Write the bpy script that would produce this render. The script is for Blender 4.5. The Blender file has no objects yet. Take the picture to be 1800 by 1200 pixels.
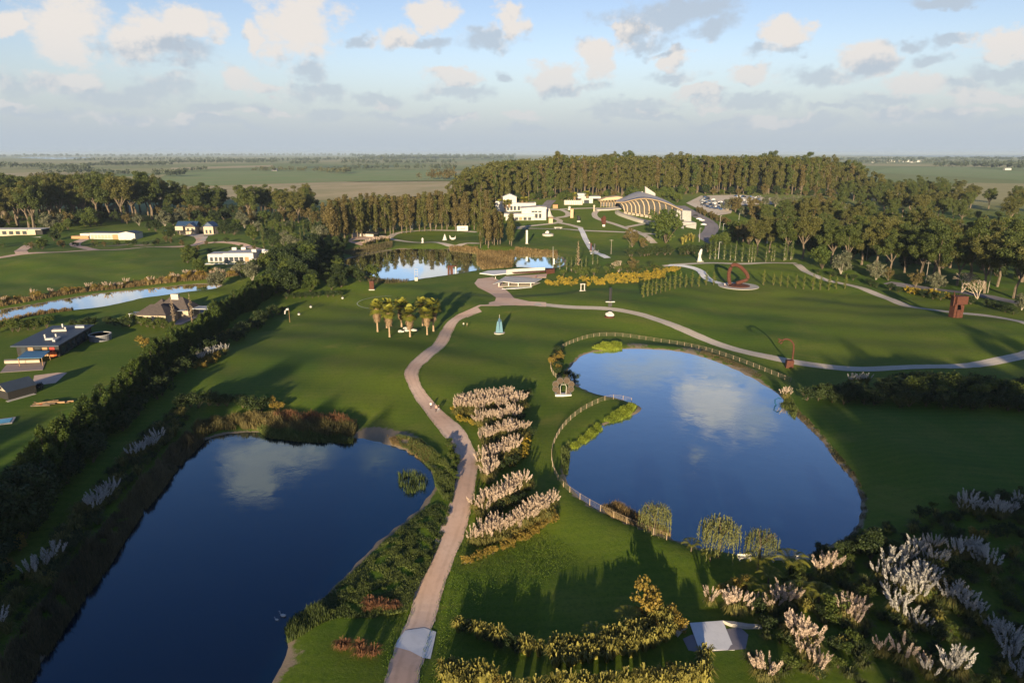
import bpy, bmesh, math, random
import numpy as np
from mathutils import Vector, Matrix
R = math.radians
rng = np.random.default_rng(7)
random.seed(7)
sc = bpy.context.scene
COL = sc.collection

# ---------------------------------------------------------------- camera
CAMH = 60.0
PITCH = R(15.38)
FPX = 1200.0            # focal length in photograph pixels (1800 wide)
cam_d = bpy.data.cameras.new('camera')
cam_d.lens = 24.0; cam_d.sensor_width = 36.0
cam_d.clip_start = 0.5; cam_d.clip_end = 80000
cam = bpy.data.objects.new('camera', cam_d); COL.objects.link(cam)
cam.location = (0, 0, CAMH)
cam.rotation_euler = (R(90) - PITCH, 0, 0)
sc.camera = cam

# ---------------------------------------------------------------- sun / exposure
SUN_EL = R(9.5)
SUN_AZ = R(8.0)          # light travels towards +Y, 8 degrees to the right
sun_d = bpy.data.lights.new('sun', 'SUN')
sun_d.energy = 5.0; sun_d.angle = R(0.55); sun_d.color = (1.0, 0.80, 0.52)
sun = bpy.data.objects.new('sun', sun_d); COL.objects.link(sun)
ld = Vector((math.sin(SUN_AZ) * math.cos(SUN_EL), math.cos(SUN_AZ) * math.cos(SUN_EL), -math.sin(SUN_EL)))
sun.rotation_euler = ld.to_track_quat('-Z', 'Y').to_euler()
sun.location = (-60, -400, 120)
vs = sc.view_settings
vs.view_transform = 'Standard'; vs.look = 'None'; vs.gamma = 1.0; vs.use_curve_mapping = False
vs.exposure = 1.2
sc.cycles.max_bounces = 6; sc.cycles.diffuse_bounces = 2; sc.cycles.glossy_bounces = 3
sc.cycles.transmission_bounces = 3; sc.cycles.volume_bounces = 0; sc.cycles.transparent_max_bounces = 6
sc.cycles.use_denoising = True
sc.cycles.volume_step_rate = 4

FW = np.array([0, math.cos(PITCH), -math.sin(PITCH)])
DN = np.array([0, -math.sin(PITCH), -math.cos(PITCH)])
def ray(px, py):
    return FW + np.array([1.0, 0, 0]) * ((px - 900) / FPX) + DN * ((py - 600) / FPX)
def azel(px, py, mirror=False):
    d = ray(px, py); d = d / np.linalg.norm(d)
    z = -d[2] if mirror else d[2]
    return math.atan2(d[0], d[1]), math.asin(z)

# ---------------------------------------------------------------- world: Nishita sky with cumulus
w = bpy.data.worlds.new('World'); sc.world = w; w.use_nodes = True
nt = w.node_tree; nt.nodes.clear()
def N(t, typ, **kw):
    n = t.nodes.new(typ)
    for k, v in kw.items(): setattr(n, k, v)
    return n
def L(t, a, b): t.links.new(a, b)
def math_n(t, op, a, b=None, c=None, clamp=False):
    n = t.nodes.new('ShaderNodeMath'); n.operation = op; n.use_clamp = clamp
    for i, v in enumerate((a, b, c)):
        if v is None: continue
        if isinstance(v, (int, float)): n.inputs[i].default_value = v
        else: t.links.new(v, n.inputs[i])
    return n.outputs[0]
def vmath(t, op, a, b=None):
    n = t.nodes.new('ShaderNodeVectorMath'); n.operation = op
    for i, v in enumerate((a, b)):
        if v is None: continue
        if isinstance(v, (tuple, list)): n.inputs[i].default_value = v
        else: t.links.new(v, n.inputs[i])
    return n
def mixc(t, f, a, b, blend='MIX'):
    n = t.nodes.new('ShaderNodeMix'); n.data_type = 'RGBA'; n.blend_type = blend
    for s, v in ((n.inputs[0], f), (n.inputs[6], a), (n.inputs[7], b)):
        if isinstance(v, (int, float)): s.default_value = v
        elif isinstance(v, (tuple, list)): s.default_value = tuple(v) + ((1,) if len(v) == 3 else ())
        else: t.links.new(v, s)
    return n.outputs[2]
def ramp(t, f, lo, hi):
    n = t.nodes.new('ShaderNodeMapRange'); n.interpolation_type = 'SMOOTHSTEP'
    t.links.new(f, n.inputs[0]); n.inputs[1].default_value = lo; n.inputs[2].default_value = hi
    return n.outputs[0]
def noise(t, vec, scale, detail=4, rough=.55, dist=0.0):
    n = t.nodes.new('ShaderNodeTexNoise'); n.inputs['Scale'].default_value = scale
    n.inputs['Detail'].default_value = detail; n.inputs['Roughness'].default_value = rough
    n.inputs['Distortion'].default_value = dist
    t.links.new(vec, n.inputs['Vector']); return n

sky = N(nt, 'ShaderNodeTexSky', sky_type='NISHITA')
sky.sun_disc = False; sky.sun_rotation = math.pi + SUN_AZ
sky.sun_elevation = SUN_EL
sky.air_density = 1.0; sky.dust_density = 0.35; sky.ozone_density = 1.6; sky.altitude = 60
tc = N(nt, 'ShaderNodeTexCoord')
sep = N(nt, 'ShaderNodeSeparateXYZ'); L(nt, tc.outputs['Generated'], sep.inputs[0])
AZ = math_n(nt, 'ARCTAN2', sep.outputs[0], sep.outputs[1])
EL = math_n(nt, 'ARCSINE', sep.outputs[2])
comb = N(nt, 'ShaderNodeCombineXYZ'); L(nt, AZ, comb.inputs[0]); L(nt, EL, comb.inputs[1])
# domain warp at three sizes so that the outlines billow
cs = vmath(nt, 'MULTIPLY', comb.outputs[0], (1, 1.35, 1)).outputs[0]
P2 = comb.outputs[0]
for (ns, ax_, ay_) in ((10, .075, .050), (34, .034, .026), (110, .012, .010)):
    nz = noise(nt, cs, ns, 3, .5)
    ws = vmath(nt, 'MULTIPLY', vmath(nt, 'SUBTRACT', nz.outputs['Color'], (.5, .5, .5)).outputs[0], (ax_, ay_, 0))
    P2 = vmath(nt, 'ADD', P2, ws.outputs[0]).outputs[0]
def blobs(lst, k=.16):
    acc = None
    for (a, e, wa, he) in lst:
        s = vmath(nt, 'SUBTRACT', P2, (a, e, 0))
        m = vmath(nt, 'MULTIPLY', s.outputs[0], (1 / wa, 1 / he, 0))
        ln = vmath(nt, 'LENGTH', m.outputs[0]).outputs['Value']
        acc = ln if acc is None else math_n(nt, 'SMOOTH_MIN', acc, ln, k)
    return acc
def PB(lst, mirror=False):
    o = []
    for (x, y, hw, hh) in lst:
        a, e = azel(x, y, mirror); o.append((a, e, hw / FPX * 1.04, hh / FPX * 1.06))
    return o
bright = PB([(115, 40, 62, 62), (268, 62, 66, 46), (335, 45, 46, 32), (530, 45, 72, 60), (440, 58, 20, 26), (765, 22, 46, 28), (700, 62, 44, 24),
             (1040, 105, 36, 42), (975, 140, 48, 34), (1108, 50, 34, 26), (1192, 108, 26, 24), (1380, 65, 44, 26), (895, 45, 30, 34),
             (420, 128, 34, 22), (1310, 135, 44, 18), (1530, 100, 40, 36), (790, 140, 60, 18), (1610, 150, 60, 18), (1770, 75, 40, 24),
             (470, 150, 40, 14), (1760, 165, 60, 12), (1230, 165, 56, 13), (110, 140, 60, 20), (10, 45, 30, 16)])
bright += PB([(455, 800, 82, 40), (520, 790, 60, 36), (440, 850, 44, 26), (1270, 715, 62, 48), (1240, 690, 60, 30)], True)
gray = PB([(300, 88, 76, 22), (860, 72, 62, 18), (745, 75, 60, 14), (640, 75, 20, 14), (1180, 22, 124, 26), (1130, 72, 56, 18), (1255, 52, 46, 20),
           (1000, 160, 66, 15), (1360, 92, 50, 13), (1190, 135, 50, 15), (1600, 76, 32, 12), (1680, 68, 26, 12), (1640, 108, 36, 13),
           (548, 130, 38, 24), (550, 165, 54, 16), (290, 155, 66, 22), (800, 165, 76, 16), (15, 150, 36, 20), (1450, 140, 64, 18), (1530, 118, 26, 22),
           (1770, 125, 50, 16), (1700, 150, 46, 14), (200, 170, 70, 16), (660, 175, 60, 13), (400, 185, 70, 12), (1120, 185, 70, 12), (1330, 180, 90, 14),
           (1560, 180, 80, 13), (885, 140, 22, 12), (1660, -4, 60, 10), (1180, 95, 40, 8)])
gray += PB([(60 + 118 * i + 37 * ((i * 7) % 3), 196 + 9 * ((i * 5) % 4), 52 + 14 * ((i * 3) % 4), 7 + 2 * (i % 3)) for i in range(15)])
bright += PB([(20 + 150 * i + 29 * ((i * 5) % 3), 186 + 8 * ((i * 3) % 4), 30 + 9 * ((i * 3) % 4), 8) for i in range(12)])
gray += PB([(670, 795, 40, 22), (1140, 655, 90, 30), (1290, 655, 110, 20), (560, 775, 50, 20), (1330, 740, 44, 24), (1220, 800, 20, 20)], True)
dB = blobs(bright); dG = blobs(gray)
# the same scattered cumulus all round, from a plane overhead
zc = math_n(nt, 'ADD', math_n(nt, 'MAXIMUM', sep.outputs[2], 0), .12)
px_ = math_n(nt, 'DIVIDE', sep.outputs[0], zc); py_ = math_n(nt, 'DIVIDE', sep.outputs[1], zc)
cp = N(nt, 'ShaderNodeCombineXYZ'); L(nt, px_, cp.inputs[0]); L(nt, py_, cp.inputs[1])
ng = noise(nt, cp.outputs[0], 1.3, 6, .55)
back = math_n(nt, 'MULTIPLY', ramp(nt, ng.outputs['Fac'], .60, .74), ramp(nt, math_n(nt, 'ABSOLUTE', AZ), .85, 1.05))
fB = math_n(nt, 'SUBTRACT', 1.0, dB); fG = math_n(nt, 'SUBTRACT', 1.0, dG)
n2 = noise(nt, cs, 26, 8, .62)
det = math_n(nt, 'MULTIPLY', math_n(nt, 'SUBTRACT', n2.outputs['Fac'], .5), 1.5)
covB = ramp(nt, math_n(nt, 'ADD', fB, det), -.04, .46)
covG = ramp(nt, math_n(nt, 'ADD', fG, det), -.08, .62)
cov = math_n(nt, 'MAXIMUM', math_n(nt, 'MAXIMUM', covB, math_n(nt, 'MULTIPLY', covG, .80)), math_n(nt, 'MULTIPLY', back, .8), clamp=True)
# relief: more cloud just above means less light here
upv = vmath(nt, 'ADD', comb.outputs[0], (-.012, .016, 0)).outputs[0]
n3 = noise(nt, upv, 24, 8, .6); n4 = noise(nt, comb.outputs[0], 24, 8, .6)
rel = math_n(nt, 'MULTIPLY', math_n(nt, 'SUBTRACT', n4.outputs['Fac'], n3.outputs['Fac']), 5.0)
litv = math_n(nt, 'ADD', math_n(nt, 'SUBTRACT', fB, fG), math_n(nt, 'ADD', rel, .22))
lit = ramp(nt, litv, -.62, .95)
SKYS = 0.05
w.cycles.sampling_method = 'MANUAL'; w.cycles.sample_map_resolution = 512
hz = ramp(nt, EL, .15, 0.01)      # distant clouds sink into the milky horizon
CLOUD_LIT = (7.3, 6.9, 6.55); CLOUD_SH = (4.3, 4.9, 5.6)
ccol = mixc(nt, lit, CLOUD_SH, CLOUD_LIT)
smul = mixc(nt, ramp(nt, EL, .16, .62), (1.5, 1.34, 1.52), (.72, .96, 1.48))   # the air deepens to a purer blue overhead
skc = mixc(nt, 1.0, sky.outputs[0], smul, 'MULTIPLY')
milk = mixc(nt, math_n(nt, 'MULTIPLY', hz, .94), skc, (4.0, 4.75, 5.6))
ccol = mixc(nt, math_n(nt, 'MULTIPLY', hz, .55), ccol, (4.5, 5.05, 5.7))
covf = math_n(nt, 'MULTIPLY', cov, math_n(nt, 'SUBTRACT', 1.0, math_n(nt, 'MULTIPLY', hz, .35)))
skyc = mixc(nt, covf, milk, ccol)
bg = N(nt, 'ShaderNodeBackground'); L(nt, skyc, bg.inputs[0]); bg.inputs[1].default_value = SKYS
wo = N(nt, 'ShaderNodeOutputWorld'); L(nt, bg.outputs[0], wo.inputs[0])

# ---------------------------------------------------------------- terrain
def sst(a, b, x):
    t = np.clip((np.asarray(x, float) - a) / (b - a), 0, 1); return t * t * (3 - 2 * t)
def H0(x, y):
    x = np.asarray(x, float); y = np.asarray(y, float)
    a = x / np.maximum(np.abs(y), 1)
    return 19.0 * sst(450, 800, y) * (1 - sst(1300, 2300, y)) * sst(-.16, .02, a) * (1 - .75 * sst(.36, .55, a))
def G(px, py, dz=0.0):
    d = ray(px, py)
    if d[2] > -1e-4: d = d.copy(); d[2] = -1e-4
    t0, t1 = 0.0, None
    t = 20.0; prev = 0.0
    while t < 60000:
        p = np.array([0, 0, CAMH]) + d * t
        if p[2] < H0(p[0], p[1]): t1 = t; break
        prev = t; t *= 1.01
    if t1 is None: t1 = t
    for _ in range(30):
        m = (prev + t1) / 2; p = np.array([0, 0, CAMH]) + d * m
        if p[2] < H0(p[0], p[1]): t1 = m
        else: prev = m
    p = np.array([0, 0, CAMH]) + d * t1
    return Vector((p[0], p[1], (HG(p[0], p[1]) if HG else float(H0(p[0], p[1]))) + dz))
HG = None
def P(px, py, Y):
    d = ray(px, py); t = Y / d[1]
    p = np.array([0, 0, CAMH]) + d * t
    return Vector(p)
def hpx(px, pb, pt):                       # height in metres of something standing at (px,pb) and reaching row pt
    g = G(px, pb); return P(px, pt, g.y).z - g.z
def GP(lst): return [G(*p) for p in lst]
def smooth_line(pts, n=6, closed=False):
    pts = [np.array(p, float) for p in pts]; out = []
    m = len(pts)
    for i in range(m if closed else m - 1):
        p0 = pts[(i - 1) % m] if closed or i > 0 else pts[0] * 2 - pts[1]
        p1 = pts[i]; p2 = pts[(i + 1) % m]
        p3 = pts[(i + 2) % m] if closed or i + 2 < m else pts[-1] * 2 - pts[-2]
        for k in range(n):
            t = k / n
            out.append(.5 * (2 * p1 + (p2 - p0) * t + (2 * p0 - 5 * p1 + 4 * p2 - p3) * t * t + (3 * p1 - p0 - 3 * p2 + p3) * t ** 3))
    if not closed: out.append(pts[-1])
    return out
def inpoly(poly, x, y):
    inside = np.zeros(np.shape(x), bool); n = len(poly); j = n - 1
    for i in range(n):
        xi, yi = poly[i][0], poly[i][1]; xj, yj = poly[j][0], poly[j][1]
        c = ((yi > y) != (yj > y)) & (x < (xj - xi) * (y - yi) / (yj - yi + 1e-12) + xi)
        inside ^= c; j = i
    return inside
def sdist(poly, x, y):                      # signed distance, negative inside
    d = np.full(np.shape(x), 1e9); n = len(poly)
    for i in range(n):
        a = poly[i]; b = poly[(i + 1) % n]
        ex, ey = b[0] - a[0], b[1] - a[1]
        t = np.clip(((x - a[0]) * ex + (y - a[1]) * ey) / (ex * ex + ey * ey + 1e-9), 0, 1)
        d = np.minimum(d, np.hypot(x - a[0] - t * ex, y - a[1] - t * ey))
    return np.where(inpoly(poly, x, y), -d, d)

POND_PX = {
 'left': [(385, 762), (440, 757), (500, 762), (560, 768), (625, 768), (660, 774), (700, 786), (735, 800), (748, 815), (760, 838), (752, 862), (735, 885), (700, 915), (660, 945),
          (620, 985), (570, 1035), (540, 1060), (515, 1085), (498, 1110), (490, 1150), (470, 1185), (455, 1215), (430, 1290), (200, 1330), (-10, 1290), (50, 1200), (80, 1150), (115, 1095),
          (150, 1045), (185, 1000), (215, 950), (245, 905), (275, 870), (300, 835), (330, 800), (355, 775)],
 'right': [(1000, 655), (1010, 637), (1030, 620), (1070, 613), (1120, 611), (1180, 614), (1230, 624), (1280, 642), (1330, 667), (1365, 690), (1385, 715), (1410, 740), (1440, 770), (1470, 810),
           (1495, 840), (1510, 870), (1508, 905), (1490, 930), (1460, 950), (1420, 965), (1380, 970), (1330, 968), (1280, 962), (1220, 952), (1160, 930), (1120, 915), (1080, 900), (1040, 880),
           (1010, 855), (998, 825), (1000, 795), (1020, 775), (1050, 752), (1080, 738), (1112, 727), (1132, 716), (1118, 706), (1085, 695), (1050, 688), (1020, 675)],
 'lake': [(606, 458), (640, 446), (690, 438), (740, 436), (800, 437), (850, 442), (900, 446), (940, 447), (978, 449), (990, 458), (984, 467), (960, 469), (900, 467), (850, 471), (800, 479),
          (750, 486), (705, 492), (660, 484), (630, 470)],
 'stream': [(-60, 562), (-30, 550), (0, 543), (50, 535), (95, 527), (170, 515), (250, 507), (300, 502), (340, 498), (385, 498), (375, 505), (332, 510), (310, 513), (275, 518), (250, 521), (220, 528),
            (175, 537), (130, 542), (75, 548), (0, 561), (-40, 572)],
}
POND = {k: [np.array((p[0], p[1])) for p in smooth_line([G(*q)[:2] for q in v], 3, True)] for k, v in POND_PX.items()}
WZ = -0.55

def axis(a, b, step, growth, lo, hi):
    mid = list(np.arange(a, b + .01, step)); s = step; v = b; up_ = []
    while v < hi: s *= growth; v += s; up_.append(v)
    s = step; v = a; dn_ = []
    while v > lo: s *= growth; v -= s; dn_.append(v)
    return np.array(dn_[::-1] + mid + up_)
GX = axis(-200, 190, 2.0, 1.055, -36000, 36000)
GY = axis(44, 330, 2.0, 1.032, -2500, 42000)
XX, YY = np.meshgrid(GX, GY)
ZZ = H0(XX, YY)
bankcol = np.zeros(XX.shape)
for k, poly in POND.items():
    pa = np.array(poly); m = (XX > pa[:, 0].min() - 25) & (XX < pa[:, 0].max() + 25) & (YY > pa[:, 1].min() - 25) & (YY < pa[:, 1].max() + 25)
    d = np.full(XX.shape, 99.0); d[m] = sdist(poly, XX[m], YY[m])
    bankw = {'left': 4.0, 'right': 3.2, 'lake': 5.0, 'stream': 3.5}[k]
    prof = np.where(d > 0, WZ * (1 - sst(0, bankw, d)), WZ + np.maximum(d * .45, -2.2))
    ZZ = np.where(d < bankw, np.minimum(ZZ, prof), ZZ)
    bankcol = np.maximum(bankcol, 1 - sst(.2, {'left': 2.6, 'right': 2.2, 'lake': 4, 'stream': 2}[k], d))
# gentle undulation of the lawns (fading out at the ponds, the buildings and the far plain)
und = .42 * np.sin(XX * .085 + 1.3 + 1.2 * np.sin(YY * .02)) * np.sin(YY * .062 + .4 + np.sin(XX * .03)) + .75 * np.sin(XX * .031 - YY * .027 + 2.0) + .55 * np.sin(XX * .019 + YY * .045 + .7) + .22 * np.sin(XX * .16 + YY * .11) * np.sin(YY * .14 - XX * .05)
dm = np.full(XX.shape, 99.0)
mk = (YY > 40) & (YY < 700) & (np.abs(XX) < 520)
for k, poly in POND.items(): dm[mk] = np.minimum(dm[mk], sdist(poly, XX[mk], YY[mk]))
for (x, y, r0) in [(905, 492, 34), (1140, 390, 70), (960, 382, 50), (60, 620, 34), (20, 690, 16), (270, 560, 24), (400, 450, 40), (1070, 365, 40), (1298, 503, 14)]:
    g = G(x, y); dm = np.minimum(dm, np.hypot(XX - g.x, YY - g.y) - r0)
ZZ = ZZ + 1.45 * und * sst(2, 16, dm) * sst(30, 70, YY) * (1 - sst(480, 640, YY))
from bisect import bisect_right
def HG(x, y):                               # height of the built ground mesh
    i = min(max(bisect_right(GY, y) - 1, 0), len(GY) - 2); j = min(max(bisect_right(GX, x) - 1, 0), len(GX) - 2)
    ty = (y - GY[i]) / (GY[i + 1] - GY[i]); tx = (x - GX[j]) / (GX[j + 1] - GX[j])
    return float((ZZ[i, j] * (1 - tx) + ZZ[i, j + 1] * tx) * (1 - ty) + (ZZ[i + 1, j] * (1 - tx) + ZZ[i + 1, j + 1] * tx) * ty)

# ---------------------------------------------------------------- mesh + material helpers
def mesh_np(name, verts, faces, mats=(), fmat=None, var=None, smooth=False):
    """faces: int array (n,k) or list of such arrays"""
    if isinstance(faces, np.ndarray): faces = [faces]
    me = bpy.data.meshes.new(name)
    verts = np.asarray(verts, np.float32)
    me.vertices.add(len(verts)); me.vertices.foreach_set('co', verts.ravel())
    idx = np.concatenate([f.ravel() for f in faces]).astype(np.int32)
    cnt = np.concatenate([np.full(len(f), f.shape[1]) for f in faces])
    me.loops.add(len(idx)); me.loops.foreach_set('vertex_index', idx)
    me.polygons.add(len(cnt))
    me.polygons.foreach_set('loop_start', np.concatenate([[0], np.cumsum(cnt)[:-1]]).astype(np.int32))
    if fmat is not None: me.polygons.foreach_set('material_index', np.asarray(fmat, np.int32))
    for m in mats: me.materials.append(m)
    if var is not None:
        a = me.attributes.new('var', 'FLOAT', 'POINT'); a.data.foreach_set('value', np.asarray(var, np.float32))
    me.update(calc_edges=True); me.validate()
    if smooth: me.shade_smooth()
    return me
class MB:
    def __init__(s): s.v = []; s.f = []
    def add(s, vs, fs):
        o = len(s.v); s.v += [tuple(v) for v in vs]; s.f += [tuple(i + o for i in f) for f in fs]; return s
    def box(s, c, size, yaw=0.0, M=None):
        x, y, z = (q / 2 for q in size); vs = []
        for dz in (-z, z):
            for dx, dy in ((-x, -y), (x, -y), (x, y), (-x, y)):
                vs.append(Vector((c[0] + dx * math.cos(yaw) - dy * math.sin(yaw), c[1] + dx * math.sin(yaw) + dy * math.cos(yaw), c[2] + dz)))
        if M: vs = [M @ v for v in vs]
        return s.add(vs, [(0, 3, 2, 1), (4, 5, 6, 7), (0, 1, 5, 4), (1, 2, 6, 5), (2, 3, 7, 6), (3, 0, 4, 7)])
    def prism(s, poly, z0, z1):
        n = len(poly)
        return s.add([(p[0], p[1], z0) for p in poly] + [(p[0], p[1], z1) for p in poly],
              [tuple(range(n - 1, -1, -1)), tuple(range(n, 2 * n))] + [(i, (i + 1) % n, n + (i + 1) % n, n + i) for i in range(n)])
    def slab(s, pts, d):                     # polygon pts extruded along vector d
        n = len(pts); d = Vector(d)
        return s.add([Vector(p) for p in pts] + [Vector(p) + d for p in pts],
              [tuple(range(n - 1, -1, -1)), tuple(range(n, 2 * n))] + [(i, (i + 1) % n, n + (i + 1) % n, n + i) for i in range(n)])
    def tube(s, pts, rad, k=6, cap=True):
        pts = [Vector(p) for p in pts]; rad = rad if isinstance(rad, (list, tuple)) else [rad] * len(pts); vs = []; fs = []
        for i, p in enumerate(pts):
            t = (pts[min(i + 1, len(pts) - 1)] - pts[max(i - 1, 0)]).normalized()
            a = t.cross(Vector((0, 0, 1)) if abs(t.z) < .9 else Vector((1, 0, 0))).normalized(); b = t.cross(a)
            for q in range(k):
                an = 2 * math.pi * q / k; vs.append(p + (a * math.cos(an) + b * math.sin(an)) * rad[i])
        for i in range(len(pts) - 1):
            for q in range(k): fs.append((i * k + q, i * k + (q + 1) % k, (i + 1) * k + (q + 1) % k, (i + 1) * k + q))
        if cap: fs += [tuple(range(k - 1, -1, -1)), tuple((len(pts) - 1) * k + q for q in range(k))]
        return s.add(vs, fs)
    def lathe(s, prof, c=(0, 0, 0), k=16):
        vs = []; fs = []
        for r, z in prof:
            for q in range(k): an = 2 * math.pi * q / k; vs.append((c[0] + r * math.cos(an), c[1] + r * math.sin(an), c[2] + z))
        for i in range(len(prof) - 1):
            for q in range(k): fs.append((i * k + q, i * k + (q + 1) % k, (i + 1) * k + (q + 1) % k, (i + 1) * k + q))
        fs += [tuple(range(k - 1, -1, -1)), tuple((len(prof) - 1) * k + q for q in range(k))]
        return s.add(vs, fs)
    def mesh(s, name, mat, smooth=False):
        me = bpy.data.meshes.new(name); me.from_pydata([tuple(v) for v in s.v], [], s.f); me.update()
        if mat: me.materials.append(mat)
        if smooth: me.shade_smooth()
        return me
    def build(s, name, mat, parent=None, smooth=False):
        return link(name, s.mesh(name, mat, smooth), parent)
def link(name, data, parent=None, loc=None, rz=0, sc_=1.0):
    o = bpy.data.objects.new(name, data); COL.objects.link(o)
    if parent: o.parent = parent
    if loc is not None: o.location = loc
    if rz: o.rotation_euler = (0, 0, rz)
    if sc_ != 1.0: o.scale = (sc_,) * 3 if isinstance(sc_, (int, float)) else sc_
    return o
def tag(o, label, cat, group=None, kind=None):
    o['label'] = label; o['category'] = cat
    if group: o['group'] = group
    if kind: o['kind'] = kind
    return o
def thing(name, label, cat, loc=(0, 0, 0), rz=0, group=None, s=1.0):
    return tag(link(name, None, None, loc, rz, s), label, cat, group)

def mat(name, col, rough=.8, col2=None, nscale=3.0, bump=0.0, bscale=20.0, spec=.3, metal=0.0, coord='Object', detail=5):
    m = bpy.data.materials.new(name); m.use_nodes = True; t = m.node_tree; b = t.nodes['Principled BSDF']
    b.inputs['Roughness'].default_value = rough; b.inputs['Metallic'].default_value = metal
    b.inputs['Specular IOR Level'].default_value = spec
    c = N(t, 'ShaderNodeTexCoord')
    if col2 is None: col2 = tuple(x * .75 for x in col)
    n = noise(t, c.outputs[coord], nscale, detail, .6)
    L(t, mixc(t, ramp(t, n.outputs['Fac'], .3, .7), col, col2), b.inputs['Base Color'])
    if bump:
        n2 = noise(t, c.outputs[coord], bscale, 4); bp = N(t, 'ShaderNodeBump'); bp.inputs['Strength'].default_value = bump
        bp.inputs['Distance'].default_value = .05
        L(t, n2.outputs['Fac'], bp.inputs['Height']); L(t, bp.outputs[0], b.inputs['Normal'])
    return m
def leafmat(name, dark, light, trans=.25, rough=.6, objvar=.35):
    m = bpy.data.materials.new(name); m.use_nodes = True; t = m.node_tree; b = t.nodes['Principled BSDF']; out = t.nodes['Material Output']
    at = N(t, 'ShaderNodeAttribute', attribute_name='var'); oi = N(t, 'ShaderNodeObjectInfo')
    f = math_n(t, 'ADD', at.outputs['Fac'], math_n(t, 'MULTIPLY', math_n(t, 'SUBTRACT', oi.outputs['Random'], .5), objvar), clamp=True)
    c = mixc(t, f, dark, light); L(t, c, b.inputs['Base Color']); b.inputs['Roughness'].default_value = rough
    b.inputs['Specular IOR Level'].default_value = .25
    if trans:
        tr = N(t, 'ShaderNodeBsdfTranslucent'); L(t, c, tr.inputs[0]); mx = N(t, 'ShaderNodeMixShader'); mx.inputs[0].default_value = trans
        L(t, b.outputs[0], mx.inputs[1]); L(t, tr.outputs[0], mx.inputs[2]); L(t, mx.outputs[0], out.inputs[0])
    return m

# ---------------------------------------------------------------- ground sheet
def gmat():
    m = bpy.data.materials.new('lawn_and_fields'); m.use_nodes = True; t = m.node_tree; b = t.nodes['Principled BSDF']
    b.inputs['Roughness'].default_value = .9; b.inputs['Specular IOR Level'].default_value = .15
    at = N(t, 'ShaderNodeAttribute', attribute_name='soil'); pos = N(t, 'ShaderNodeNewGeometry').outputs['Position']
    nA = noise(t, pos, .011, 4, .6, .6); nB = noise(t, pos, .07, 5, .65); nC = noise(t, pos, 1.6, 5, .7)
    grass = mixc(t, ramp(t, nA.outputs['Fac'], .34, .66), (.054, .112, .006), (.118, .158, .009))
    grass = mixc(t, math_n(t, 'MULTIPLY', ramp(t, nB.outputs['Fac'], .45, .75), .55), grass, (.165, .165, .030))
    grass = mixc(t, math_n(t, 'MULTIPLY', ramp(t, nC.outputs['Fac'], .42, .70), .55), grass, (.034, .070, .008))
    nE = noise(t, pos, .028, 5, .7, 1.2)
    grass = mixc(t, math_n(t, 'MULTIPLY', ramp(t, nE.outputs['Fac'], .56, .70), .55), grass, (.19, .175, .035))
    grass = mixc(t, math_n(t, 'MULTIPLY', ramp(t, nE.outputs['Fac'], .44, .30), .45), grass, (.030, .082, .008))
    nD = noise(t, pos, 5.5, 3, .75)
    grass = mixc(t, math_n(t, 'MULTIPLY', ramp(t, nD.outputs['Fac'], .5, .72), .45), grass, (.16, .18, .034))
    # mown bands, following a warped coordinate
    wv = N(t, 'ShaderNodeTexWave'); wv.inputs['Scale'].default_value = .13; wv.inputs['Distortion'].default_value = 9.0
    wv.inputs['Detail'].default_value = 1.5; wv.inputs['Detail Scale'].default_value = .25; wv.bands_direction = 'Y'
    L(t, pos, wv.inputs['Vector'])
    grass = mixc(t, math_n(t, 'MULTIPLY', ramp(t, wv.outputs['Fac'], .3, .8), .09), grass, (.17, .20, .040))
    # far country: patchwork of pasture and stubble
    vo = N(t, 'ShaderNodeTexVoronoi'); vo.inputs['Scale'].default_value = 1.0
    sc_ = vmath(t, 'MULTIPLY', pos, (.0016, .0011, 0)); wrp = noise(t, sc_.outputs[0], 1.2, 2)
    L(t, vmath(t, 'ADD', sc_.outputs[0], vmath(t, 'MULTIPLY', wrp.outputs['Color'], (.5, .5, 0)).outputs[0]).outputs[0], vo.inputs['Vector'])
    sv = N(t, 'ShaderNodeSeparateColor'); L(t, vo.outputs['Color'], sv.inputs[0])
    fc = mixc(t, sv.outputs[0], (.15, .21, .06), (.40, .34, .16))
    fc = mixc(t, math_n(t, 'MULTIPLY', ramp(t, nB.outputs['Fac'], .35, .75), .4), fc, (.17, .20, .07))
    sp = N(t, 'ShaderNodeSeparateXYZ'); L(t, pos, sp.inputs[0])
    c = mixc(t, ramp(t, sp.outputs[1], 620, 900), grass, fc)
    n5 = noise(t, pos, .9, 6, .7); n6 = noise(t, pos, 6, 4, .7)
    soil = mixc(t, n6.outputs['Fac'], (.15, .115, .075), (.33, .26, .18))
    sf = ramp(t, math_n(t, 'ADD', at.outputs['Fac'], math_n(t, 'MULTIPLY', math_n(t, 'SUBTRACT', n5.outputs['Fac'], .5), .9)), .42, .62)
    c = mixc(t, sf, c, soil)
    L(t, c, b.inputs['Base Color'])
    bp = N(t, 'ShaderNodeBump'); bp.inputs['Strength'].default_value = .55; bp.inputs['Distance'].default_value = .12
    nh = noise(t, pos, 2.2, 5, .75); L(t, nh.outputs['Fac'], bp.inputs['Height']); L(t, bp.outputs[0], b.inputs['Normal'])
    return m
M_GROUND = gmat()
ny, nx = XX.shape
ii = np.arange((ny - 1) * (nx - 1)); r_ = ii // (nx - 1); c_ = ii % (nx - 1); b0 = r_ * nx + c_
gf = np.stack([b0, b0 + 1, b0 + nx + 1, b0 + nx], 1)
gme = mesh_np('ground', np.stack([XX.ravel(), YY.ravel(), ZZ.ravel()], 1), gf, [M_GROUND], smooth=True)
soilv = bankcol.copy()
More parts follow.
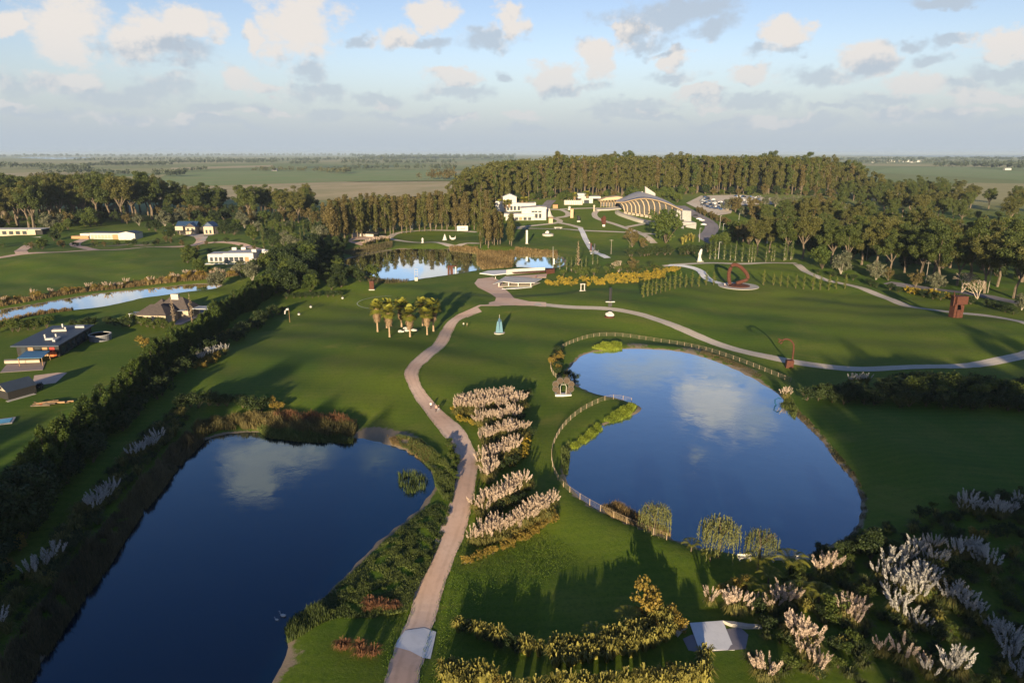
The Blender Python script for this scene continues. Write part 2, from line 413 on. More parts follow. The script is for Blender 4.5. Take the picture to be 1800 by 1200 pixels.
for (x, y, r, s) in [(655, 765, 9, .8), (690, 772, 9, .8), (720, 785, 7, .75), (1300, 650, 10, .6), (1220, 612, 9, .55), (480, 1150, 7, .55), (505, 1100, 5, .5), (740, 960, 5, .45), (1360, 690, 6, .55), (1120, 605, 7, .6), (700, 985, 4, .45),
                     (205, 428, 16, .75), (250, 430, 12, .7), (420, 470, 14, .55), (400, 478, 14, .5)]:
    g = G(x, y); soilv = np.maximum(soilv, s * (1 - sst(.3, 1, np.hypot(XX - g.x, YY - g.y) / r)))
a = gme.attributes.new('soil', 'FLOAT', 'POINT'); a.data.foreach_set('value', soilv.ravel().astype(np.float32))
ground = link('ground', gme); ground['kind'] = 'structure'; ground['label'] = 'green mown lawns and pasture running to the horizon'

# ---------------------------------------------------------------- water
def watermat(name, deep, rough=.02, wav=.05, wsc=1.2, refl=.55, tint=(.86, .94, 1)):
    m = bpy.data.materials.new(name); m.use_nodes = True; t = m.node_tree; out = t.nodes['Material Output']; b = t.nodes['Principled BSDF']
    pos = N(t, 'ShaderNodeNewGeometry').outputs['Position']
    b.inputs['Base Color'].default_value = (*deep, 1); b.inputs['Roughness'].default_value = .35; b.inputs['Specular IOR Level'].default_value = 0
    n1 = noise(t, pos, wsc, 5, .65); n2 = noise(t, pos, wsc * .12, 3); bp = N(t, 'ShaderNodeBump'); bp.inputs['Strength'].default_value = wav; bp.inputs['Distance'].default_value = .08
    L(t, math_n(t, 'MULTIPLY', n1.outputs['Fac'], ramp(t, n2.outputs['Fac'], .35, .65)), bp.inputs['Height'])
    gl = N(t, 'ShaderNodeBsdfGlossy'); gl.inputs['Roughness'].default_value = rough; gl.inputs['Color'].default_value = (*tint, 1); L(t, bp.outputs[0], gl.inputs['Normal'])
    fr = N(t, 'ShaderNodeFresnel'); fr.inputs[0].default_value = 1.33; L(t, bp.outputs[0], fr.inputs['Normal'])
    f = math_n(t, 'MULTIPLY', fr.outputs[0], refl, clamp=True)
    mx = N(t, 'ShaderNodeMixShader'); L(t, f, mx.inputs[0]); L(t, b.outputs[0], mx.inputs[1]); L(t, gl.outputs[0], mx.inputs[2]); L(t, mx.outputs[0], out.inputs[0])
    return m
WAT = {'left': watermat('pond_water_deep', (.0004, .006, .018), .02, .11, 1.7, 2.4, (.70, .89, 1)), 'right': watermat('pond_water', (.006, .022, .05), .03, .11, 1.9, 3.9),
       'lake': watermat('lake_water', (.012, .022, .035), .02, .05, 1.0, 2.5)}
WAT['stream'] = WAT['lake']
for k, poly in POND.items():
    pa = np.array(poly); c = pa.mean(0)
    out_ = []
    n = len(pa)
    for i in range(n):
        t_ = pa[(i + 1) % n] - pa[i - 1]; nn = np.array((t_[1], -t_[0])); nn /= np.linalg.norm(nn) + 1e-9
        q = pa[i] + nn * 1.2
        if inpoly(poly, np.array([q[0]]), np.array([q[1]]))[0]: q = pa[i] - nn * 1.2
        out_.append(q)
    bm = bmesh.new(); vs_ = [bm.verts.new((q[0], q[1], WZ + .02)) for q in out_]; f = bm.faces.new(vs_); bmesh.ops.triangulate(bm, faces=[f])
    bmesh.ops.recalc_face_normals(bm, faces=bm.faces)
    for f in bm.faces:
        if f.normal.z < 0: f.normal_flip()
    me = bpy.data.meshes.new('pond_water'); bm.to_mesh(me); bm.free(); me.materials.append(WAT[k])
    o = link({'left': 'pond_water', 'right': 'pond_water', 'lake': 'lake_water', 'stream': 'stream_water'}[k], me); o['kind'] = 'structure'
    o['label'] = {'left': 'deep blue pond beside the gravel path', 'right': 'large rounded pond with curved fence', 'lake': 'lake before the sculpture park', 'stream': 'narrow water behind the dark roofed house'}[k]
# far sheets: fields, lagoon, sea
def sheet(name, pts, m, dz, label=None, draped=False):
    bm = bmesh.new(); vs_ = [bm.verts.new((p.x, p.y, HG(p.x, p.y) + dz)) for p in pts]; f = bm.faces.new(vs_); bmesh.ops.triangulate(bm, faces=[f])
    for f in bm.faces:
        f.normal_update()
        if f.normal.z < 0: f.normal_flip()
    me = bpy.data.meshes.new(name); bm.to_mesh(me); bm.free(); me.materials.append(m)
    o = link(name, me); o['kind'] = 'structure'
    if label: o['label'] = label
    return o
M_FARW = watermat('far_water', (.05, .07, .09), .05, .02, .05, 1.5)
M_DRY = mat('dry_pasture', (.46, .36, .20), .95, (.32, .28, .13), .012, coord='Object')
M_PAST = mat('green_pasture', (.17, .25, .07), .95, (.22, .25, .09), .008, coord='Object')
M_DKF = mat('dark_pasture', (.09, .14, .045), .95, (.11, .15, .06), .01, coord='Object')
sheet('field', GP([(240, 343), (300, 332), (420, 326), (600, 320), (800, 319), (800, 342), (600, 352), (400, 352), (240, 352)]), M_DRY, .30, 'dry tawny field behind the trees')
sheet('field', GP([(262, 322), (300, 303), (500, 300), (800, 299), (800, 318), (600, 319), (420, 325), (300, 328)]), M_PAST, .22, 'long green pasture beyond the dry field')
sheet('field', GP([(0, 322), (0, 312), (60, 313), (60, 320)]), M_PAST, .22, 'green strip of pasture at the far edge')
sheet('field', GP([(1530, 303), (1560, 296), (1680, 293), (1800, 302), (1800, 318), (1700, 312), (1600, 308)]), M_PAST, .4, 'green field beyond the woods')
sheet('field', GP([(0, 305), (90, 302), (190, 305), (190, 309), (60, 311), (0, 311)]), M_DRY, .22, 'dry strip before the dark plantation')
sheet('field', GP([(540, 292), (700, 290), (700, 294), (540, 296)]), M_DKF, .22)
sheet('field', GP([(300, 295), (480, 290), (480, 293), (300, 299)]), M_DRY, .26)
sheet('far_pond', GP([(645, 328), (660, 325.5), (685, 325), (694, 327), (685, 329.5), (655, 330)]), M_FARW, .5, 'small pale pond in the dry field')
sheet('lagoon', GP([(20, 277.5), (60, 275.8), (170, 276.2), (150, 278.5), (110, 280.5), (70, 279.5)]), M_FARW, .8, 'distant pale lagoon')
sheet('sea', GP([(1480, 273.5), (1500, 272.2), (1990, 272.2), (1990, 276.5), (1650, 276.0)]), mat('sea', (.10, .16, .22), .4, (.09, .15, .2), .001), .8, 'strip of sea on the horizon')

# ---------------------------------------------------------------- paths
def ribbon(name, left, right, m, dz, label=None):
    n = len(left); vs_ = []; K = 10; ac = []
    for a_, b_ in zip(left, right):
        for k in range(K + 1):
            t = k / K; x = a_[0] * (1 - t) + b_[0] * t; y = a_[1] * (1 - t) + b_[1] * t; vs_.append((x, y, HG(x, y) + dz)); ac.append(t)
    fs = [(i * (K + 1) + k, i * (K + 1) + k + 1, (i + 1) * (K + 1) + k + 1, (i + 1) * (K + 1) + k) for i in range(n - 1) for k in range(K)]
    me = bpy.data.meshes.new(name); me.from_pydata(vs_, [], fs); me.update()
    bm = bmesh.new(); bm.from_mesh(me)
    for f in bm.faces:
        if f.normal.z < 0: f.normal_flip()
    bm.to_mesh(me); bm.free()
    at_ = me.attributes.new('across', 'FLOAT', 'POINT'); at_.data.foreach_set('value', np.array(ac, np.float32))
    me.materials.append(m); o = link(name, me); o['kind'] = 'structure'
    if label: o['label'] = label
    return o
def path_c(name, px, width, m, dz, label=None, n=6):
    c = smooth_line([G(*p)[:2] for p in px], n); l, r = [], []
    rag = np.random.default_rng(len(px))
    for i in range(len(c)):
        t = c[min(i + 1, len(c) - 1)] - c[max(i - 1, 0)]; t /= np.linalg.norm(t) + 1e-9; nn = np.array((-t[1], t[0]))
        w1 = width / 2 * (1 + rag.normal(0, .03)); w2 = width / 2 * (1 + rag.normal(0, .03))
        l.append(c[i] + nn * w1); r.append(c[i] - nn * w2)
    return ribbon(name, l, r, m, dz, label)
def gravel(name, c1, c2):
    m = bpy.data.materials.new(name); m.use_nodes = True; t = m.node_tree; b = t.nodes['Principled BSDF']; b.inputs['Roughness'].default_value = .95
    b.inputs['Specular IOR Level'].default_value = .1
    pos = N(t, 'ShaderNodeNewGeometry').outputs['Position']
    a1 = noise(t, pos, .05, 3); a2 = noise(t, pos, .9, 5, .7); a3 = noise(t, pos, 9, 3, .7)
    c = mixc(t, ramp(t, a1.outputs['Fac'], .35, .65), c1, c2)
    c = mixc(t, math_n(t, 'MULTIPLY', ramp(t, a2.outputs['Fac'], .4, .75), .35), c, tuple(x * .72 for x in c1))
    c = mixc(t, math_n(t, 'MULTIPLY', ramp(t, a3.outputs['Fac'], .5, .8), .30), c, tuple(min(1, x * 1.3) for x in c2))
    ac = N(t, 'ShaderNodeAttribute', attribute_name='across').outputs['Fac']
    tr = math_n(t, 'ABSOLUTE', math_n(t, 'SUBTRACT', math_n(t, 'ABSOLUTE', math_n(t, 'SUBTRACT', ac, .5)), .20))
    a4 = noise(t, pos, .35, 4, .65); a5 = noise(t, pos, .16, 5, .7)
    c = mixc(t, math_n(t, 'MULTIPLY', math_n(t, 'MULTIPLY', ramp(t, tr, .10, .02), ramp(t, a4.outputs['Fac'], .35, .6)), .30), c, tuple(x * .62 for x in c1))
    c = mixc(t, math_n(t, 'MULTIPLY', ramp(t, a5.outputs['Fac'], .55, .72), .30), c, tuple(x * .60 for x in c1))
    L(t, c, b.inputs['Base Color']); bp = N(t, 'ShaderNodeBump'); bp.inputs['Strength'].default_value = .35; bp.inputs['Distance'].default_value = .04
    L(t, a3.outputs['Fac'], bp.inputs['Height']); L(t, bp.outputs[0], b.inputs['Normal']); return m
M_GRAV = gravel('pink_gravel', (.60, .40, .285), (.64, .475, .37))
M_GRAV2 = gravel('pale_gravel', (.50, .425, .335), (.53, .47, .39))
M_ASPH = gravel('asphalt', (.20, .185, .20), (.25, .225, .23))
M_CONC = gravel('concrete', (.66, .66, .66), (.72, .71, .69))
edges = [(1300, 640, 692), (1250, 655, 712), (1200, 671, 731), (1150, 685, 742), (1100, 702, 754), (1062, 719, 766), (1025, 729, 777), (975, 750, 795), (925, 772, 817), (900, 785, 824), (870, 794, 832), (845, 800, 836), (820, 804, 840),
         (800, 801, 838), (775, 787, 827), (750, 767, 810), (725, 747, 780), (700, 726, 754), (685, 717, 741), (670, 711, 736), (655, 717, 741), (640, 730, 757), (620, 751, 776), (600, 766, 789), (580, 775, 797), (565, 787, 807), (552, 808, 838)]
ll = smooth_line([G(a_, y)[:2] for y, a_, b_ in edges], 5); rr = smooth_line([G(b_, y)[:2] for y, a_, b_ in edges], 5)
rg = np.random.default_rng(3)
ll = [p + rg.normal(0, .07, 2) for p in ll]; rr = [p + rg.normal(0, .07, 2) for p in rr]
PL_, PR_ = ll, rr
ribbon('path', ll, rr, M_GRAV, .05, 'wide pink gravel path winding between the two ponds')
sheet('path', GP([(800, 556), (842, 541), (870, 532), (872, 526), (862, 516), (840, 505), (834, 498), (840, 490), (866, 487), (884, 496), (884, 505), (896, 515), (904, 528), (930, 534), (960, 536), (960, 542.5), (905, 540.5), (880, 541), (840, 552), (822, 559)]), M_GRAV, .046, 'gravel junction below the white walls')
path_c('path', [(940, 538), (1000, 543), (1060, 548), (1120, 555.5), (1170, 568), (1220, 583), (1280, 601), (1340, 618), (1400, 632), (1480, 641.5), (1560, 646), (1640, 648), (1700, 645), (1760, 637), (1800, 628), (1832, 614), (1836, 598), (1800, 577), (1740, 561), (1660, 548), (1600, 533), (1550, 513), (1500, 498), (1450, 489), (1420, 479), (1400, 467)], 4.3, M_GRAV2, .056, 'gravel path looping round the right hand lawn')
path_c('path', [(1165, 470.5), (1250, 469), (1330, 466.5), (1400, 465)], 4.0, M_GRAV2, .05)
path_c('path', [(1175, 470), (1205, 472.5), (1228, 478), (1240, 487), (1255, 495), (1280, 501)], 4.2, M_CONC, .06)
for pl in ([(908, 400), (940, 396.5), (978, 392), (984, 388), (972, 383), (958, 378)], [(908, 402), (960, 403), (1025, 405.5), (1100, 408.5), (1155, 412)], [(978, 391), (1000, 395), (1022, 401)],
           [(962, 368), (985, 369), (998, 374.5), (995, 380.5), (968, 384)], [(1100, 362), (1062, 367), (1046, 374), (1050, 384), (1080, 394), (1112, 405), (1132, 413), (1150, 424)], [(985, 368), (1040, 366), (1065, 367)],
           [(1098, 400), (1130, 394)], [(682, 416), (700, 407.5), (750, 404), (800, 404), (838, 405)], [(670, 412), (682, 416), (700, 421.5), (750, 426), (795, 434), (820, 432), (845, 433)]):
    path_c('path', pl, 5.0, M_GRAV2, .14)
path_c('path', [(1020, 401), (1030, 420), (1041, 437), (1052, 446), (1068, 455)], 4.0, M_CONC, .18)
path_c('path', [(955, 372), (962, 360), (970, 352)], 9.0, M_ASPH, .16)
path_c('road', [(1195, 362), (1222, 377), (1242, 388), (1251, 398), (1248, 408), (1240, 416), (1252, 423), (1264, 428)], 11.0, M_ASPH, .15, 'curving asphalt access road beside the museum')
path_c('road', [(1560, 492), (1640, 505), (1700, 514), (1760, 526), (1830, 546)], 7.0, M_ASPH, .05, 'grey lane under the tall trees')
path_c('road', [(-30, 458), (0, 456), (35, 451), (100, 447), (175, 442), (300, 435), (337, 431), (353, 424), (348, 413)], 6.5, M_GRAV, .06, 'pinkish estate road passing the houses')
for pl in ([(40, 450), (36, 441), (48, 433), (60, 426)], [(170, 443), (146, 434), (131, 425), (150, 417)], [(352, 427), (380, 427), (420, 430), (445, 436), (470, 443)]):
    path_c('path', pl, 6.5, M_GRAV, .075)
sheet('parking_ground', GP([(1206, 358), (1232, 345), (1300, 343), (1345, 348), (1430, 352), (1430, 360), (1345, 360), (1290, 363), (1285, 376), (1262, 380), (1235, 372)]), M_GRAV2, .6, 'sandy parking ground before the forest')

# ================================================================ vegetation library
def unit(v): return v / (np.linalg.norm(v, axis=-1, keepdims=True) + 1e-9)
def leaves(cl, per, size, r, flat=.0, up=.0, asp=1.6, shell=.55, out=.9, vb=None):
    """diamond leaf-clump faces spread through clumps cl [(x,y,z,rx,ry,rz)]"""
    V = []; VAR = []
    for ci, (cx, cy, cz, rx, ry, rz) in enumerate(cl):
        n = max(6, int(per * (rx * ry + ry * rz + rx * rz) / 3))
        d = unit(r.normal(size=(n, 3))); rad = shell + (1 - shell) * r.random((n, 1)) ** .6
        p = d * rad * np.array([rx, ry, rz]) * (1 + .18 * r.normal(size=(n, 1))) + np.array([cx, cy, cz])
        nn = unit(d * out + r.normal(size=(n, 3)) * .75 + np.array([0, 0, up]))
        a_ = unit(np.cross(nn, r.normal(size=(n, 3)))); b_ = np.cross(nn, a_)
        if flat: a_ = unit(a_ * np.array([1, 1, 1 - flat]))
        s = size * (.55 + .9 * r.random((n, 1)))
        q = np.stack([p - a_ * s * asp * .5, p - b_ * s * .5, p + a_ * s * asp * .5, p + b_ * s * .5], 1)
        V.append(q.reshape(-1, 3))
        cv = (vb[ci] if vb is not None else r.random())
        VAR.append(np.repeat(np.clip(.25 + .5 * cv + r.normal(size=n) * .16, 0, 1), 4))
    V = np.concatenate(V); VAR = np.concatenate(VAR)
    return V, VAR
def leafmesh(name, V, VAR, m):
    f = np.arange(len(V)).reshape(-1, 4)
    return mesh_np(name, V, f, [m], var=VAR)
def trunkmesh(name, limbs, m, k=6):
    b = MB()
    for pts, rad in limbs: b.tube(pts, rad, k)
    return b.mesh(name, m)
M_BARKP = mat('pale_bark', (.165, .13, .09), .9, (.095, .07, .05), .6)
M_BARKD = mat('dark_bark', (.12, .09, .06), .95, (.07, .055, .04), 2)
M_BARKG = mat('grey_bark', (.32, .28, .23), .9, (.22, .19, .15), 2)
M_EUC = leafmat('eucalyptus_leaf', (.048, .056, .013), (.118, .112, .028), .2)
M_EUC2 = leafmat('eucalyptus_leaf_brown', (.065, .056, .018), (.135, .105, .036), .2)
M_EUCG = leafmat('eucalyptus_leaf_green', (.036, .055, .012), (.098, .115, .026), .22)
M_PINE = leafmat('pine_leaf', (.016, .034, .007), (.080, .115, .016), .25)
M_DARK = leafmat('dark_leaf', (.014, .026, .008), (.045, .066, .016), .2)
M_GREEN = leafmat('green_leaf', (.030, .056, .010), (.105, .130, .024), .3)
M_OLIVE = leafmat('silver_leaf', (.070, .080, .044), (.155, .155, .092), .2)
M_YEL = leafmat('yellow_blossom', (.10, .11, .02), (.50, .34, .035), .3)
M_GOLD = leafmat('golden_leaf', (.12, .095, .02), (.32, .22, .04), .3)
M_LIME = leafmat('lime_leaf', (.09, .14, .015), (.24, .28, .03), .35)
M_RUSTG = leafmat('rusty_grass', (.12, .06, .03), (.26, .12, .055), .3)
M_REED = leafmat('brown_reed', (.065, .058, .028), (.19, .15, .07), .3)
M_REEDY = leafmat('tawny_reed', (.16, .11, .045), (.34, .24, .10), .35)
M_REEDG = leafmat('green_reed', (.05, .075, .02), (.15, .18, .045), .35)
M_PLUME = leafmat('pampas_plume', (.40, .31, .225), (.70, .56, .44), .35, .8)
M_PLUMEW = leafmat('pampas_plume_white', (.36, .34, .30), (.60, .57, .52), .35, .8)
M_PAMP = leafmat('pampas_blade', (.07, .085, .02), (.25, .21, .06), .35)
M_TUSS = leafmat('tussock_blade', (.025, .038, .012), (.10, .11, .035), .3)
M_FLAX = leafmat('flax_blade', (.10, .095, .02), (.34, .30, .07), .3)
M_PALM = leafmat('palm_frond', (.09, .10, .014), (.29, .28, .04), .3)
M_SKIRT = leafmat('dead_palm_frond', (.15, .10, .055), (.27, .185, .105), .2)
M_WILLOW = leafmat('willow_leaf', (.07, .085, .03), (.19, .19, .06), .3)

LIB = {}
def reg(kind, parts): LIB.setdefault(kind, []).append(parts)      # parts: [(partname, mesh, stuff?)]
def R3(i): return np.random.default_rng(100 + i)
def bend(r, h, lean=.03, n=5, z0=-.4):
    dx, dy = r.normal(0, lean, 2) * h
    return [(dx * (i / (n - 1)) ** 2, dy * (i / (n - 1)) ** 2, z0 + (h - z0) * i / (n - 1)) for i in range(n)]
# tall forest eucalyptus, 1:1 metres
for v in range(5):
    r = R3(v); h = 38 + r.normal() * 2
    tp = bend(r, h * .93, .02); limbs = [(tp, [.55, .45, .36, .26, .10])]
    cl = []
    for i in range(12 + v % 3):
        t = .30 + .70 * (i + r.random()) / 13; a = r.random() * 6.28; rr = (3.4 * (1 - abs(t - .8) * 1.2)) * r.random() ** .5
        c = (tp[-1][0] * t * t + math.cos(a) * rr, tp[-1][1] * t * t + math.sin(a) * rr, h * t); s = 1.4 + r.random() * 1.4
        cl.append((*c, s, s, s * (1.2 if t < .8 else .75)))
        limbs.append(([(tp[-1][0] * t * t, tp[-1][1] * t * t, h * t - 3.0), c], [.14, .05]))
    V, VAR = leaves(cl, 40, .66, r)
    reg('euc_tall', [('trunk', trunkmesh('trunk', limbs, M_BARKP, 5)), ('crown', leafmesh('crown', V, VAR, M_EUC if v < 3 else (M_EUC2 if v == 3 else M_EUCG)))])
# broad eucalyptus with visible limbs
for v in range(5):
    r = R3(20 + v); h = 28 + r.normal() * 1.5
    fork = h * (.30 + .1 * r.random()); limbs = [([(0, 0, -.4), (r.normal() * .3, r.normal() * .3, fork * .6), (r.normal() * .5, r.normal() * .5, fork)], [.75, .6, .5])]; cl = []
    f0 = limbs[0][0][-1]
    for b in range(6):
        a = b * 6.28 / 6 + r.random(); rr = (3.2 + 3.6 * r.random()); top = h * (.62 + .33 * r.random()); tip = (math.cos(a) * rr, math.sin(a) * rr, top - 1.5)
        mid = (f0[0] + math.cos(a) * rr * .55, f0[1] + math.sin(a) * rr * .55, fork + (top - fork) * .45)
        limbs.append(([f0, mid, tip], [.34, .22, .08]))
        for k in range(6):
            cl.append((tip[0] + r.normal() * 1.9, tip[1] + r.normal() * 1.9, top - .6 + r.normal() * 2.6, *(1.5 + r.random() * 1.3 for _ in range(2)), 1.2 + r.random() * 1.0))
        cl.append((mid[0] * 1.35, mid[1] * 1.35, mid[2] + 1.5, 2.0, 2.0, 1.6)); cl.append((mid[0] * .6 + r.normal(), mid[1] * .6 + r.normal(), mid[2] + 4, 2.2, 2.2, 1.8))
    cl.append((f0[0], f0[1], h * .97, 2.4, 2.4, 1.5)); cl.append((f0[0] + 1, f0[1] - 1, h * .85, 2.6, 2.6, 1.6))
    V, VAR = leaves(cl, 66, .44, r)
    reg('euc_broad', [('trunk', trunkmesh('trunk', limbs, M_BARKP, 6)), ('crown', leafmesh('crown', V, VAR, M_EUC if v % 2 else M_EUCG))])
# columnar row tree, foliage almost to the ground
for v in range(4):
    r = R3(40 + v); h = 28 + r.normal() * 1.5; tp = bend(r, h * .95, .015); cl = []
    for i in range(15):
        t = .24 + .76 * (i + r.random()) / 15; rr = 2.3 * math.sin(math.pi * min(1, (t - .12) * 1.1)) * r.random() ** .5; a = r.random() * 6.28
        s = 1.3 + 1.0 * r.random() * (1.15 - t * .5); cl.append((math.cos(a) * rr, math.sin(a) * rr, h * t, s, s, s * (1.4 if t < .85 else .9)))
    V, VAR = leaves(cl, 34, .62, r)
    reg('row_tree', [('trunk', trunkmesh('trunk', [(tp, [.42, .34, .26, .17, .06])], M_BARKP, 5)), ('crown', leafmesh('crown', V, VAR, M_EUC if v < 2 else M_EUC2))])
# hedge pine (dense, irregular, many small tufts on upturned shoots)
for v in range(6):
    r = R3(60 + v); h = 8.5 * (.9 + .2 * r.random()); cl = []; wob = r.random(8) * .5 + .75
    for i in range(70):
        t = .05 + .95 * r.random() ** .9; a = r.random() * 6.28; rr = 2.6 * (1 - t ** 2.2) ** .75 * (.35 + .65 * r.random() ** .5) * wob[int(a / 6.28 * 8) % 8]
        s = .34 + .34 * (1 - t) + r.random() * .2; cl.append((math.cos(a) * rr, math.sin(a) * rr, h * t, s, s, s * (1.2 + .8 * r.random())))
    V, VAR = leaves(cl, 150, .17, r, up=.5, asp=2.4, out=.6)
    lim = [([(0, 0, -.3), (0, 0, h * .5), (0, 0, h * .95)], [.22, .16, .04])] + [([(0, 0, max(.3, c[2] - .8)), (c[0], c[1], c[2])], [.05, .02]) for c in cl[:14]]
    reg('pine', [('trunk', trunkmesh('trunk', lim, M_BARKD, 4)), ('crown', leafmesh('crown', V, VAR, M_PINE))])
# round shrubs and small trees: kind, material, height, radius, leaf size
def bush(kind, m, h, rad, ls, seed, per=110, n=12, trunk=.25, bark=None, up=.2, asp=1.6, nv=3):
    for v in range(nv):
        r = R3(seed + v); cl = []; limbs = []
        z0 = h * trunk
        lop = .7 + .6 * r.random(6)
        for i in range(int(n * 2.2)):
            d = unit(r.normal(size=3)); q = r.random() ** .4 * lop[int((math.atan2(d[1], d[0]) + 3.15) / 6.3 * 6) % 6]
            c = (d[0] * rad * q * .85, d[1] * rad * q * .85, z0 + (h - z0) * (.48 + .46 * d[2] * q)); s = rad * (.15 + .19 * r.random())
            cl.append((*c, s, s, s * .9)); limbs.append(([(0, 0, -.2), (c[0] * .3, c[1] * .3, z0 * .8 + .1), c], [h * .018, h * .014, h * .005]))
        V, VAR = leaves(cl, per, ls, r, up=up, asp=asp)
        reg(kind, [('stem', trunkmesh('stem', limbs[:7], bark or M_BARKD, 4)), ('crown', leafmesh('crown', V, VAR, m))])
bush('shrub', M_GREEN, 3.2, 2.0, .17, 80, 190)
bush('dshrub', M_DARK, 3.2, 2.2, .17, 84, 190, nv=5)
bush('roundtree', M_GREEN, 10, 5.2, .42, 90, 60, 20, .2)
bush('darktree', M_DARK, 11, 5.4, .42, 94, 60, 20, .18, nv=4)
bush('olive', M_OLIVE, 8.5, 4.6, .36, 98, 66, 18, .22, M_BARKG)
bush('gold', M_GOLD, 3.0, 1.9, .2, 102, 150, 12, .1)
bush('yellow', M_YEL, 2.4, 1.7, .24, 106, 110, 12, .1)
bush('lime', M_LIME, 1.8, 1.6, .2, 110, 110, 10, .05)
bush('autumn', M_EUC2, 12, 4.6, .46, 114, 50, 18, .22, M_BARKP)
# slender cypress / poplar
def column(kind, m, h, rad, seed, ls=.22, per=70, bark=M_BARKG, trunk=.06, nv=3):
    for v in range(nv):
        r = R3(seed + v); cl = []
        for i in range(18):
            t = trunk + (1 - trunk) * (i + .5) / 18; rr = rad * math.sin(math.pi * min(.97, .12 + t * .86)) ** .8; a = r.random() * 6.28; q = rr * .35
            cl.append((math.cos(a) * q, math.sin(a) * q, h * t, rr * .75, rr * .75, h * .055))
        V, VAR = leaves(cl, per, ls, r, up=.3)
        reg(kind, [('trunk', trunkmesh('trunk', [([(0, 0, -.2), (0, 0, h * .9)], [rad * .18, .03])], bark, 5)), ('crown', leafmesh('crown', V, VAR, m))])
column('cypress', leafmat('cypress_leaf', (.05, .07, .01), (.15, .16, .025), .25), 7.0, 1.0, 130, .26, 60, M_BARKD, .02)
column('cypressbig', M_GREEN, 13, 1.5, 134, .4, 32)
column('poplar', M_EUCG, 16, 1.5, 138, .4, 34, M_BARKP)
column('barepoplar', leafmat('pale_twig', (.26, .18, .11), (.42, .32, .2), .2), 13, .9, 142, .22, 60, M_BARKP)
# fan palm: trunk, skirt of dead fronds, crown
for v in range(3):
    r = R3(150 + v); h = 8.6 + v * .5; prof = [(.42, -.2), (.34, .3), (.27, 1.5), (.25, h - 2)]
    tb = MB(); tb.lathe(prof, k=8); tr = tb.mesh('trunk', mat('palm_bark', (.40, .28, .17), .95, (.26, .18, .11), 5))
    Vs, Vv, Cs, Cv = [], [], [], []
    for i in range(260):
        a = r.random() * 6.28; z = h - 4.6 + 4.0 * r.random(); rr = .55 + .75 * math.sin((z - h + 4.6) / 4.0 * 2.4)
        d = np.array([math.cos(a), math.sin(a), 0]); p0 = np.array([0, 0, z]) + d * rr * .7; p1 = p0 + d * (.2 + .5 * r.random()) + np.array([0, 0, -.8 - .7 * r.random()]); sd = np.array([-d[1], d[0], 0]) * .22
        Vs += [p0 - sd, p0 + sd, p1 + sd * .8, p1 - sd * .8]; Vv += [r.random()] * 4
    for i in range(62):                     # fronds: petiole plus a fan of pointed blades
        a = r.random() * 6.28; e = -.75 + 2.0 * r.random(); d = np.array([math.cos(a) * math.cos(e), math.sin(a) * math.cos(e), math.sin(e)])
        base = np.array([0, 0, h - .5]); pl = .9 + 1.5 * r.random(); tip = base + d * pl; side = unit(np.cross(d, [0, 0, 1])); up_ = np.cross(side, d); vv = np.clip(.5 + .35 * (e - .2) + r.normal() * .15, 0, 1)
        Cs += [base - side * .04, base + side * .04, tip + side * .04, tip - side * .04]; Cv += [vv] * 4
        for k in range(9):
            an = (k - 4) * .36; bd = unit(d * math.cos(an) + side * math.sin(an)); e_ = tip + bd * (1.5 - .06 * abs(k - 4)) + np.array([0, 0, -.28 - .1 * r.random()]); m_ = tip + bd * .8
            n_ = np.cross(bd, up_) * .17; Cs += [tip, m_ - n_, e_, m_ + n_]; Cv += [np.clip(vv + r.normal() * .1, 0, 1)] * 4
    reg('palm', [('trunk', tr), ('dead_frond_skirt', leafmesh('dead_frond_skirt', np.array(Vs), np.array(Vv), M_SKIRT)), ('crown', leafmesh('crown', np.array(Cs), np.array(Cv), M_PALM))])
# blade tufts
def tuft(n, h, spread, wid, r, droop=.5, base=.25):
    V, VAR = [], []
    for i in range(n):
        a = r.random() * 6.28; hh = h * (.6 + .5 * r.random()); sp = spread * r.random() ** .7; d = np.array([math.cos(a), math.sin(a), 0]); sd = np.array([-d[1], d[0], 0]) * wid * (.7 + .6 * r.random())
        p0 = d * base * r.random(); p1 = p0 + d * sp * .35 + np.array([0, 0, hh * .62]); p2 = p0 + d * sp * .8 + np.array([0, 0, hh * (1 - .15 * droop)]); p3 = p0 + d * sp * 1.25 + np.array([0, 0, hh * (1 - .55 * droop)])
        V += [p0 - sd, p0 + sd, p1 + sd, p1 - sd, p1 - sd, p1 + sd, p2 + sd * .8, p2 - sd * .8, p2 - sd * .8, p2 + sd * .8, p3 + sd * .1, p3 - sd * .1]
        VAR += [np.clip(.45 + .25 * r.normal(), 0, 1)] * 12
    return np.array(V), np.array(VAR)
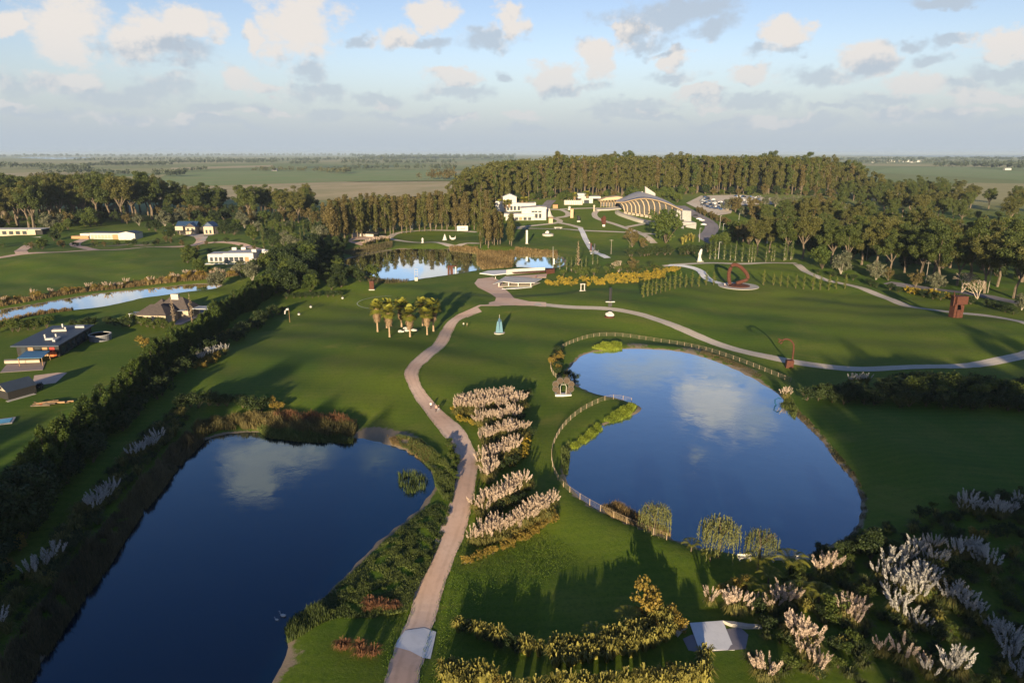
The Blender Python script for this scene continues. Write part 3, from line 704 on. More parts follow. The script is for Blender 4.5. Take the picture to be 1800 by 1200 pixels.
def plumes(n, h, spread, r, pl=1.15, pw=.15):
    V, F, VAR = [], [], []; st = MB()
    for i in range(n):
        a = r.random() * 6.28; sp = spread * r.random() ** .6; lean = np.array([math.cos(a) * sp, math.sin(a) * sp, 0]); hh = h * (.82 + .3 * r.random())
        top = lean + np.array([0, 0, hh]); ax = unit(lean * .35 + np.array([r.normal() * .08, r.normal() * .08, 1.0])); s = unit(np.cross(ax, [1, .2, 0])); b = np.cross(ax, s); L_ = pl * (.75 + .5 * r.random()); vv = np.clip(.5 + r.normal() * .25, 0, 1)
        nf = 46
        for q in range(nf):                 # a spindle of small soft flecks leaning outwards and up
            t = (q + r.random()) / nf; rr_ = pw * (math.sin(math.pi * min(1, .08 + t * .92)) ** .7) * (.35 + .65 * r.random()); an = r.random() * 6.28
            c = top + ax * L_ * t + lean * .14 * t * t + (s * math.cos(an) + b * math.sin(an)) * rr_; u_ = unit(ax * .9 + (s * math.cos(an) + b * math.sin(an)) * .55); w_ = unit(np.cross(u_, r.normal(size=3)))
            o = len(V); ln_ = .20 + .08 * r.random(); V += [c - u_ * ln_ * .4, c + w_ * .05, c + u_ * ln_ * .8, c - w_ * .05]; VAR += [np.clip(vv + r.normal() * .12, 0, 1)] * 4; F.append((o, o + 1, o + 2, o + 3))
        st.tube([lean * .25, lean * .7 + np.array([0, 0, hh * .6]), top], .02, 3, False)
    return np.array(V), np.array(F), np.array(VAR), st
for v in range(5):
    for kind, pm in (('pampas', M_PLUME), ('pampasw', M_PLUMEW)):
        r = R3(170 + v); V, VAR = tuft(230, 2.3, 1.45, .045, r, .8); p, f, pv, st = plumes(11 + 2 * v, 1.95, 1.25, r, 1.25, .15)
        me = mesh_np('plumes', p, f, [pm], var=pv)
        reg(kind, [('blades', leafmesh('blades', V, VAR, M_PAMP)), ('plumes', me), ('stalks', st.mesh('stalks', M_PAMP))])
for v in range(4):
    r = R3(190 + v); V, VAR = tuft(80, 2.0, .95, .07, r, .35, .25); reg('flax', [('blades', leafmesh('blades', V, VAR, M_FLAX))])
    r = R3(194 + v); V, VAR = tuft(120, 1.0, .9, .03, r, .7, .3); reg('rustgrass', [('blades', leafmesh('blades', V, VAR, M_RUSTG))])
for v in range(4):
    r = R3(196 + 3 * v); V, VAR = tuft(150, 1.35, 1.15, .04, r, .75, .35); reg('tussock', [('blades', leafmesh('blades', V, VAR, M_TUSS))]); reg('goldtuss', [('blades', leafmesh('blades', V * np.array([1.1, 1.1, 1.35]), VAR, M_PAMP))])
# small feather palm / tree fern
for v in range(2):
    r = R3(200 + v); C, CV = [], []
    for i in range(14):
        a = i * .449 * 2 + r.random() * .3; d = np.array([math.cos(a), math.sin(a), 0]); sd = np.array([-d[1], d[0], 0]); pts = [np.array([0, 0, 1.4]) + d * (2.1 * t) + np.array([0, 0, 1.3 * math.sin(t * 2.4) - .35 * t]) for t in np.linspace(0, 1, 9)]
        vv = np.clip(.5 + r.normal() * .2, 0, 1)
        for k in range(8):
            for s_ in (-1, 1):
                for h_ in (0, .5):
                    p = pts[k] * (1 - h_) + pts[k + 1] * h_; e = p + sd * s_ * (.62 * math.sin((k + h_ + 1) / 9.5 * 3.0) + .1) + d * .3 + np.array([0, 0, -.16]); m_ = (p + e) / 2; C += [p, m_ + d * .06, e, m_ - d * .06]; CV += [vv] * 4
    reg('featherpalm', [('trunk', MB().lathe([(.2, -.2), (.15, .6), (.13, 1.45)], k=6).mesh('trunk', M_BARKD)), ('fronds', leafmesh('fronds', np.array(C), np.array(CV), M_PALM))])
# weeping willow
for v in range(2):
    r = R3(210 + v); C, CV = [], []; limbs = [([(0, 0, -.3), (.1, 0, 2.2), (.2, .1, 3.6)], [.2, .15, .08])]
    for i in range(230):
        d = unit(r.normal(size=3)); d[2] = abs(d[2]) * .8; p = np.array([0, 0, 3.3]) + d * np.array([2.3, 2.3, 1.9]) * (.6 + .4 * r.random()); ln = 1.0 + 2.3 * r.random() * (.4 + .6 * np.hypot(p[0], p[1]) / 2.3); vv = np.clip(.5 + r.normal() * .22, 0, 1)
        n_ = int(ln / .17)
        for k in range(n_):
            q = p + np.array([d[0] * .12 * k / n_ + r.normal() * .04, d[1] * .12 * k / n_ + r.normal() * .04, -k * .17])
            if q[2] < .15: break
            a_ = unit(r.normal(size=3) * np.array([1, 1, .3])) * .07; C += [q - a_, q + np.array([0, 0, -.12]) - a_ * .2, q + np.array([0, 0, -.26]), q + a_]; CV += [vv] * 4
        if i % 30 == 0: limbs.append(([(.1, 0, 2.2), tuple(p * .7 + np.array([0, 0, .9])), tuple(p)], [.09, .06, .02]))
    reg('willow', [('trunk', trunkmesh('trunk', limbs, M_BARKD, 5)), ('crown', leafmesh('crown', np.array(C), np.array(CV), M_WILLOW))])
# leafless branching tree
for v in range(2):
    r = R3(220 + v); limbs = []
    def grow(p, d, ln, rad, lvl):
        q = p + d * ln; limbs.append(([tuple(p), tuple(q)], [rad, rad * .62]))
        if lvl == 0: return
        for k in range(3): grow(q, unit(d + r.normal(size=3) * .42 + np.array([0, 0, .12])), ln * .72, rad * .58, lvl - 1)
    for k in range(4): grow(np.array([0, 0, -.2]), unit(np.array([r.normal() * .35, r.normal() * .35, 1.0])), 3.0, .17, 4)
    cl = [(l[0][1][0], l[0][1][1], l[0][1][2], .5, .5, .4) for l in limbs[-60:]]
    V, VAR = leaves(cl, 14, .2, r)
    reg('baretree', [('branches', trunkmesh('branches', limbs, mat('bare_bark', (.50, .40, .30), .9), 3)), ('crown', leafmesh('crown', V, VAR, M_EUC2))])

NAMES = {'euc_tall': 'eucalyptus_tree', 'euc_broad': 'gum_tree', 'row_tree': 'plantation_tree', 'pine': 'pine_tree', 'shrub': 'shrub', 'dshrub': 'shrub', 'roundtree': 'leafy_tree', 'darktree': 'leafy_tree',
         'olive': 'silver_tree', 'gold': 'golden_shrub', 'yellow': 'flowering_shrub', 'lime': 'lakeside_shrub', 'autumn': 'autumn_tree', 'cypress': 'cypress_tree', 'cypressbig': 'cypress_tree', 'poplar': 'poplar_tree', 'barepoplar': 'poplar_tree',
         'palm': 'palm_tree', 'pampas': 'pampas_grass', 'pampasw': 'pampas_grass', 'flax': 'flax_plant', 'rustgrass': 'ornamental_grass', 'featherpalm': 'small_palm', 'willow': 'willow_tree', 'baretree': 'bare_tree', 'tussock': 'grass_tussock', 'goldtuss': 'grass_tussock'}
CATS = {'grass_tussock': 'grass', 'pampas_grass': 'pampas grass', 'flax_plant': 'plant', 'ornamental_grass': 'plant', 'shrub': 'shrub', 'golden_shrub': 'shrub', 'flowering_shrub': 'shrub', 'lakeside_shrub': 'shrub', 'small_palm': 'palm', 'palm_tree': 'palm'}
prng = np.random.default_rng(55)
def plant(kind, pos, label, group=None, s=1.0, v=None, stretch=1.0, rz=None):
    vs_ = LIB[kind]; v = int(prng.integers(len(vs_))) if v is None else v % len(vs_)
    nm = NAMES[kind]
    if nm == 'shrub': nm = 'hedge_shrub' if group and 'hedge' in group else ('garden_shrub' if group and 'garden' in group else ('bed_shrub' if group and 'bed' in group else 'shrub'))
    z = HG(pos[0], pos[1])
    o = thing(nm, label, CATS.get(nm, 'shrub' if 'shrub' in nm else 'tree'), (pos[0], pos[1], z - .05), prng.random() * 6.28 if rz is None else rz, group, (s, s, s * stretch))
    for pn, me in vs_[v]:
        c = link(pn, me, o)
        if pn in ('plumes', 'blades', 'stalks', 'crown', 'fronds', 'dead_frond_skirt'): c['kind'] = 'stuff'
    return o
def scatter(polypx, n, mind, seed, world=False):
    poly = [np.array(p[:2]) for p in (polypx if world else [G(*q) for q in polypx])]; pa = np.array(poly); r = np.random.default_rng(seed); out = []; tries = 0
    while len(out) < n and tries < n * 60:
        tries += 1; q = pa.min(0) + r.random(2) * (pa.max(0) - pa.min(0))
        if not inpoly(poly, np.array([q[0]]), np.array([q[1]]))[0]: continue
        if any((q[0] - o[0]) ** 2 + (q[1] - o[1]) ** 2 < mind * mind for o in out): continue
        out.append(q)
    return sorted(out, key=lambda q: q[1])
def along(px, step, jitter, seed):
    pts = smooth_line([G(*p)[:2] for p in px], 10); r = np.random.default_rng(seed); out = []; acc = 0
    for a_, b_ in zip(pts, pts[1:]):
        ln = np.linalg.norm(b_ - a_)
        while acc < ln: out.append(a_ + (b_ - a_) * acc / ln + r.normal(0, jitter, 2)); acc += step * (.8 + .4 * r.random())
        acc -= ln
    return out

M_LAWNB = leafmat('lawn_blade', (.040, .090, .005), (.105, .150, .009), .3)

# ================================================================ woods and trees
ur = np.random.default_rng(5).random
ORD = 'first second third fourth fifth sixth seventh eighth ninth tenth eleventh twelfth thirteenth fourteenth'.split()
# shade belt behind the camera: the trees whose long evening shadows lie over the foreground
for row in range(2):
    for x in np.arange(-190, 190, 8.5):
        hh = .42 if -40 < x < -5 else (.55 if -5 <= x < 40 else (.8 if x < 56 else (1.36 if x >= 56 else 1.05)))
        if x <= -52: hh = 1.05
        if row and -60 < x < 52: continue
        if -52 < x < -38: hh = .5
        plant('euc_broad', (x + prng.normal() * 2, -36 - 12 * row + prng.normal() * 4), 'broad eucalyptus in the belt that throws the long evening shadows', 'trees of the shadow belt', hh * (.84 + .3 * ur()))
for (x, y, s_) in [(-104, -120, 1.6), (-96, -140, 1.6), (-112, -110, 1.7), (22, -180, 1.5), (36, -185, 1.6), (70, -160, 1.6), (90, -175, 1.6), (52, -200, 1.7), (110, -150, 1.6)]:
    plant('euc_broad', (x, y), 'tall lone eucalyptus far behind the belt casting streaks over the lawn', 'far shadow trees', s_)
# the dense forest behind the museum
edge = smooth_line([G(*p)[:2] for p in [(792, 398), (840, 378), (880, 362), (930, 352), (1000, 347), (1100, 346), (1200, 341), (1300, 342), (1400, 343), (1480, 347), (1560, 356)]], 12)
FOR = []; r = np.random.default_rng(77)
ed = np.array(edge); seg = np.r_[0, np.cumsum(np.linalg.norm(np.diff(ed, axis=0), axis=1))]
for row in range(20):
    for s_ in np.arange(row * 3 % 7, seg[-1], 7.5 if row < 6 else 9.0):
        x = np.interp(s_, seg, ed[:, 0]) + r.normal() * 1.8; y = np.interp(s_, seg, ed[:, 1]) + 4 + row * 11 + r.normal() * 3
        FOR.append((x, y, row))
near_f = FOR[:300]; rest_f = FOR[300:]
for (x, y, row) in near_f:
    plant('euc_tall', (x, y), 'tall eucalyptus with bare pale trunk in the dense forest behind the museum', 'eucalyptus forest behind the museum', (.70 + .36 * ur()) * (1.0 if x > 40 else .9), v=int(r.choice([0, 1, 2, 3, 0, 1, 4])))
for k_, s_ in enumerate(np.arange(4, seg[-1], 9.0)):
    x = np.interp(s_, seg, ed[:, 0]) + r.normal() * 3; y = np.interp(s_, seg, ed[:, 1]) - 3 + r.normal() * 3
    plant(['autumn', 'roundtree', 'darktree'][k_ % 3], (x, y), ['brown bushy tree at the foot of the forest edge', 'green bushy tree at the foot of the forest edge', 'dark bushy tree at the foot of the forest edge'][k_ % 3], ['brown forest edge trees', 'green forest edge trees', 'dark forest edge trees'][k_ % 3], .55 + .45 * ur())
def joined(name, items, base_h, label, cat_m, leaf=1.3, n=70, trunk=True):
    V, VAR = [], []; rr = np.random.default_rng(len(items)); tv = MB()
    for (x, y, h, wd) in items:
        z = HG(x, y); cl = []
        for i in range(6):
            t = .42 + .55 * rr.random(); q = wd * .6 * rr.random() ** .5; a = rr.random() * 6.28; s = wd * (.5 + .3 * rr.random()); cl.append((x + math.cos(a) * q, y + math.sin(a) * q, z + h * t, s, s, min(s * .95, h * .2)))
        v_, w_ = leaves(cl, n / (6 * (wd * .6) ** 2), leaf, rr); V.append(v_); VAR.append(w_)
        if trunk: tv.tube([(x, y, z - .5), (x, y, z + h * .8)], [wd * .1, wd * .03], 4, False)
    o = link(name, leafmesh(name, np.concatenate(V), np.concatenate(VAR), cat_m)); o['kind'] = 'stuff'; o['label'] = label
    if trunk: t_ = tv.build('trunks', M_BARKP, o); t_['kind'] = 'stuff'
    return o
joined('eucalyptus_forest', [(x, y, (35 + 4 * r.random()) * (1 if x > 40 else .9), 3.6) for (x, y, w_) in rest_f], 38, 'mass of eucalyptus crowns filling the forest up to the skyline', M_EUC, 1.35, 90)
# umbrella-topped giants breaking the forest skyline
for i, (px, d) in enumerate([(1328, 930), (1395, 900), (1418, 915), (1436, 900), (1462, 890), (1490, 880), (1100, 900), (1180, 905), (1060, 890)]):
    x = (px - 900) / FPX * d * 1.0; plant('euc_broad', (x, d), 'old umbrella topped eucalyptus breaking the forest skyline', 'emergent eucalyptus on the skyline', 1.42 + .1 * ur())
# right hand continuation of the wood
for (x, y) in scatter([(1420, 372), (1560, 385), (1700, 405), (1720, 372), (1560, 340), (1440, 352)], 46, 10, 9):
    plant('euc_broad', (x, y), 'leafy eucalyptus in the loose wood right of the parking ground', 'loose wood right of the parking', .62 + .22 * ur())
for (x, y) in scatter([(1560, 385), (1800, 420), (1900, 380), (1700, 345), (1560, 340)], 24, 12, 10):
    plant('euc_broad', (x, y), 'tall leafy eucalyptus before the distant green field', 'wood before the far green field', .72 + .2 * ur())
for (x, y) in scatter([(1660, 400), (1860, 440), (1860, 392), (1680, 370)], 16, 14, 12):
    plant('roundtree', (x, y), 'small round young tree planted on the far green paddock', 'young trees on the paddock', .5 + .2 * ur())
# large eucalypts standing dark along the lane
lane = [(1330, 452), (1352, 446), (1382, 455), (1410, 458), (1440, 450), (1460, 466), (1490, 470), (1515, 462), (1540, 475), (1563, 482), (1590, 478), (1618, 492), (1640, 486), (1650, 500), (1682, 502), (1705, 496), (1730, 515), (1752, 508), (1782, 525), (1812, 535), (1795, 500), (1670, 470), (1560, 455), (1610, 458), (1740, 480), (1835, 560)]
for i, p in enumerate(sorted(lane)):
    g = G(*p); plant('euc_broad', g, ('big eucalyptus in the dark lane row, ' + (ORD[i] + ' from its left end' if i < 13 else ORD[25 - i] + ' from its right end')), 'dark eucalyptus row along the lane', .78 + .22 * ur())
for (x, y) in scatter([(1340, 440), (1460, 455), (1640, 478), (1830, 520), (1830, 470), (1600, 430), (1400, 412)], 34, 8, 14):
    plant('darktree', (x, y), 'dark understorey tree between the eucalypts of the lane', 'understorey along the lane', .8 + .5 * ur())
for (x, y) in scatter([(1270, 440), (1340, 432), (1420, 440), (1440, 420), (1400, 395), (1300, 398), (1275, 412)], 20, 8, 15):
    plant(['roundtree', 'autumn', 'darktree'][int(ur() * 3)], (x, y), 'rounded leafy tree in the thicket between road and lawn', 'thicket between road and lawn', .7 + .5 * ur())
for (x, y) in scatter([(1270, 372), (1300, 365), (1420, 368), (1560, 395), (1500, 410), (1330, 392)], 30, 8, 16):
    plant(['shrub', 'dshrub', 'autumn', 'olive'][int(ur() * 4)], (x, y), 'rough scrub bush on the slope below the parking', 'scrub below the parking', 1.0 + .7 * ur()) if ur() > 0 else None
for i, p in enumerate([(1345, 362), (1362, 364), (1378, 362), (1392, 364), (1410, 366), (1432, 364)]):
    plant('olive', G(*p), 'pale grey olive like tree at the end of the parking', 'grey trees beside the parking', 1.0 + .4 * ur())
# shrubs and trees along the inner edge of the right hand lawn
for p, k, s_, lb in [((1478, 480), 'olive', 1.35, 'large silvery round tree at the bend of the loop path'), ((1445, 474), 'roundtree', 1.2, 'green round tree left of the silvery tree'), ((1540, 487), 'olive', 1.05, 'silvery low tree beside a brown bush'),
                     ((1562, 489), 'autumn', .55, 'brown autumn bush beside the silvery low tree'), ((1610, 500), 'autumn', .72, 'brown domed tree at the utility pole'), ((1645, 506), 'olive', .9, 'silvery domed tree right of the utility pole'),
                     ((1795, 548), 'olive', .7, 'silvery bush at the right picture edge')]:
    plant(k, G(*p), lb, None, s_)
plant('baretree', G(1690, 512), 'pale leafless branching tree beside the lane', None, 1.15, 0)
plant('baretree', G(1718, 526), 'second leafless tree leaning over the lane', None, 1.0, 1)
for i, (x, y) in enumerate(along([(1590, 508), (1620, 514), (1650, 520), (1690, 532)], 3.2, .5, 3)):
    plant('yellow', (x, y), 'yellow flowering bush in the border behind the block sculpture', 'yellow border behind the block sculpture', 1.05 + .3 * ur())
for i, (x, y) in enumerate(along([(1440, 480), (1500, 490), (1570, 505), (1640, 522), (1720, 540), (1800, 562)], 4.5, 1.2, 4)):
    plant('dshrub', (x, y), 'low dark shrub in the hedge bordering the loop path', 'dark hedge beyond the loop path', .75 + .35 * ur())
# plantation row behind the lake
for (x, y) in [q for k, row in enumerate([[(585, 428), (640, 416), (690, 409), (760, 404), (840, 402), (872, 398)], [(580, 420), (640, 410), (690, 404), (760, 399), (840, 396)], [(575, 412), (640, 404), (700, 398), (780, 393), (850, 391)]]) for q in along(row, 5.2, .8, 20 + k)]:
    plant('row_tree', (x, y), 'narrow brown green tree in the plantation row behind the lake', 'plantation row behind the lake', .86 + .22 * ur())
for (x, y) in scatter([(838, 440), (900, 441), (902, 430), (870, 420), (842, 425)], 20, 3.4, 30):
    plant('row_tree', (x, y), 'narrow tree in the dense stand on the lake promontory', 'stand of trees on the lake promontory', .70 + .14 * ur())
# left woods
for (x, y) in scatter([(-60, 408), (60, 404), (130, 401), (285, 394), (560, 398), (565, 384), (285, 380), (0, 388), (-60, 392)], 62, 6.5, 35): plant(['darktree', 'roundtree', 'darktree', 'autumn'][int(ur() * 4)], (x, y), 'rounded understorey tree along the foot of the left woods', 'understorey of the left woods', .75 + .5 * ur())
for (x, y) in scatter([(1340, 415), (1460, 432), (1640, 452), (1830, 490), (1830, 440), (1700, 410), (1560, 392), (1440, 380), (1350, 392)], 70, 7.5, 36): plant(['darktree', 'autumn', 'roundtree', 'darktree', 'olive'][int(ur() * 5)], (x, y), 'bushy tree in the rough wood behind the lane eucalypts', 'rough wood behind the lane', .7 + .5 * ur())
for (x, y) in scatter([(1330, 400), (1480, 420), (1660, 440), (1640, 420), (1480, 395), (1380, 385)], 22, 11, 37): plant('euc_broad', (x, y), 'tall gum tree rising from the rough wood behind the lane', 'gum trees of the rough wood', .65 + .25 * ur())
for (x, y) in scatter([(-60, 402), (60, 402), (130, 396), (280, 388), (285, 372), (0, 368), (-60, 376)], 88, 8.0, 31):
    plant('euc_broad', (x, y), 'tall bushy eucalyptus in the wood behind the left hand houses', 'wood behind the houses', (1.0 + .35 * ur()) * (1.08 if x < -330 else .95))
for (x, y) in scatter([(285, 388), (540, 392), (560, 376), (300, 368)], 58, 7.5, 32):
    plant(['euc_broad', 'euc_broad', 'autumn'][int(ur() * 3)], (x, y), 'brown eucalyptus in the thin belt right of the left wood', 'thin belt beyond the double gabled house', .80 + .28 * ur()) if ur() else None
for p in [(75, 392), (172, 372), (205, 388), (220, 388), (226, 376), (235, 374), (273, 378), (288, 382), (515, 415), (535, 420), (548, 418), (500, 425), (555, 436), (530, 440)]:
    plant('poplar', G(*p), 'slim pale poplar standing before the woods', 'slim poplars before the woods', .75 + .3 * ur())
for p in [(85, 402), (110, 400), (245, 398), (290, 398), (305, 396), (320, 394), (425, 395), (445, 393), (505, 440), (520, 450), (565, 425), (430, 400)]:
    plant('olive', G(*p), 'grey leaved tree scattered between the left hand houses', 'grey trees between the houses', 1.0 + .5 * ur())
for p in [(95, 420), (105, 412), (120, 405), (150, 398), (165, 396), (178, 397), (262, 406), (275, 408), (395, 412), (412, 416), (75, 438), (352, 396), (368, 398), (0, 402), (300, 420)]:
    plant('darktree' if ur() < .6 else 'roundtree', G(*p), 'rounded dark green garden tree among the left hand houses', 'garden trees among the houses', .6 + .4 * ur())
plant('roundtree', G(160, 400), 'large rounded yellow green tree before the left wood', None, 1.5)
for p in [(325, 448), (335, 452), (345, 456), (350, 475), (330, 462), (430, 492), (445, 482), (460, 478), (465, 470), (352, 482), (475, 462)]:
    plant('autumn' if ur() < .4 else 'roundtree', G(*p), 'small rough tree round the white walled house', 'rough trees round the white walled house', .45 + .25 * ur())
plant('olive', G(382, 505), 'silvery round tree on the bank of the narrow water', None, .95)
plant('olive', G(445, 498), 'silvery tree above the end of the long hedge', None, 1.1); plant('olive', G(425, 492), 'smaller silvery tree next to the hedge end', None, .9)
# wooded mass between hedge and lake
WMX = lambda y: (556 - 900) / FPX * (y * math.cos(PITCH) + CAMH * math.sin(PITCH))
for (x, y) in scatter([(455, 520), (480, 478), (520, 450), (590, 422), (610, 434), (596, 458), (604, 478), (640, 499), (600, 506), (540, 516)], 84, 5.4, 33):
    k = ['darktree', 'darktree', 'roundtree', 'darktree'][int(ur() * 4)]
    plant(k, (x, y), 'dark bushy tree in the wooded mass left of the lake', 'wooded mass left of the lake', (.72 + .40 * ur()) * (.55 if x > WMX(y) else 1.0))
plant('roundtree', G(655, 492), 'bright green rounded tree at the lakeside corner', None, .78)
plant('darktree', G(620, 492), 'broad dark tree beside the lakeside corner', None, .6)
for (x, y) in along([(505, 521), (550, 519), (604, 517)], 2.6, .6, 34): plant('dshrub', (x, y), 'reddish dark clipped shrub below the wooded mass', 'dark shrubs below the wooded mass', .8 + .2 * ur())
# long pine hedge on the left
hp = [(-60, 985), (0, 925), (60, 868), (120, 805), (165, 765), (220, 715), (270, 670), (320, 625), (370, 580), (420, 545), (470, 515)]
for k, off in enumerate((0, 1)):
    for i, (x, y) in enumerate(along(hp, 3.4, .7, 40 + k)):
        x += (-1.6 if k else 1.6); plant('pine', (x, y), 'dense pine in the long hedge climbing the left side', 'long pine hedge', .74 + .32 * ur())
for (x, y) in along([(-40, 1010), (40, 940), (130, 840), (200, 770), (290, 690), (370, 625), (430, 580), (480, 545)], 4.5, 1.0, 45):
    plant('dshrub', (x, y), 'dark shrub at the foot of the long pine hedge', 'dark shrubs along the hedge foot', 1.0 + .6 * ur())
for (x, y) in scatter([(-60, 1000), (0, 930), (60, 880), (80, 900), (40, 980), (-30, 1060)], 9, 4, 46):
    plant('gold' if ur() < .4 else 'darktree', (x, y), 'gold tipped bushy tree in the lower left corner', 'bushy trees in the lower left corner', .75 if ur() < .5 else .9)
for (x, y) in along([(395, 590), (420, 575), (440, 568)], 2.2, .7, 47): plant('gold', (x, y), 'spreading juniper like shrub in light beside the hedge', 'sunlit shrubs beside the hedge', .85)
for (x, y) in along([(345, 660), (365, 650), (385, 632)], 2.0, .6, 48): plant('gold', (x, y), 'low sunlit shrub below the hedge gap', 'low shrubs below the hedge gap', .7)
for (x, y) in along([(455, 555), (490, 545), (500, 540)], 2.2, .6, 49): plant('dshrub', (x, y), 'dark spreading shrub near the windsock', 'dark shrubs near the windsock', .7)
# gardens of the dark house
for (x, y) in along([(-20, 590), (30, 582), (70, 578), (90, 574)], 3.0, .9, 50): plant('shrub', (x, y), 'leafy shrub in the hedge above the dark roofed house', 'hedge above the dark house', 1.2 + .3 * ur())
for (x, y) in along([(130, 575), (180, 570), (235, 576)], 2.6, .6, 51): plant('dshrub', (x, y), 'dark shrub behind the round tank', 'shrubs behind the round tank', .9)
plant('gold', G(257, 612), 'large rounded golden green bush on the lawn beside the hedge', None, 1.75, 0, .8)
for p in [(258, 574), (284, 575), (222, 572)]: plant('shrub', G(*p), 'clipped round bush before the grey hipped roof', 'round bushes before the hipped house', 1.15)
for i, p in enumerate([(307, 572), (338, 568)]): plant('barepoplar', G(*p), ['leafless pale poplar left of the pair by the carport', 'leafless pale poplar right of the pair by the carport'][i], None, .85)
for k, (x, y) in enumerate(scatter([(-20, 432), (60, 428), (250, 424), (300, 425), (480, 430), (490, 470), (470, 486), (350, 488), (340, 440), (130, 432), (0, 440)], 60, 4.0, 68)):
    g_ = [G(*q) for q in ((190, 417), (346, 411), (410, 460), (30, 414))]
    if any(abs(x - q.x) < 17 and -14 < y - q.y < 16 for q in g_): continue
    plant(['shrub', 'dshrub', 'autumn'][k % 3], (x, y), ['green garden shrub near the left hand houses', 'dark garden shrub near the left hand houses', 'brown garden bush near the left hand houses'][k % 3], ['green house shrubs', 'dark house shrubs', 'brown house bushes'][k % 3], (.75 + .4 * ur()) * (.35 if k % 3 == 2 else 1))
for k, (x, y) in enumerate(scatter([(375, 402), (470, 398), (560, 408), (590, 428), (520, 452), (480, 476), (470, 440), (420, 418)], 30, 6.5, 69)):
    plant(['olive', 'roundtree', 'darktree', 'poplar'][k % 4], (x, y), ['silvery tree on the slope right of the white flat house', 'green tree on the slope right of the white flat house', 'dark tree on the slope right of the white flat house', 'slim poplar on the slope right of the white flat house'][k % 4], ['silvery slope trees', 'green slope trees', 'dark slope trees', 'slope poplars'][k % 4], .65 + .4 * ur())
for (x, y) in along([(232, 560), (250, 571), (275, 576), (300, 577)], 2.6, .5, 52): plant('shrub', (x, y), 'leafy garden shrub screening the hipped house', 'shrubs screening the hipped house', .8 + .3 * ur())
# palms on the lawn
for i, (p, s_) in enumerate([((664, 585), 1.0), ((685, 594), .97), ((721, 594), 1.0), ((751, 590), .88), ((762, 582), 1.05), ((706, 573), 1.0), ((680, 577), .98), ((743, 570), .92)]):
    plant('palm', G(*p), 'fan palm with a skirt of dead fronds, ' + ['leftmost of the clump', 'front one second from the left', 'front one in the middle of the clump', 'short front one at the right', 'rightmost of the clump', 'back one in the middle of the clump', 'back left one of the clump', 'back right one of the clump'][i], 'palms on the lawn', s_ * 1.0)
# cypress rows
cy1 = [(1130, 528), (1138, 526), (1146, 524), (1153, 521), (1161, 519), (1169, 517), (1177, 515), (1186, 513), (1195, 511), (1205, 509), (1216, 506), (1228, 504), (1241, 502), (1254, 501)]
for i, p in enumerate(cy1): plant('cypress', G(*p), ORD[i] + ' slim young cypress from the left in the curved row before the yellow flowers', 'curved row of young cypresses', .9 + .2 * ur())
for i, p in enumerate([(1342, 501), (1359, 501), (1372, 501), (1384, 502), (1399, 502), (1413, 503), (1429, 503), (1442, 503), (1457, 503), (1470, 502), (1486, 502)]): plant('cypress', G(*p), ORD[i] + ' slim young cypress from the left in the straight row right of the ring sculpture', 'straight row of young cypresses', .85 + .25 * ur())
for (x, y) in along([(1250, 462), (1285, 463), (1320, 464), (1345, 463), (1395, 459)], 3.4, 1.0, 60): plant('cypressbig', (x, y), 'broad cypress in the screen behind the ring sculpture', 'cypress screen behind the ring', .72 + .25 * ur())
# planting round the bridge, between lake and yellow flowers
for p in [(984, 472), (996, 474), (1004, 474), (1012, 472), (1030, 470), (1042, 462), (1106, 452), (1022, 476), (1050, 470)]: plant('cypressbig', G(*p), 'upright conifer in the planting beside the bridge', 'conifers beside the bridge', .55 + .2 * ur())
plant('barepoplar', G(1016, 472), 'leafless pink grey poplar among the conifers by the bridge', None, 1.25)
plant('baretree', G(1088, 476), 'leafless spreading tree above the yellow flower bed', None, .75, 1)
plant('autumn', G(1112, 476), 'orange leaved tree above the yellow flower bed', None, .62)
for (x, y) in scatter([(985, 487), (1000, 476), (1060, 472), (1150, 470), (1165, 478), (1100, 486), (1030, 490)], 26, 2.8, 61):
    k = ['shrub', 'featherpalm', 'dshrub', 'shrub', 'featherpalm'][int(ur() * 5)]
    plant(k, (x, y), {'shrub': 'green shrub in the bed behind the yellow flowers', 'dshrub': 'dark shrub in the bed behind the yellow flowers', 'featherpalm': 'small feathery palm in the bed behind the yellow flowers'}[k], 'bed behind the yellow flowers', 1.0 + .35 * ur())
for (x, y) in scatter([(940, 506), (950, 499), (985, 490), (1060, 490), (1130, 480), (1190, 476), (1192, 485), (1130, 500), (1100, 505), (1040, 504), (985, 503)], 100, 1.55, 62): plant('yellow', (x, y), 'mass of bright yellow blossom in the bed before the white walls', 'yellow flower bed', .72 + .25 * ur())
# trees before the museum and along the inlet
plant('roundtree', G(1170, 424), 'large rounded olive green tree before the museum terrace', None, 2.2, 0, 1.15)
plant('autumn', G(1112, 428), 'yellow brown domed tree left of the large museum tree', None, 1.05); plant('autumn', G(1130, 432), 'low yellow brown tree between two domed trees', None, .75)
for (x, y) in along([(1105, 455), (1140, 450), (1180, 448), (1220, 446), (1262, 440)], 4.2, 1.8, 63): plant('dshrub', (x, y), 'dark shrub in the hedge along the inlet', 'dark hedge along the inlet', 1.5 + .6 * ur())
for p in [(1205, 424), (1212, 422), (1218, 424), (1200, 427)]: plant('flax', G(*p), 'tall spiky plant beside the museum ramp', 'spiky plants beside the museum ramp', 2.6)
for (x, y) in along([(1228, 374), (1250, 384), (1268, 392), (1278, 400)], 5, 1.2, 64): plant('autumn', (x, y), 'pale autumn shrub along the outer edge of the road', 'pale shrubs along the road', .4 + .15 * ur())
for (x, y) in along([(1262, 432), (1280, 424), (1300, 420), (1320, 428)], 6, 1.5, 65): plant('roundtree', (x, y), 'green rounded tree beside the road end', 'green trees at the road end', .75)
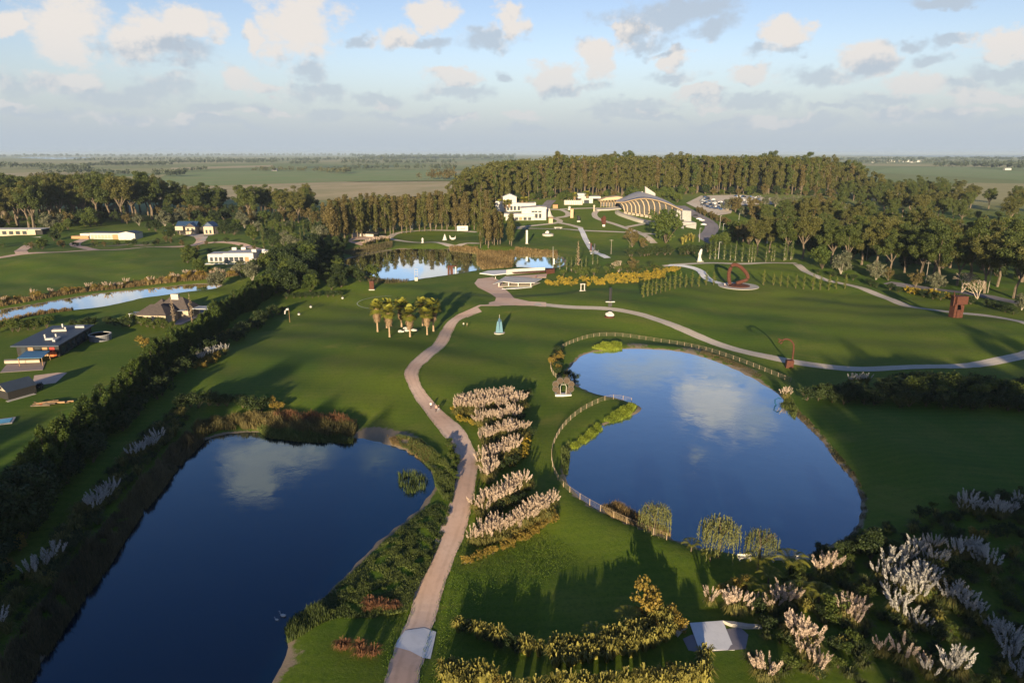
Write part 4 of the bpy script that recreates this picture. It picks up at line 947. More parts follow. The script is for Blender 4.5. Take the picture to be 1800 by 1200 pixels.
for p in [(878, 372), (888, 373), (895, 372), (918, 369), (925, 368), (1010, 358), (1032, 357)]: plant('palm', G(*p), 'distant palm in front of the white villa group', 'palms before the white villas', 1.0)
for (x, y) in along([(985, 352), (1010, 350), (1040, 352)], 6, 2, 66): plant('roundtree', (x, y), 'green garden tree beside the white rear houses', 'garden trees by the rear houses', .75)
for (x, y) in scatter([(1100, 350), (1190, 357), (1200, 345), (1110, 342)], 12, 8, 67): plant('roundtree', (x, y), 'leafy tree between museum roof and forest', 'trees between museum and forest', .9 + .3 * ur())

# ---------------------------------------------------------------- distant tree lines (one mass each)
def farline(name, pxs, n, h, label, m=M_EUC, wd=7):
    r_ = np.random.default_rng(n); it = []
    pts = [G(*p) for p in pxs]
    xs = np.linspace(0, len(pts) - 1, n)
    for q in xs:
        i = min(int(q), len(pts) - 2); t = q - i; p = pts[i].lerp(pts[i + 1], t); it.append((p.x + r_.normal() * wd, p.y + r_.normal() * wd * 2.0, h * (.75 + .5 * r_.random()), wd * (.8 + .5 * r_.random())))
    return joined(name, it, h, label, m, wd * .38, 34, False)
M_FAR = leafmat('far_leaf', (.045, .055, .026), (.085, .085, .04), 0)
M_FARD = leafmat('far_leaf_dark', (.03, .045, .028), (.055, .07, .04), 0)
farline('distant_treeline', [(450, 302), (500, 301), (560, 303), (600, 306), (612, 303)], 60, 15, 'brown tree line along the green pasture', M_FAR)
farline('distant_treeline', [(272, 310), (300, 311), (326, 309)], 24, 16, 'isolated dark copse on the far pasture', M_FARD)
farline('distant_treeline', [(310, 303), (340, 301), (360, 299)], 20, 12, 'low trees behind the isolated copse', M_FARD)
farline('distant_treeline', [(590, 301), (660, 299), (760, 299), (800, 300)], 70, 20, 'bluish wood behind the long pasture', M_FARD)
farline('distant_treeline', [(750, 318), (775, 318), (800, 318)], 26, 22, 'reddish wood at the left end of the forest', M_EUC2, 6)
farline('dark_plantation', [(-20, 297), (60, 297), (120, 300), (160, 303)], 80, 22, 'dark plantation on the far left plain', M_FARD, 9)
farline('distant_treeline', [(90, 306), (170, 305), (230, 309)], 40, 14, 'thin trees before the dark plantation', M_FARD)
for i, (x0, x1, y, n, h) in enumerate([(160, 300, 292, 70, 20), (300, 480, 287, 90, 22), (130, 400, 283, 90, 26), (400, 560, 284, 60, 24), (520, 700, 283, 90, 28), (600, 800, 288, 80, 22), (640, 900, 280, 110, 32), (0, 300, 275.5, 70, 46), (300, 640, 274.5, 90, 56), (620, 900, 276, 90, 46), (510, 560, 289, 20, 20)]):
    farline('distant_treeline', [(x0, y + .6), ((x0 + x1) / 2, y), (x1, y + .3)], n, h, ['hazy tree belt on the far plain', 'faint wooded rise on the horizon'][y < 279], M_FARD, 10 if y > 281 else 30)
farline('distant_treeline', [(1500, 289), (1560, 288), (1640, 287), (1720, 288), (1800, 292)], 110, 24, 'wood before the distant coastal town', M_FARD, 10)
farline('distant_treeline', [(1640, 294), (1720, 295), (1800, 299)], 70, 24, 'darker wood at the far right', M_FARD, 10)
farline('distant_treeline', [(1480, 283), (1600, 282), (1720, 281), (1820, 282)], 110, 26, 'last trees before the sea', M_FARD, 18)

# ================================================================ reeds and banks (uncountable)
M_REEDG2 = leafmat('gold_green_reed', (.06, .065, .022), (.20, .16, .06), .3)
def reeds(name, regions, n, h, m, label, seed, wid=.05, droop=.4, spread=.35, clump=.0):
    """regions: list of pixel polygons"""
    r = np.random.default_rng(seed); polys = [[np.array(G(*q)[:2]) for q in pg] for pg in regions]
    areas = [abs(sum(p[i][0] * p[(i + 1) % len(p)][1] - p[(i + 1) % len(p)][0] * p[i][1] for i in range(len(p)))) / 2 for p in polys]
    V, VAR = [], []
    for poly, ar in zip(polys, areas):
        k = int(n * ar / sum(areas)); pa = np.array(poly); pts = np.zeros((0, 2))
        while len(pts) < k:
            q = pa.min(0) + r.random((k * 2, 2)) * (pa.max(0) - pa.min(0)); q = q[inpoly(poly, q[:, 0], q[:, 1])]
            if clump:
                f = np.sin(q[:, 0] * 1.1 + 2 * np.sin(q[:, 1] * .7)) * np.sin(q[:, 1] * .9 + np.sin(q[:, 0] * .5)); q = q[f > clump - 1 + r.random(len(q)) * .6]
            pts = np.concatenate([pts, q])
        pts = pts[:k]
        z = np.array([HG(x, y) for x, y in pts]); z = np.maximum(z, WZ - .3)
        hv = (.50 + .20 * np.sin(pts[:, 0] * .35) * np.sin(pts[:, 1] * .28 + 1) + .16 * np.sin(pts[:, 0] * 1.3 + pts[:, 1]) + .45 * r.random(k) ** 1.5) * h
        a = r.random(k) * 6.28; d = np.stack([np.cos(a), np.sin(a), 0 * a], 1); sd = np.stack([-d[:, 1], d[:, 0], 0 * a], 1) * wid; sp = (spread * r.random(k))[:, None] * h
        p0 = np.c_[pts, z - .1]; p1 = p0 + d * sp * .35 + np.c_[0 * a, 0 * a, hv * .6]; p2 = p0 + d * sp + np.c_[0 * a, 0 * a, hv * (1 - .3 * droop)]
        V.append(np.stack([p0 - sd, p0 + sd, p1 + sd, p1 - sd, p1 - sd, p1 + sd, p2 + sd * .25, p2 - sd * .25], 1).reshape(-1, 3))
        cv = np.clip(.5 + .25 * np.sin(pts[:, 0] * .2 + pts[:, 1] * .13) + r.normal(0, .2, k), 0, 1); VAR.append(np.repeat(cv, 8))
    o = link(name, leafmesh(name, np.concatenate(V), np.concatenate(VAR), m)); o['kind'] = 'stuff'; o['label'] = label
    return o
reeds('reeds', [[(20, 1215), (55, 1192), (85, 1145), (120, 1090), (155, 1040), (190, 995), (220, 945), (250, 900), (280, 865), (305, 830), (335, 797), (360, 772), (330, 765), (295, 795), (250, 845), (200, 905), (150, 965), (90, 1040), (40, 1105), (-20, 1190)]], 24000, 1.9, M_REED, 'dark brown reeds on the long left bank of the deep pond', 1, .045, clump=.25)
reeds('reeds', [[(350, 770), (385, 755), (440, 752), (500, 757), (560, 764), (622, 766), (630, 752), (560, 740), (490, 735), (430, 735), (370, 742), (335, 755)]], 14000, 2.2, M_REEDG2, 'brown and green reeds on the far bank of the deep pond', 2, .045, clump=.2)
reeds('reeds', [[(450, 752), (500, 757), (560, 764), (622, 768), (620, 776), (540, 774), (470, 766)]], 6000, 1.9, M_REEDG, 'green reeds standing in the far margin of the deep pond', 3, .045)
reeds('reeds', [[(480, 742), (620, 752), (628, 745), (560, 733), (490, 730)]], 2500, 2.4, M_RUSTG, 'rust tinted seed heads above the far reeds', 31, .05)
reeds('rushes', [[(695, 765), (740, 772), (785, 810), (800, 840), (798, 870), (780, 880), (765, 850), (760, 825), (735, 800), (705, 782)]], 11000, 1.1, M_REEDG, 'green and tawny rushes between deep pond and path', 4, .035, clump=.2)
reeds('rushes', [[(680, 765), (735, 772), (760, 795), (750, 812), (715, 790), (690, 780)]], 4500, .9, M_REEDY, 'tawny dry grass at the corner of the deep pond', 5, .03, clump=.3)
reeds('cattails', [[(700, 828), (742, 826), (752, 842), (745, 860), (715, 864), (702, 850)]], 900, 1.9, M_REEDG, 'cattails standing in the water near the path', 6, .05, clump=.3)
reeds('bank_weeds', [[(780, 880), (798, 870), (780, 930), (755, 985), (730, 1030), (715, 1065), (660, 1075), (590, 1085), (520, 1110), (500, 1100), (560, 1055), (620, 1000), (680, 945), (740, 895)]], 26000, .6, M_REEDG, 'rough low weeds on the bank below the path', 7, .05, .6, .8, .35)
reeds('bank_weeds', [[(500, 1100), (520, 1070), (565, 1060), (580, 1085), (540, 1110), (505, 1125)]], 3500, 1.3, M_REEDG, 'sedge clump at the water edge beside the white birds', 8, .04)
reeds('bank_grass', [[(1060, 738), (1085, 722), (1112, 708), (1120, 712), (1108, 728), (1080, 740)], [(1000, 784), (1020, 768), (1052, 742), (1060, 752), (1040, 768), (1015, 785)], [(1040, 612), (1060, 604), (1092, 603), (1094, 611), (1070, 614)]], 11000, 1.35, M_LIME, 'bright lime green sedge along the rounded pond', 9, .045)
reeds('bank_grass', [[(1370, 705), (1392, 700), (1402, 720), (1398, 732), (1385, 722)], [(985, 790), (1000, 775), (1002, 800), (998, 830), (990, 830)]], 3000, 1.2, M_REEDG, 'green sedge tufts on the rounded pond margins', 10, .045)
reeds('reeds', [[(1055, 885), (1085, 880), (1125, 902), (1170, 920), (1180, 938), (1130, 925), (1075, 905)]], 4500, 1.6, M_REEDY, 'tawny reeds at the near fence of the rounded pond', 11, .04)
reeds('reeds', [[(838, 440), (870, 442), (905, 443), (900, 470), (850, 474), (838, 462)], [(905, 440), (980, 443), (980, 449), (905, 447)], [(790, 434), (840, 437), (840, 444), (790, 438)]], 13000, 2.1, M_REEDY, 'tawny reed bed at the lake below the promontory', 12, .09)
reeds('reeds', [[(0, 540), (95, 522), (170, 510), (250, 502), (330, 495), (440, 488), (450, 480), (330, 487), (230, 495), (150, 505), (60, 522), (0, 532)], [(0, 570), (75, 552), (130, 545), (128, 552), (60, 562), (0, 580)]], 15000, 2.3, M_REEDY, 'tawny reeds along the narrow water', 13, .07, clump=.15)
reeds('reeds', [[(598, 440), (690, 425), (690, 436), (620, 450)], [(640, 490), (705, 492), (720, 490), (715, 496), (650, 500)]], 5000, 2.0, M_REED, 'brown reeds on the left shore of the lake', 14, .07)
reeds('bank_weeds', [[(1385, 713), (1412, 738), (1442, 768), (1472, 808), (1498, 838), (1514, 870), (1512, 905), (1494, 934), (1508, 936), (1524, 905), (1524, 868), (1506, 834), (1480, 802), (1450, 765), (1418, 733), (1392, 708)], [(1230, 620), (1285, 640), (1335, 664), (1340, 658), (1290, 633), (1235, 612)]], 7000, .5, M_REED, 'dark ragged weeds fringing the right shore of the rounded pond', 15, .035, clump=.2)
for (x, y) in scatter([(0, 538), (95, 520), (250, 500), (350, 492), (440, 488), (445, 480), (330, 486), (150, 505), (0, 528)], 40, 2.6, 70): plant('gold' if ur() < .55 else 'pampas', (x, y), 'tawny bush or grass clump on the bank of the narrow water', 'bank plants of the narrow water', .8 + .35 * ur())
for (x, y) in along([(320, 730), (340, 722), (380, 722), (420, 724), (470, 728)], 2.5, .9, 71): plant('dshrub', (x, y), 'dense brown green bush at the head of the deep pond', 'bushes at the head of the deep pond', 1.0 + .35 * ur())
for (x, y) in along([(440, 722), (470, 720), (490, 726)], 2.2, .6, 72): plant('gold', (x, y), 'tawny bush above the far reeds', 'tawny bushes above the far reeds', .75)
for (x, y) in along([(982, 620), (976, 640), (984, 655), (1000, 664), (1020, 668)], 1.9, .7, 73): plant('dshrub' if ur() < .7 else 'gold', (x, y), 'dark shrub between fence and rounded pond', 'shrubs between fence and pond', .62 + .2 * ur())
for i, (p, s_) in enumerate([((1150, 935), 1.2), ((1262, 978), 1.5), ((1335, 984), 1.15)]): plant('willow', G(*p), ['pale weeping tree beside the near fence', 'largest weeping willow standing before the rounded pond', 'smaller weeping willow right of the large one'][i], None, s_, i)
# dark hedge on the right
for (x, y) in scatter([(1392, 700), (1480, 690), (1600, 680), (1800, 690), (1830, 700), (1830, 728), (1700, 728), (1560, 720), (1440, 708)], 70, 2.4, 74): plant('dshrub', (x, y), 'dark shrub in the thick hedge right of the rounded pond', 'thick dark hedge right of the pond', .95 + .4 * ur())
for (x, y) in scatter([(1560, 690), (1830, 695), (1830, 720), (1640, 715)], 16, 4, 75): plant('shrub', (x, y), 'taller green shrub rising from the dark hedge', 'taller shrubs in the dark hedge', 1.3 + .4 * ur())
for i, (x, y) in enumerate(along([(1500, 672), (1530, 671)], 2.0, .4, 76)): plant('pampasw', (x, y), 'white plumed pampas clump on the dark hedge', 'pampas on the dark hedge', .9)
for p in [(1555, 690), (1590, 688), (1640, 690)]: plant('featherpalm', G(*p), 'small palm poking out of the dark hedge', 'palms in the dark hedge', 1.5)
plant('pampas', G(1380, 700), 'single pampas clump at the left tip of the dark hedge', None, 1.0)
# pampas bed in the middle
rows = [[(806, 722), (835, 722), (865, 718), (890, 712), (925, 704)], [(845, 745), (875, 738), (910, 730)], [(850, 775), (885, 765), (925, 756)], [(850, 812), (880, 800), (905, 790)], [(840, 890), (870, 880), (900, 862), (920, 848)], [(838, 935), (858, 932), (884, 922)], [(880, 922), (910, 915), (945, 900), (972, 892)], [(856, 838), (862, 822)], [(808, 712), (850, 708), (900, 700)]]
for i, rw in enumerate(rows):
    for (x, y) in along([(q[0] + 1, q[1] + 9) for q in rw], 1.2, .4, 480 + i): plant('goldtuss', (x, y), 'tawny green grass tussock at the front of the pampas rows', 'tussocks of the central bed', .9 + .3 * ur())
    for (x, y) in along(rw, 1.15, .35, 80 + i) + along([(q[0] + 1, q[1] + 4) for q in rw], 2.4, .4, 680 + i): plant('pampas', (x, y), 'pink white plumed pampas clump in the long bed beside the path', 'pampas clumps in the central bed', .80 + .3 * ur())
for i, rw in enumerate([[(905, 760), (930, 765)], [(870, 825), (915, 810)], [(880, 780), (915, 770)], [(858, 900), (920, 880)], [(890, 745), (925, 728)], [(915, 700), (932, 690)]]):
    for (x, y) in along(rw, 1.7, .5, 90 + i): plant('dshrub', (x, y), 'dark shrub between the rows of the central pampas bed', 'dark shrubs in the central bed', .55 + .2 * ur())
for i, rw in enumerate([[(820, 978), (850, 965), (885, 950), (920, 935), (955, 918), (980, 905)], [(885, 940), (930, 922), (970, 902)]]):
    for (x, y) in along(rw, 1.25, .3, 96 + i): plant('gold', (x, y), 'low golden green shrub edging the foot of the central bed', 'golden edging of the central bed', .42 + .14 * ur())
for (x, y) in along([(800, 720), (808, 738), (830, 745), (845, 748)], 1.2, .35, 98): plant('yellow', (x, y), 'small yellow flowering shrub at the head of the central bed', 'yellow shrubs at the head of the central bed', .5)
for (x, y) in along([(925, 770), (918, 800), (895, 815)], 1.6, .4, 99): plant('yellow', (x, y), 'yellow leaved shrub on the right flank of the central bed', 'yellow shrubs on the flank of the central bed', .5)
# scrub joining the left bank to the hedge
LB = [(-30, 1180), (40, 1085), (120, 985), (200, 885), (280, 795), (330, 745), (310, 730), (250, 775), (160, 875), (70, 975), (-40, 1085)]
for k, (x, y) in enumerate(scatter(LB, 120, 1.6, 165)):
    q = ['tussock', 'dshrub', 'tussock', 'goldtuss', 'shrub'][k % 5]
    plant(q, (x, y), {'tussock': 'dark grass tussock in the scrub above the left bank', 'dshrub': 'dark bush in the scrub above the left bank', 'goldtuss': 'tawny tussock in the scrub above the left bank', 'shrub': 'green bush in the scrub above the left bank'}[q], {'tussock': 'dark tussocks of the bank scrub', 'dshrub': 'dark bushes of the bank scrub', 'goldtuss': 'tawny tussocks of the bank scrub', 'shrub': 'green bushes of the bank scrub'}[q], (.9 + .5 * ur()) if 'tuss' in q else .3 + .25 * ur())
# pampas on the left bank
for i, rw in enumerate([[(60, 1015), (75, 1003), (100, 985)], [(168, 900), (185, 882), (205, 868)], [(240, 812), (262, 795), (285, 780)], [(352, 645), (375, 635), (395, 630)], [(0, 1105), (6, 1100)]]):
    for (x, y) in along(rw, 1.6, .3, 110 + i): plant('pampasw', (x, y), ['white plumed pampas on the left bank, lowest long group', 'white plumed pampas on the left bank, middle group', 'white plumed pampas on the left bank, upper group', 'white plumed pampas beside the hedge gap', 'white plumed pampas at the left picture edge'][i], ['lowest pampas on the left bank', 'middle pampas on the left bank', 'upper pampas on the left bank', 'pampas beside the hedge gap', 'pampas at the left edge'][i], .85 + .2 * ur())
for p in [(225, 665), (102, 762)]: plant('pampas', G(*p), 'single tawny grass clump beside the pine hedge', 'single clumps beside the hedge', .75)
# foreground flax and shrubs
for i, (rw, kd) in enumerate([([(808, 1092), (840, 1100), (870, 1112), (900, 1128), (945, 1142)], 0), ([(975, 1150), (1020, 1142), (1065, 1136), (1110, 1122), (1150, 1110), (1180, 1095)], 1), ([(985, 1165), (1060, 1158), (1140, 1140), (1185, 1118)], 1), ([(785, 1168), (815, 1182), (850, 1195), (900, 1215)], 1), ([(785, 1190), (830, 1212)], 1), ([(930, 1216), (1010, 1222), (1090, 1220)], 0), ([(1100, 1215), (1160, 1205), (1220, 1185), (1245, 1170)], 1), ([(1150, 1220), (1230, 1205)], 1)]):
    for (x, y) in along(rw, .85, .35, 120 + i):
        k = 'flax' if ur() < (.8 if kd else .6) else ('gold' if kd else 'dshrub')
        plant(k, (x, y), {'flax': 'spiky flax plant in the curved foreground bed', 'gold': 'golden shrub among the foreground flax', 'dshrub': 'dark shrub among the foreground flax'}[k], {'flax': 'foreground flax', 'gold': 'golden shrubs among the flax', 'dshrub': 'dark shrubs among the flax'}[k], (1.0 + .4 * ur()) if k == 'flax' else .5 + .2 * ur())
plant('gold', G(1135, 1082), 'tall golden leaved shrub at the right end of the foreground bed', None, 1.35, 0, 1.25)
plant('gold', G(1172, 1092), 'second golden shrub leaning right of the tall one', None, .95, 1); plant('gold', G(1195, 1108), 'low golden shrub at the end of the foreground bed', None, .75, 2)
for i, p in enumerate([(1045, 1125), (1102, 1098)]): plant('featherpalm', G(*p), ['small feathery palm on the inner side of the foreground bed', 'small feathery palm left of the tall golden shrub'][i], None, .85, i)
# garden in the lower right
slabpx = [(1196, 1090), (1305, 1090), (1325, 1155), (1215, 1155)]
GPOLY = [(1450, 975), (1540, 930), (1600, 925), (1640, 905), (1740, 885), (1840, 880), (1880, 1230), (1300, 1230), (1320, 1160), (1310, 1085), (1400, 1010)]
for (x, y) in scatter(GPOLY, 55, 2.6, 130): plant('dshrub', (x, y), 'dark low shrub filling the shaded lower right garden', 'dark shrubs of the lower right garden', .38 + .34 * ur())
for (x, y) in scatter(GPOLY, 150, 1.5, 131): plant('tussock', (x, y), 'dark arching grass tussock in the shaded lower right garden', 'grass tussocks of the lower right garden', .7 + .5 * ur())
for (x, y) in scatter(GPOLY, 26, 4, 132): plant('flax', (x, y), 'spiky flax plant in the shaded lower right garden', 'flax of the lower right garden', .7 + .4 * ur())
for (x, y) in scatter(GPOLY, 75, 2.2, 133): plant('shrub', (x, y), 'olive green bush lightening the lower right garden', 'green bushes of the lower right garden', .4 + .3 * ur())
PG = [([(1258, 1070), (1290, 1075), (1325, 1078)], 'pampas', 'sunlit pampas behind the white slab'), ([(1345, 1075), (1380, 1072), (1405, 1070)], 'pampas', 'sunlit pampas right of the slab group'), ([(1440, 1010), (1475, 1005)], 'pampas', 'pampas under the right pond shore'),
      ([(1555, 1030), (1585, 1000), (1620, 985), (1650, 978)], 'pampasw', 'upper pampas of the big white drift'), ([(1560, 1050), (1590, 1030), (1610, 1060), (1640, 1000)], 'pampasw', 'middle pampas of the big white drift'), ([(1585, 1085), (1605, 1105), (1640, 1115)], 'pampasw', 'lower pampas of the big white drift'),
      ([(1690, 920), (1720, 922), (1760, 925), (1790, 905)], 'pampasw', 'pampas along the top right corner of the garden'), ([(1690, 1000), (1705, 990), (1730, 1020)], 'pampasw', 'pampas between two yellow shrubs'), ([(1665, 1068), (1700, 1075), (1730, 1095)], 'pampasw', 'pampas under the yellow shrub'),
      ([(1380, 1135), (1405, 1145), (1425, 1175), (1445, 1200)], 'pampas', 'pampas column right of the slab'), ([(1550, 1165), (1580, 1170), (1605, 1168)], 'pampas', 'sunlit pampas at the bottom of the garden'), ([(1640, 1190), (1670, 1185), (1705, 1190)], 'pampasw', 'grey pampas at the bottom of the garden'),
      ([(1745, 1110), (1765, 1140), (1785, 1175), (1795, 1200)], 'pampasw', 'pampas down the right picture edge'), ([(1325, 1205), (1350, 1210)], 'pampas', 'pampas at the bottom edge below the slab'), ([(1490, 1090), (1500, 1110)], 'pampas', 'small pampas beside the round garden tree')]
for i, (rw, k, lb) in enumerate(PG):
    for (x, y) in along(rw, 1.15, .5, 140 + i): plant(k, (x, y), lb, lb, .55 + .62 * ur() ** 1.2)
plant('gold', G(1665, 1055), 'broad yellow green shrub in the middle of the shaded garden', None, 1.1, 0, .8); plant('gold', G(1690, 1060), 'yellow green shrub adjoining the broad one', None, .8)
plant('gold', G(1712, 965), 'yellow green shrub in the upper right garden', None, .8); plant('gold', G(1272, 1045), 'golden shrub pair, left one behind the slab', None, .8, 1); plant('gold', G(1300, 1035), 'golden shrub pair, right one behind the slab', None, .8, 2)
plant('shrub', G(1468, 1085), 'rounded leafy green tree in the middle of the garden', None, 1.05); plant('darktree', G(1530, 985), 'dark rounded tree at the right pond shore', None, .45)
for (x, y) in along([(1455, 980), (1490, 970), (1515, 960)], 1.8, .6, 160): plant('dshrub', (x, y), 'dark bush on the near right shore of the rounded pond', 'dark bushes on the near shore', .75)
for i, (p, s_) in enumerate([((1332, 1000), 1.0), ((1388, 1008), 1.25), ((1312, 1035), .8), ((1350, 1025), .9), ((1405, 1060), 1.05), ((1438, 1062), 1.0), ((1215, 968), .75), ((1248, 985), .7), ((1350, 1060), .9)]): plant('featherpalm', G(*p), 'small palm of the garden behind the slab, ' + ['before the small willow', 'largest with bright crown', 'near the golden pair', 'in the middle of the shade', 'fern like and light green', 'fern like at its right', 'at the fence end', 'right of the fence end', 'behind the slab pampas'][i], 'palms of the lower right garden', s_)
for (x, y) in along([(640, 1058), (665, 1060), (700, 1056)], 1.1, .35, 161): plant('rustgrass', (x, y), 'rust coloured grass clump on the upper bank by the path', 'upper rust grasses by the path', 1.15)
for (x, y) in along([(598, 1132), (625, 1138), (660, 1138)], 1.1, .4, 162): plant('rustgrass', (x, y), 'rust coloured grass clump on the lower bank by the path', 'lower rust grasses by the path', 1.25)
for (x, y) in scatter([(770, 905), (790, 880), (785, 920), (740, 1000), (700, 1050), (640, 1045), (580, 1080), (640, 990), (700, 940)], 22, 2.5, 163): plant('shrub', (x, y), 'knee high green bush on the rough bank left of the path', 'low bushes on the rough bank', .16 + .16 * ur())
for (x, y) in along([(795, 845), (800, 815), (795, 795), (785, 775)], 1.2, .5, 164): plant('shrub', (x, y), 'small leafy bush along the left edge of the path bend', 'bushes along the path bend', .35 + .15 * ur())

# ================================================================ fences round the rounded pond
M_POST = mat('fence_timber', (.36, .27, .18), .85, (.27, .20, .13), 4)
M_WIRE = mat('fence_wire', (.33, .28, .21), .6, None, 4, metal=.2)
def fence(px, label, step=2.6, h=1.25):
    pts = along(px, step, 0, 1); pts = [np.array(p) for p in pts]
    o = thing('pond_fence', label, 'fence', (pts[0][0], pts[0][1], HG(*pts[0])))
    pm = MB().box((0, 0, h / 2 - .1), (.10, .10, h + .2)).mesh('post', M_POST); base = np.array((pts[0][0], pts[0][1], HG(*pts[0])))
    gp = [np.array((p[0], p[1], HG(p[0], p[1]))) - base for p in pts]
    for g in gp: link('post', pm, o, tuple(g))
    wire = MB(); rail = MB()
    for a_, b_ in zip(gp, gp[1:]):
        rail.tube([a_ + (0, 0, h * .96), b_ + (0, 0, h * .96)], .022, 4)
        for zz in (.15, .4, .65, .9): wire.tube([a_ + (0, 0, zz), b_ + (0, 0, zz)], .007, 3, False)
        for k in range(1, 9): q = a_ + (b_ - a_) * k / 9; wire.tube([q + (0, 0, .05), q + (0, 0, h * .95)], .007, 3, False)
    rail.build('top_rail', M_POST, o); wm = wire.build('wire_mesh', M_WIRE, o); wm['kind'] = 'stuff'
    return o
fence([(1390, 668), (1350, 652), (1300, 632), (1250, 615), (1200, 601), (1150, 592), (1100, 588), (1060, 589), (1025, 595), (995, 607), (975, 625), (968, 642), (972, 658), (985, 667), (1000, 671), (1020, 676)], 'pale post and wire fence round the far shore of the rounded pond')
fence([(1110, 703), (1090, 700), (1065, 703), (1035, 715), (1005, 735), (985, 758), (972, 785), (970, 812), (978, 838), (998, 860), (1030, 880), (1070, 902), (1120, 925), (1160, 942), (1195, 953)], 'pale post and wire fence curving round the near bay')

# tufted turf of the nearest lawns and the ragged grass along the path edges


def edge_tufts(line, side, seed):
    r = np.random.default_rng(seed); V, VAR = [], []
    for a_, b_ in zip(line, line[1:]):
        n = int(np.linalg.norm(b_ - a_) * 14)
        for q in range(n):
            p = a_ + (b_ - a_) * r.random() + r.normal(0, .22, 2); hh = .12 + .22 * r.random() ** 2; z = HG(p[0], p[1]); an = r.random() * 6.28; d_ = np.array([math.cos(an), math.sin(an), 0]); sd = np.array([-d_[1], d_[0], 0]) * .03; p0 = np.array([p[0], p[1], z])
            V += [p0 - sd, p0 + sd, p0 + sd * .6 + d_ * .1 + (0, 0, hh), p0 - sd * .6 + d_ * .1 + (0, 0, hh)]; VAR += [np.clip(.5 + r.normal() * .25, 0, 1)] * 4
    return V, VAR
Va, VRa = edge_tufts(PL_, 0, 1); Vb, VRb = edge_tufts(PR_, 1, 2)
o = link('path_edge_grass', leafmesh('path_edge_grass', np.array(Va + Vb), np.array(VRa + VRb), M_LAWNB)); o['kind'] = 'stuff'; o['label'] = 'ragged grass creeping over the edges of the gravel path'
reeds('lawn_grass', [[(770, 1080), (800, 960), (990, 910), (1000, 870), (1200, 960), (1240, 1000), (1200, 1080), (1000, 1150), (760, 1160)], [(550, 1215), (590, 1090), (700, 1075), (680, 1170), (665, 1215)], [(745, 1215), (760, 1150), (980, 1150), (1200, 1110), (1210, 1160), (1100, 1215)], [(930, 900), (945, 700), (985, 680), (960, 800), (985, 870)], [(1430, 740), (1600, 735), (1800, 730), (1800, 880), (1640, 890), (1530, 920)]], 60000, .13, M_LAWNB, 'short tufted turf of the nearest lawns', 21, .04, .6, .8)

# ================================================================ buildings
M_WHITE = mat('white_render', (.47, .45, .42), .8, (.40, .38, .35), .6)
M_CREAM = mat('cream_render', (.42, .35, .26), .8, (.36, .30, .22), .8)
M_GLASS = mat('window_glass', (.035, .045, .055), .08, (.05, .055, .06), .4, spec=.6)
M_DROOF = mat('dark_metal_roof', (.028, .040, .060), .55, (.035, .048, .070), .5, spec=.4)
M_BLUER = mat('blue_black_roof', (.02, .045, .095), .45, (.025, .055, .11), .7, spec=.4)
M_GROOF = mat('slate_roof', (.085, .068, .06), .85, (.055, .046, .044), 1.5, bump=.3)
M_LROOF = mat('pale_roof', (.36, .37, .37), .7, (.29, .30, .31), .4)
M_WOOD = mat('timber_cladding', (.36, .22, .11), .75, (.27, .16, .08), 3)
M_RIB = mat('laminated_timber', (.42, .31, .19), .6, (.36, .26, .155), 2)
M_DWALL = mat('dark_cladding', (.018, .018, .018), .8, (.030, .027, .024), 2)
M_STONE = mat('pale_stone', (.44, .41, .36), .85, (.38, .35, .30), 1.5)
M_POOL = watermat('pool_water', (.08, .35, .40), .03, .03, 3.0, 2.0)
M_RED = mat('red_paint', (.36, .03, .02), .6, (.30, .025, .02), 3)
M_CORTEN = mat('rusted_steel', (.09, .030, .017), .85, (.06, .021, .013), 1.6, bump=.2)
M_DARKM = mat('dark_metal', (.03, .03, .032), .5)
M_SHELL = mat('zinc_shell_roof', (.34, .31, .28), .5, (.28, .26, .25), .15, spec=.5)
def loc(o, x, y, yaw):
    c, s = math.cos(yaw), math.sin(yaw); return (o[0] + x * c - y * s, o[1] + x * s + y * c)
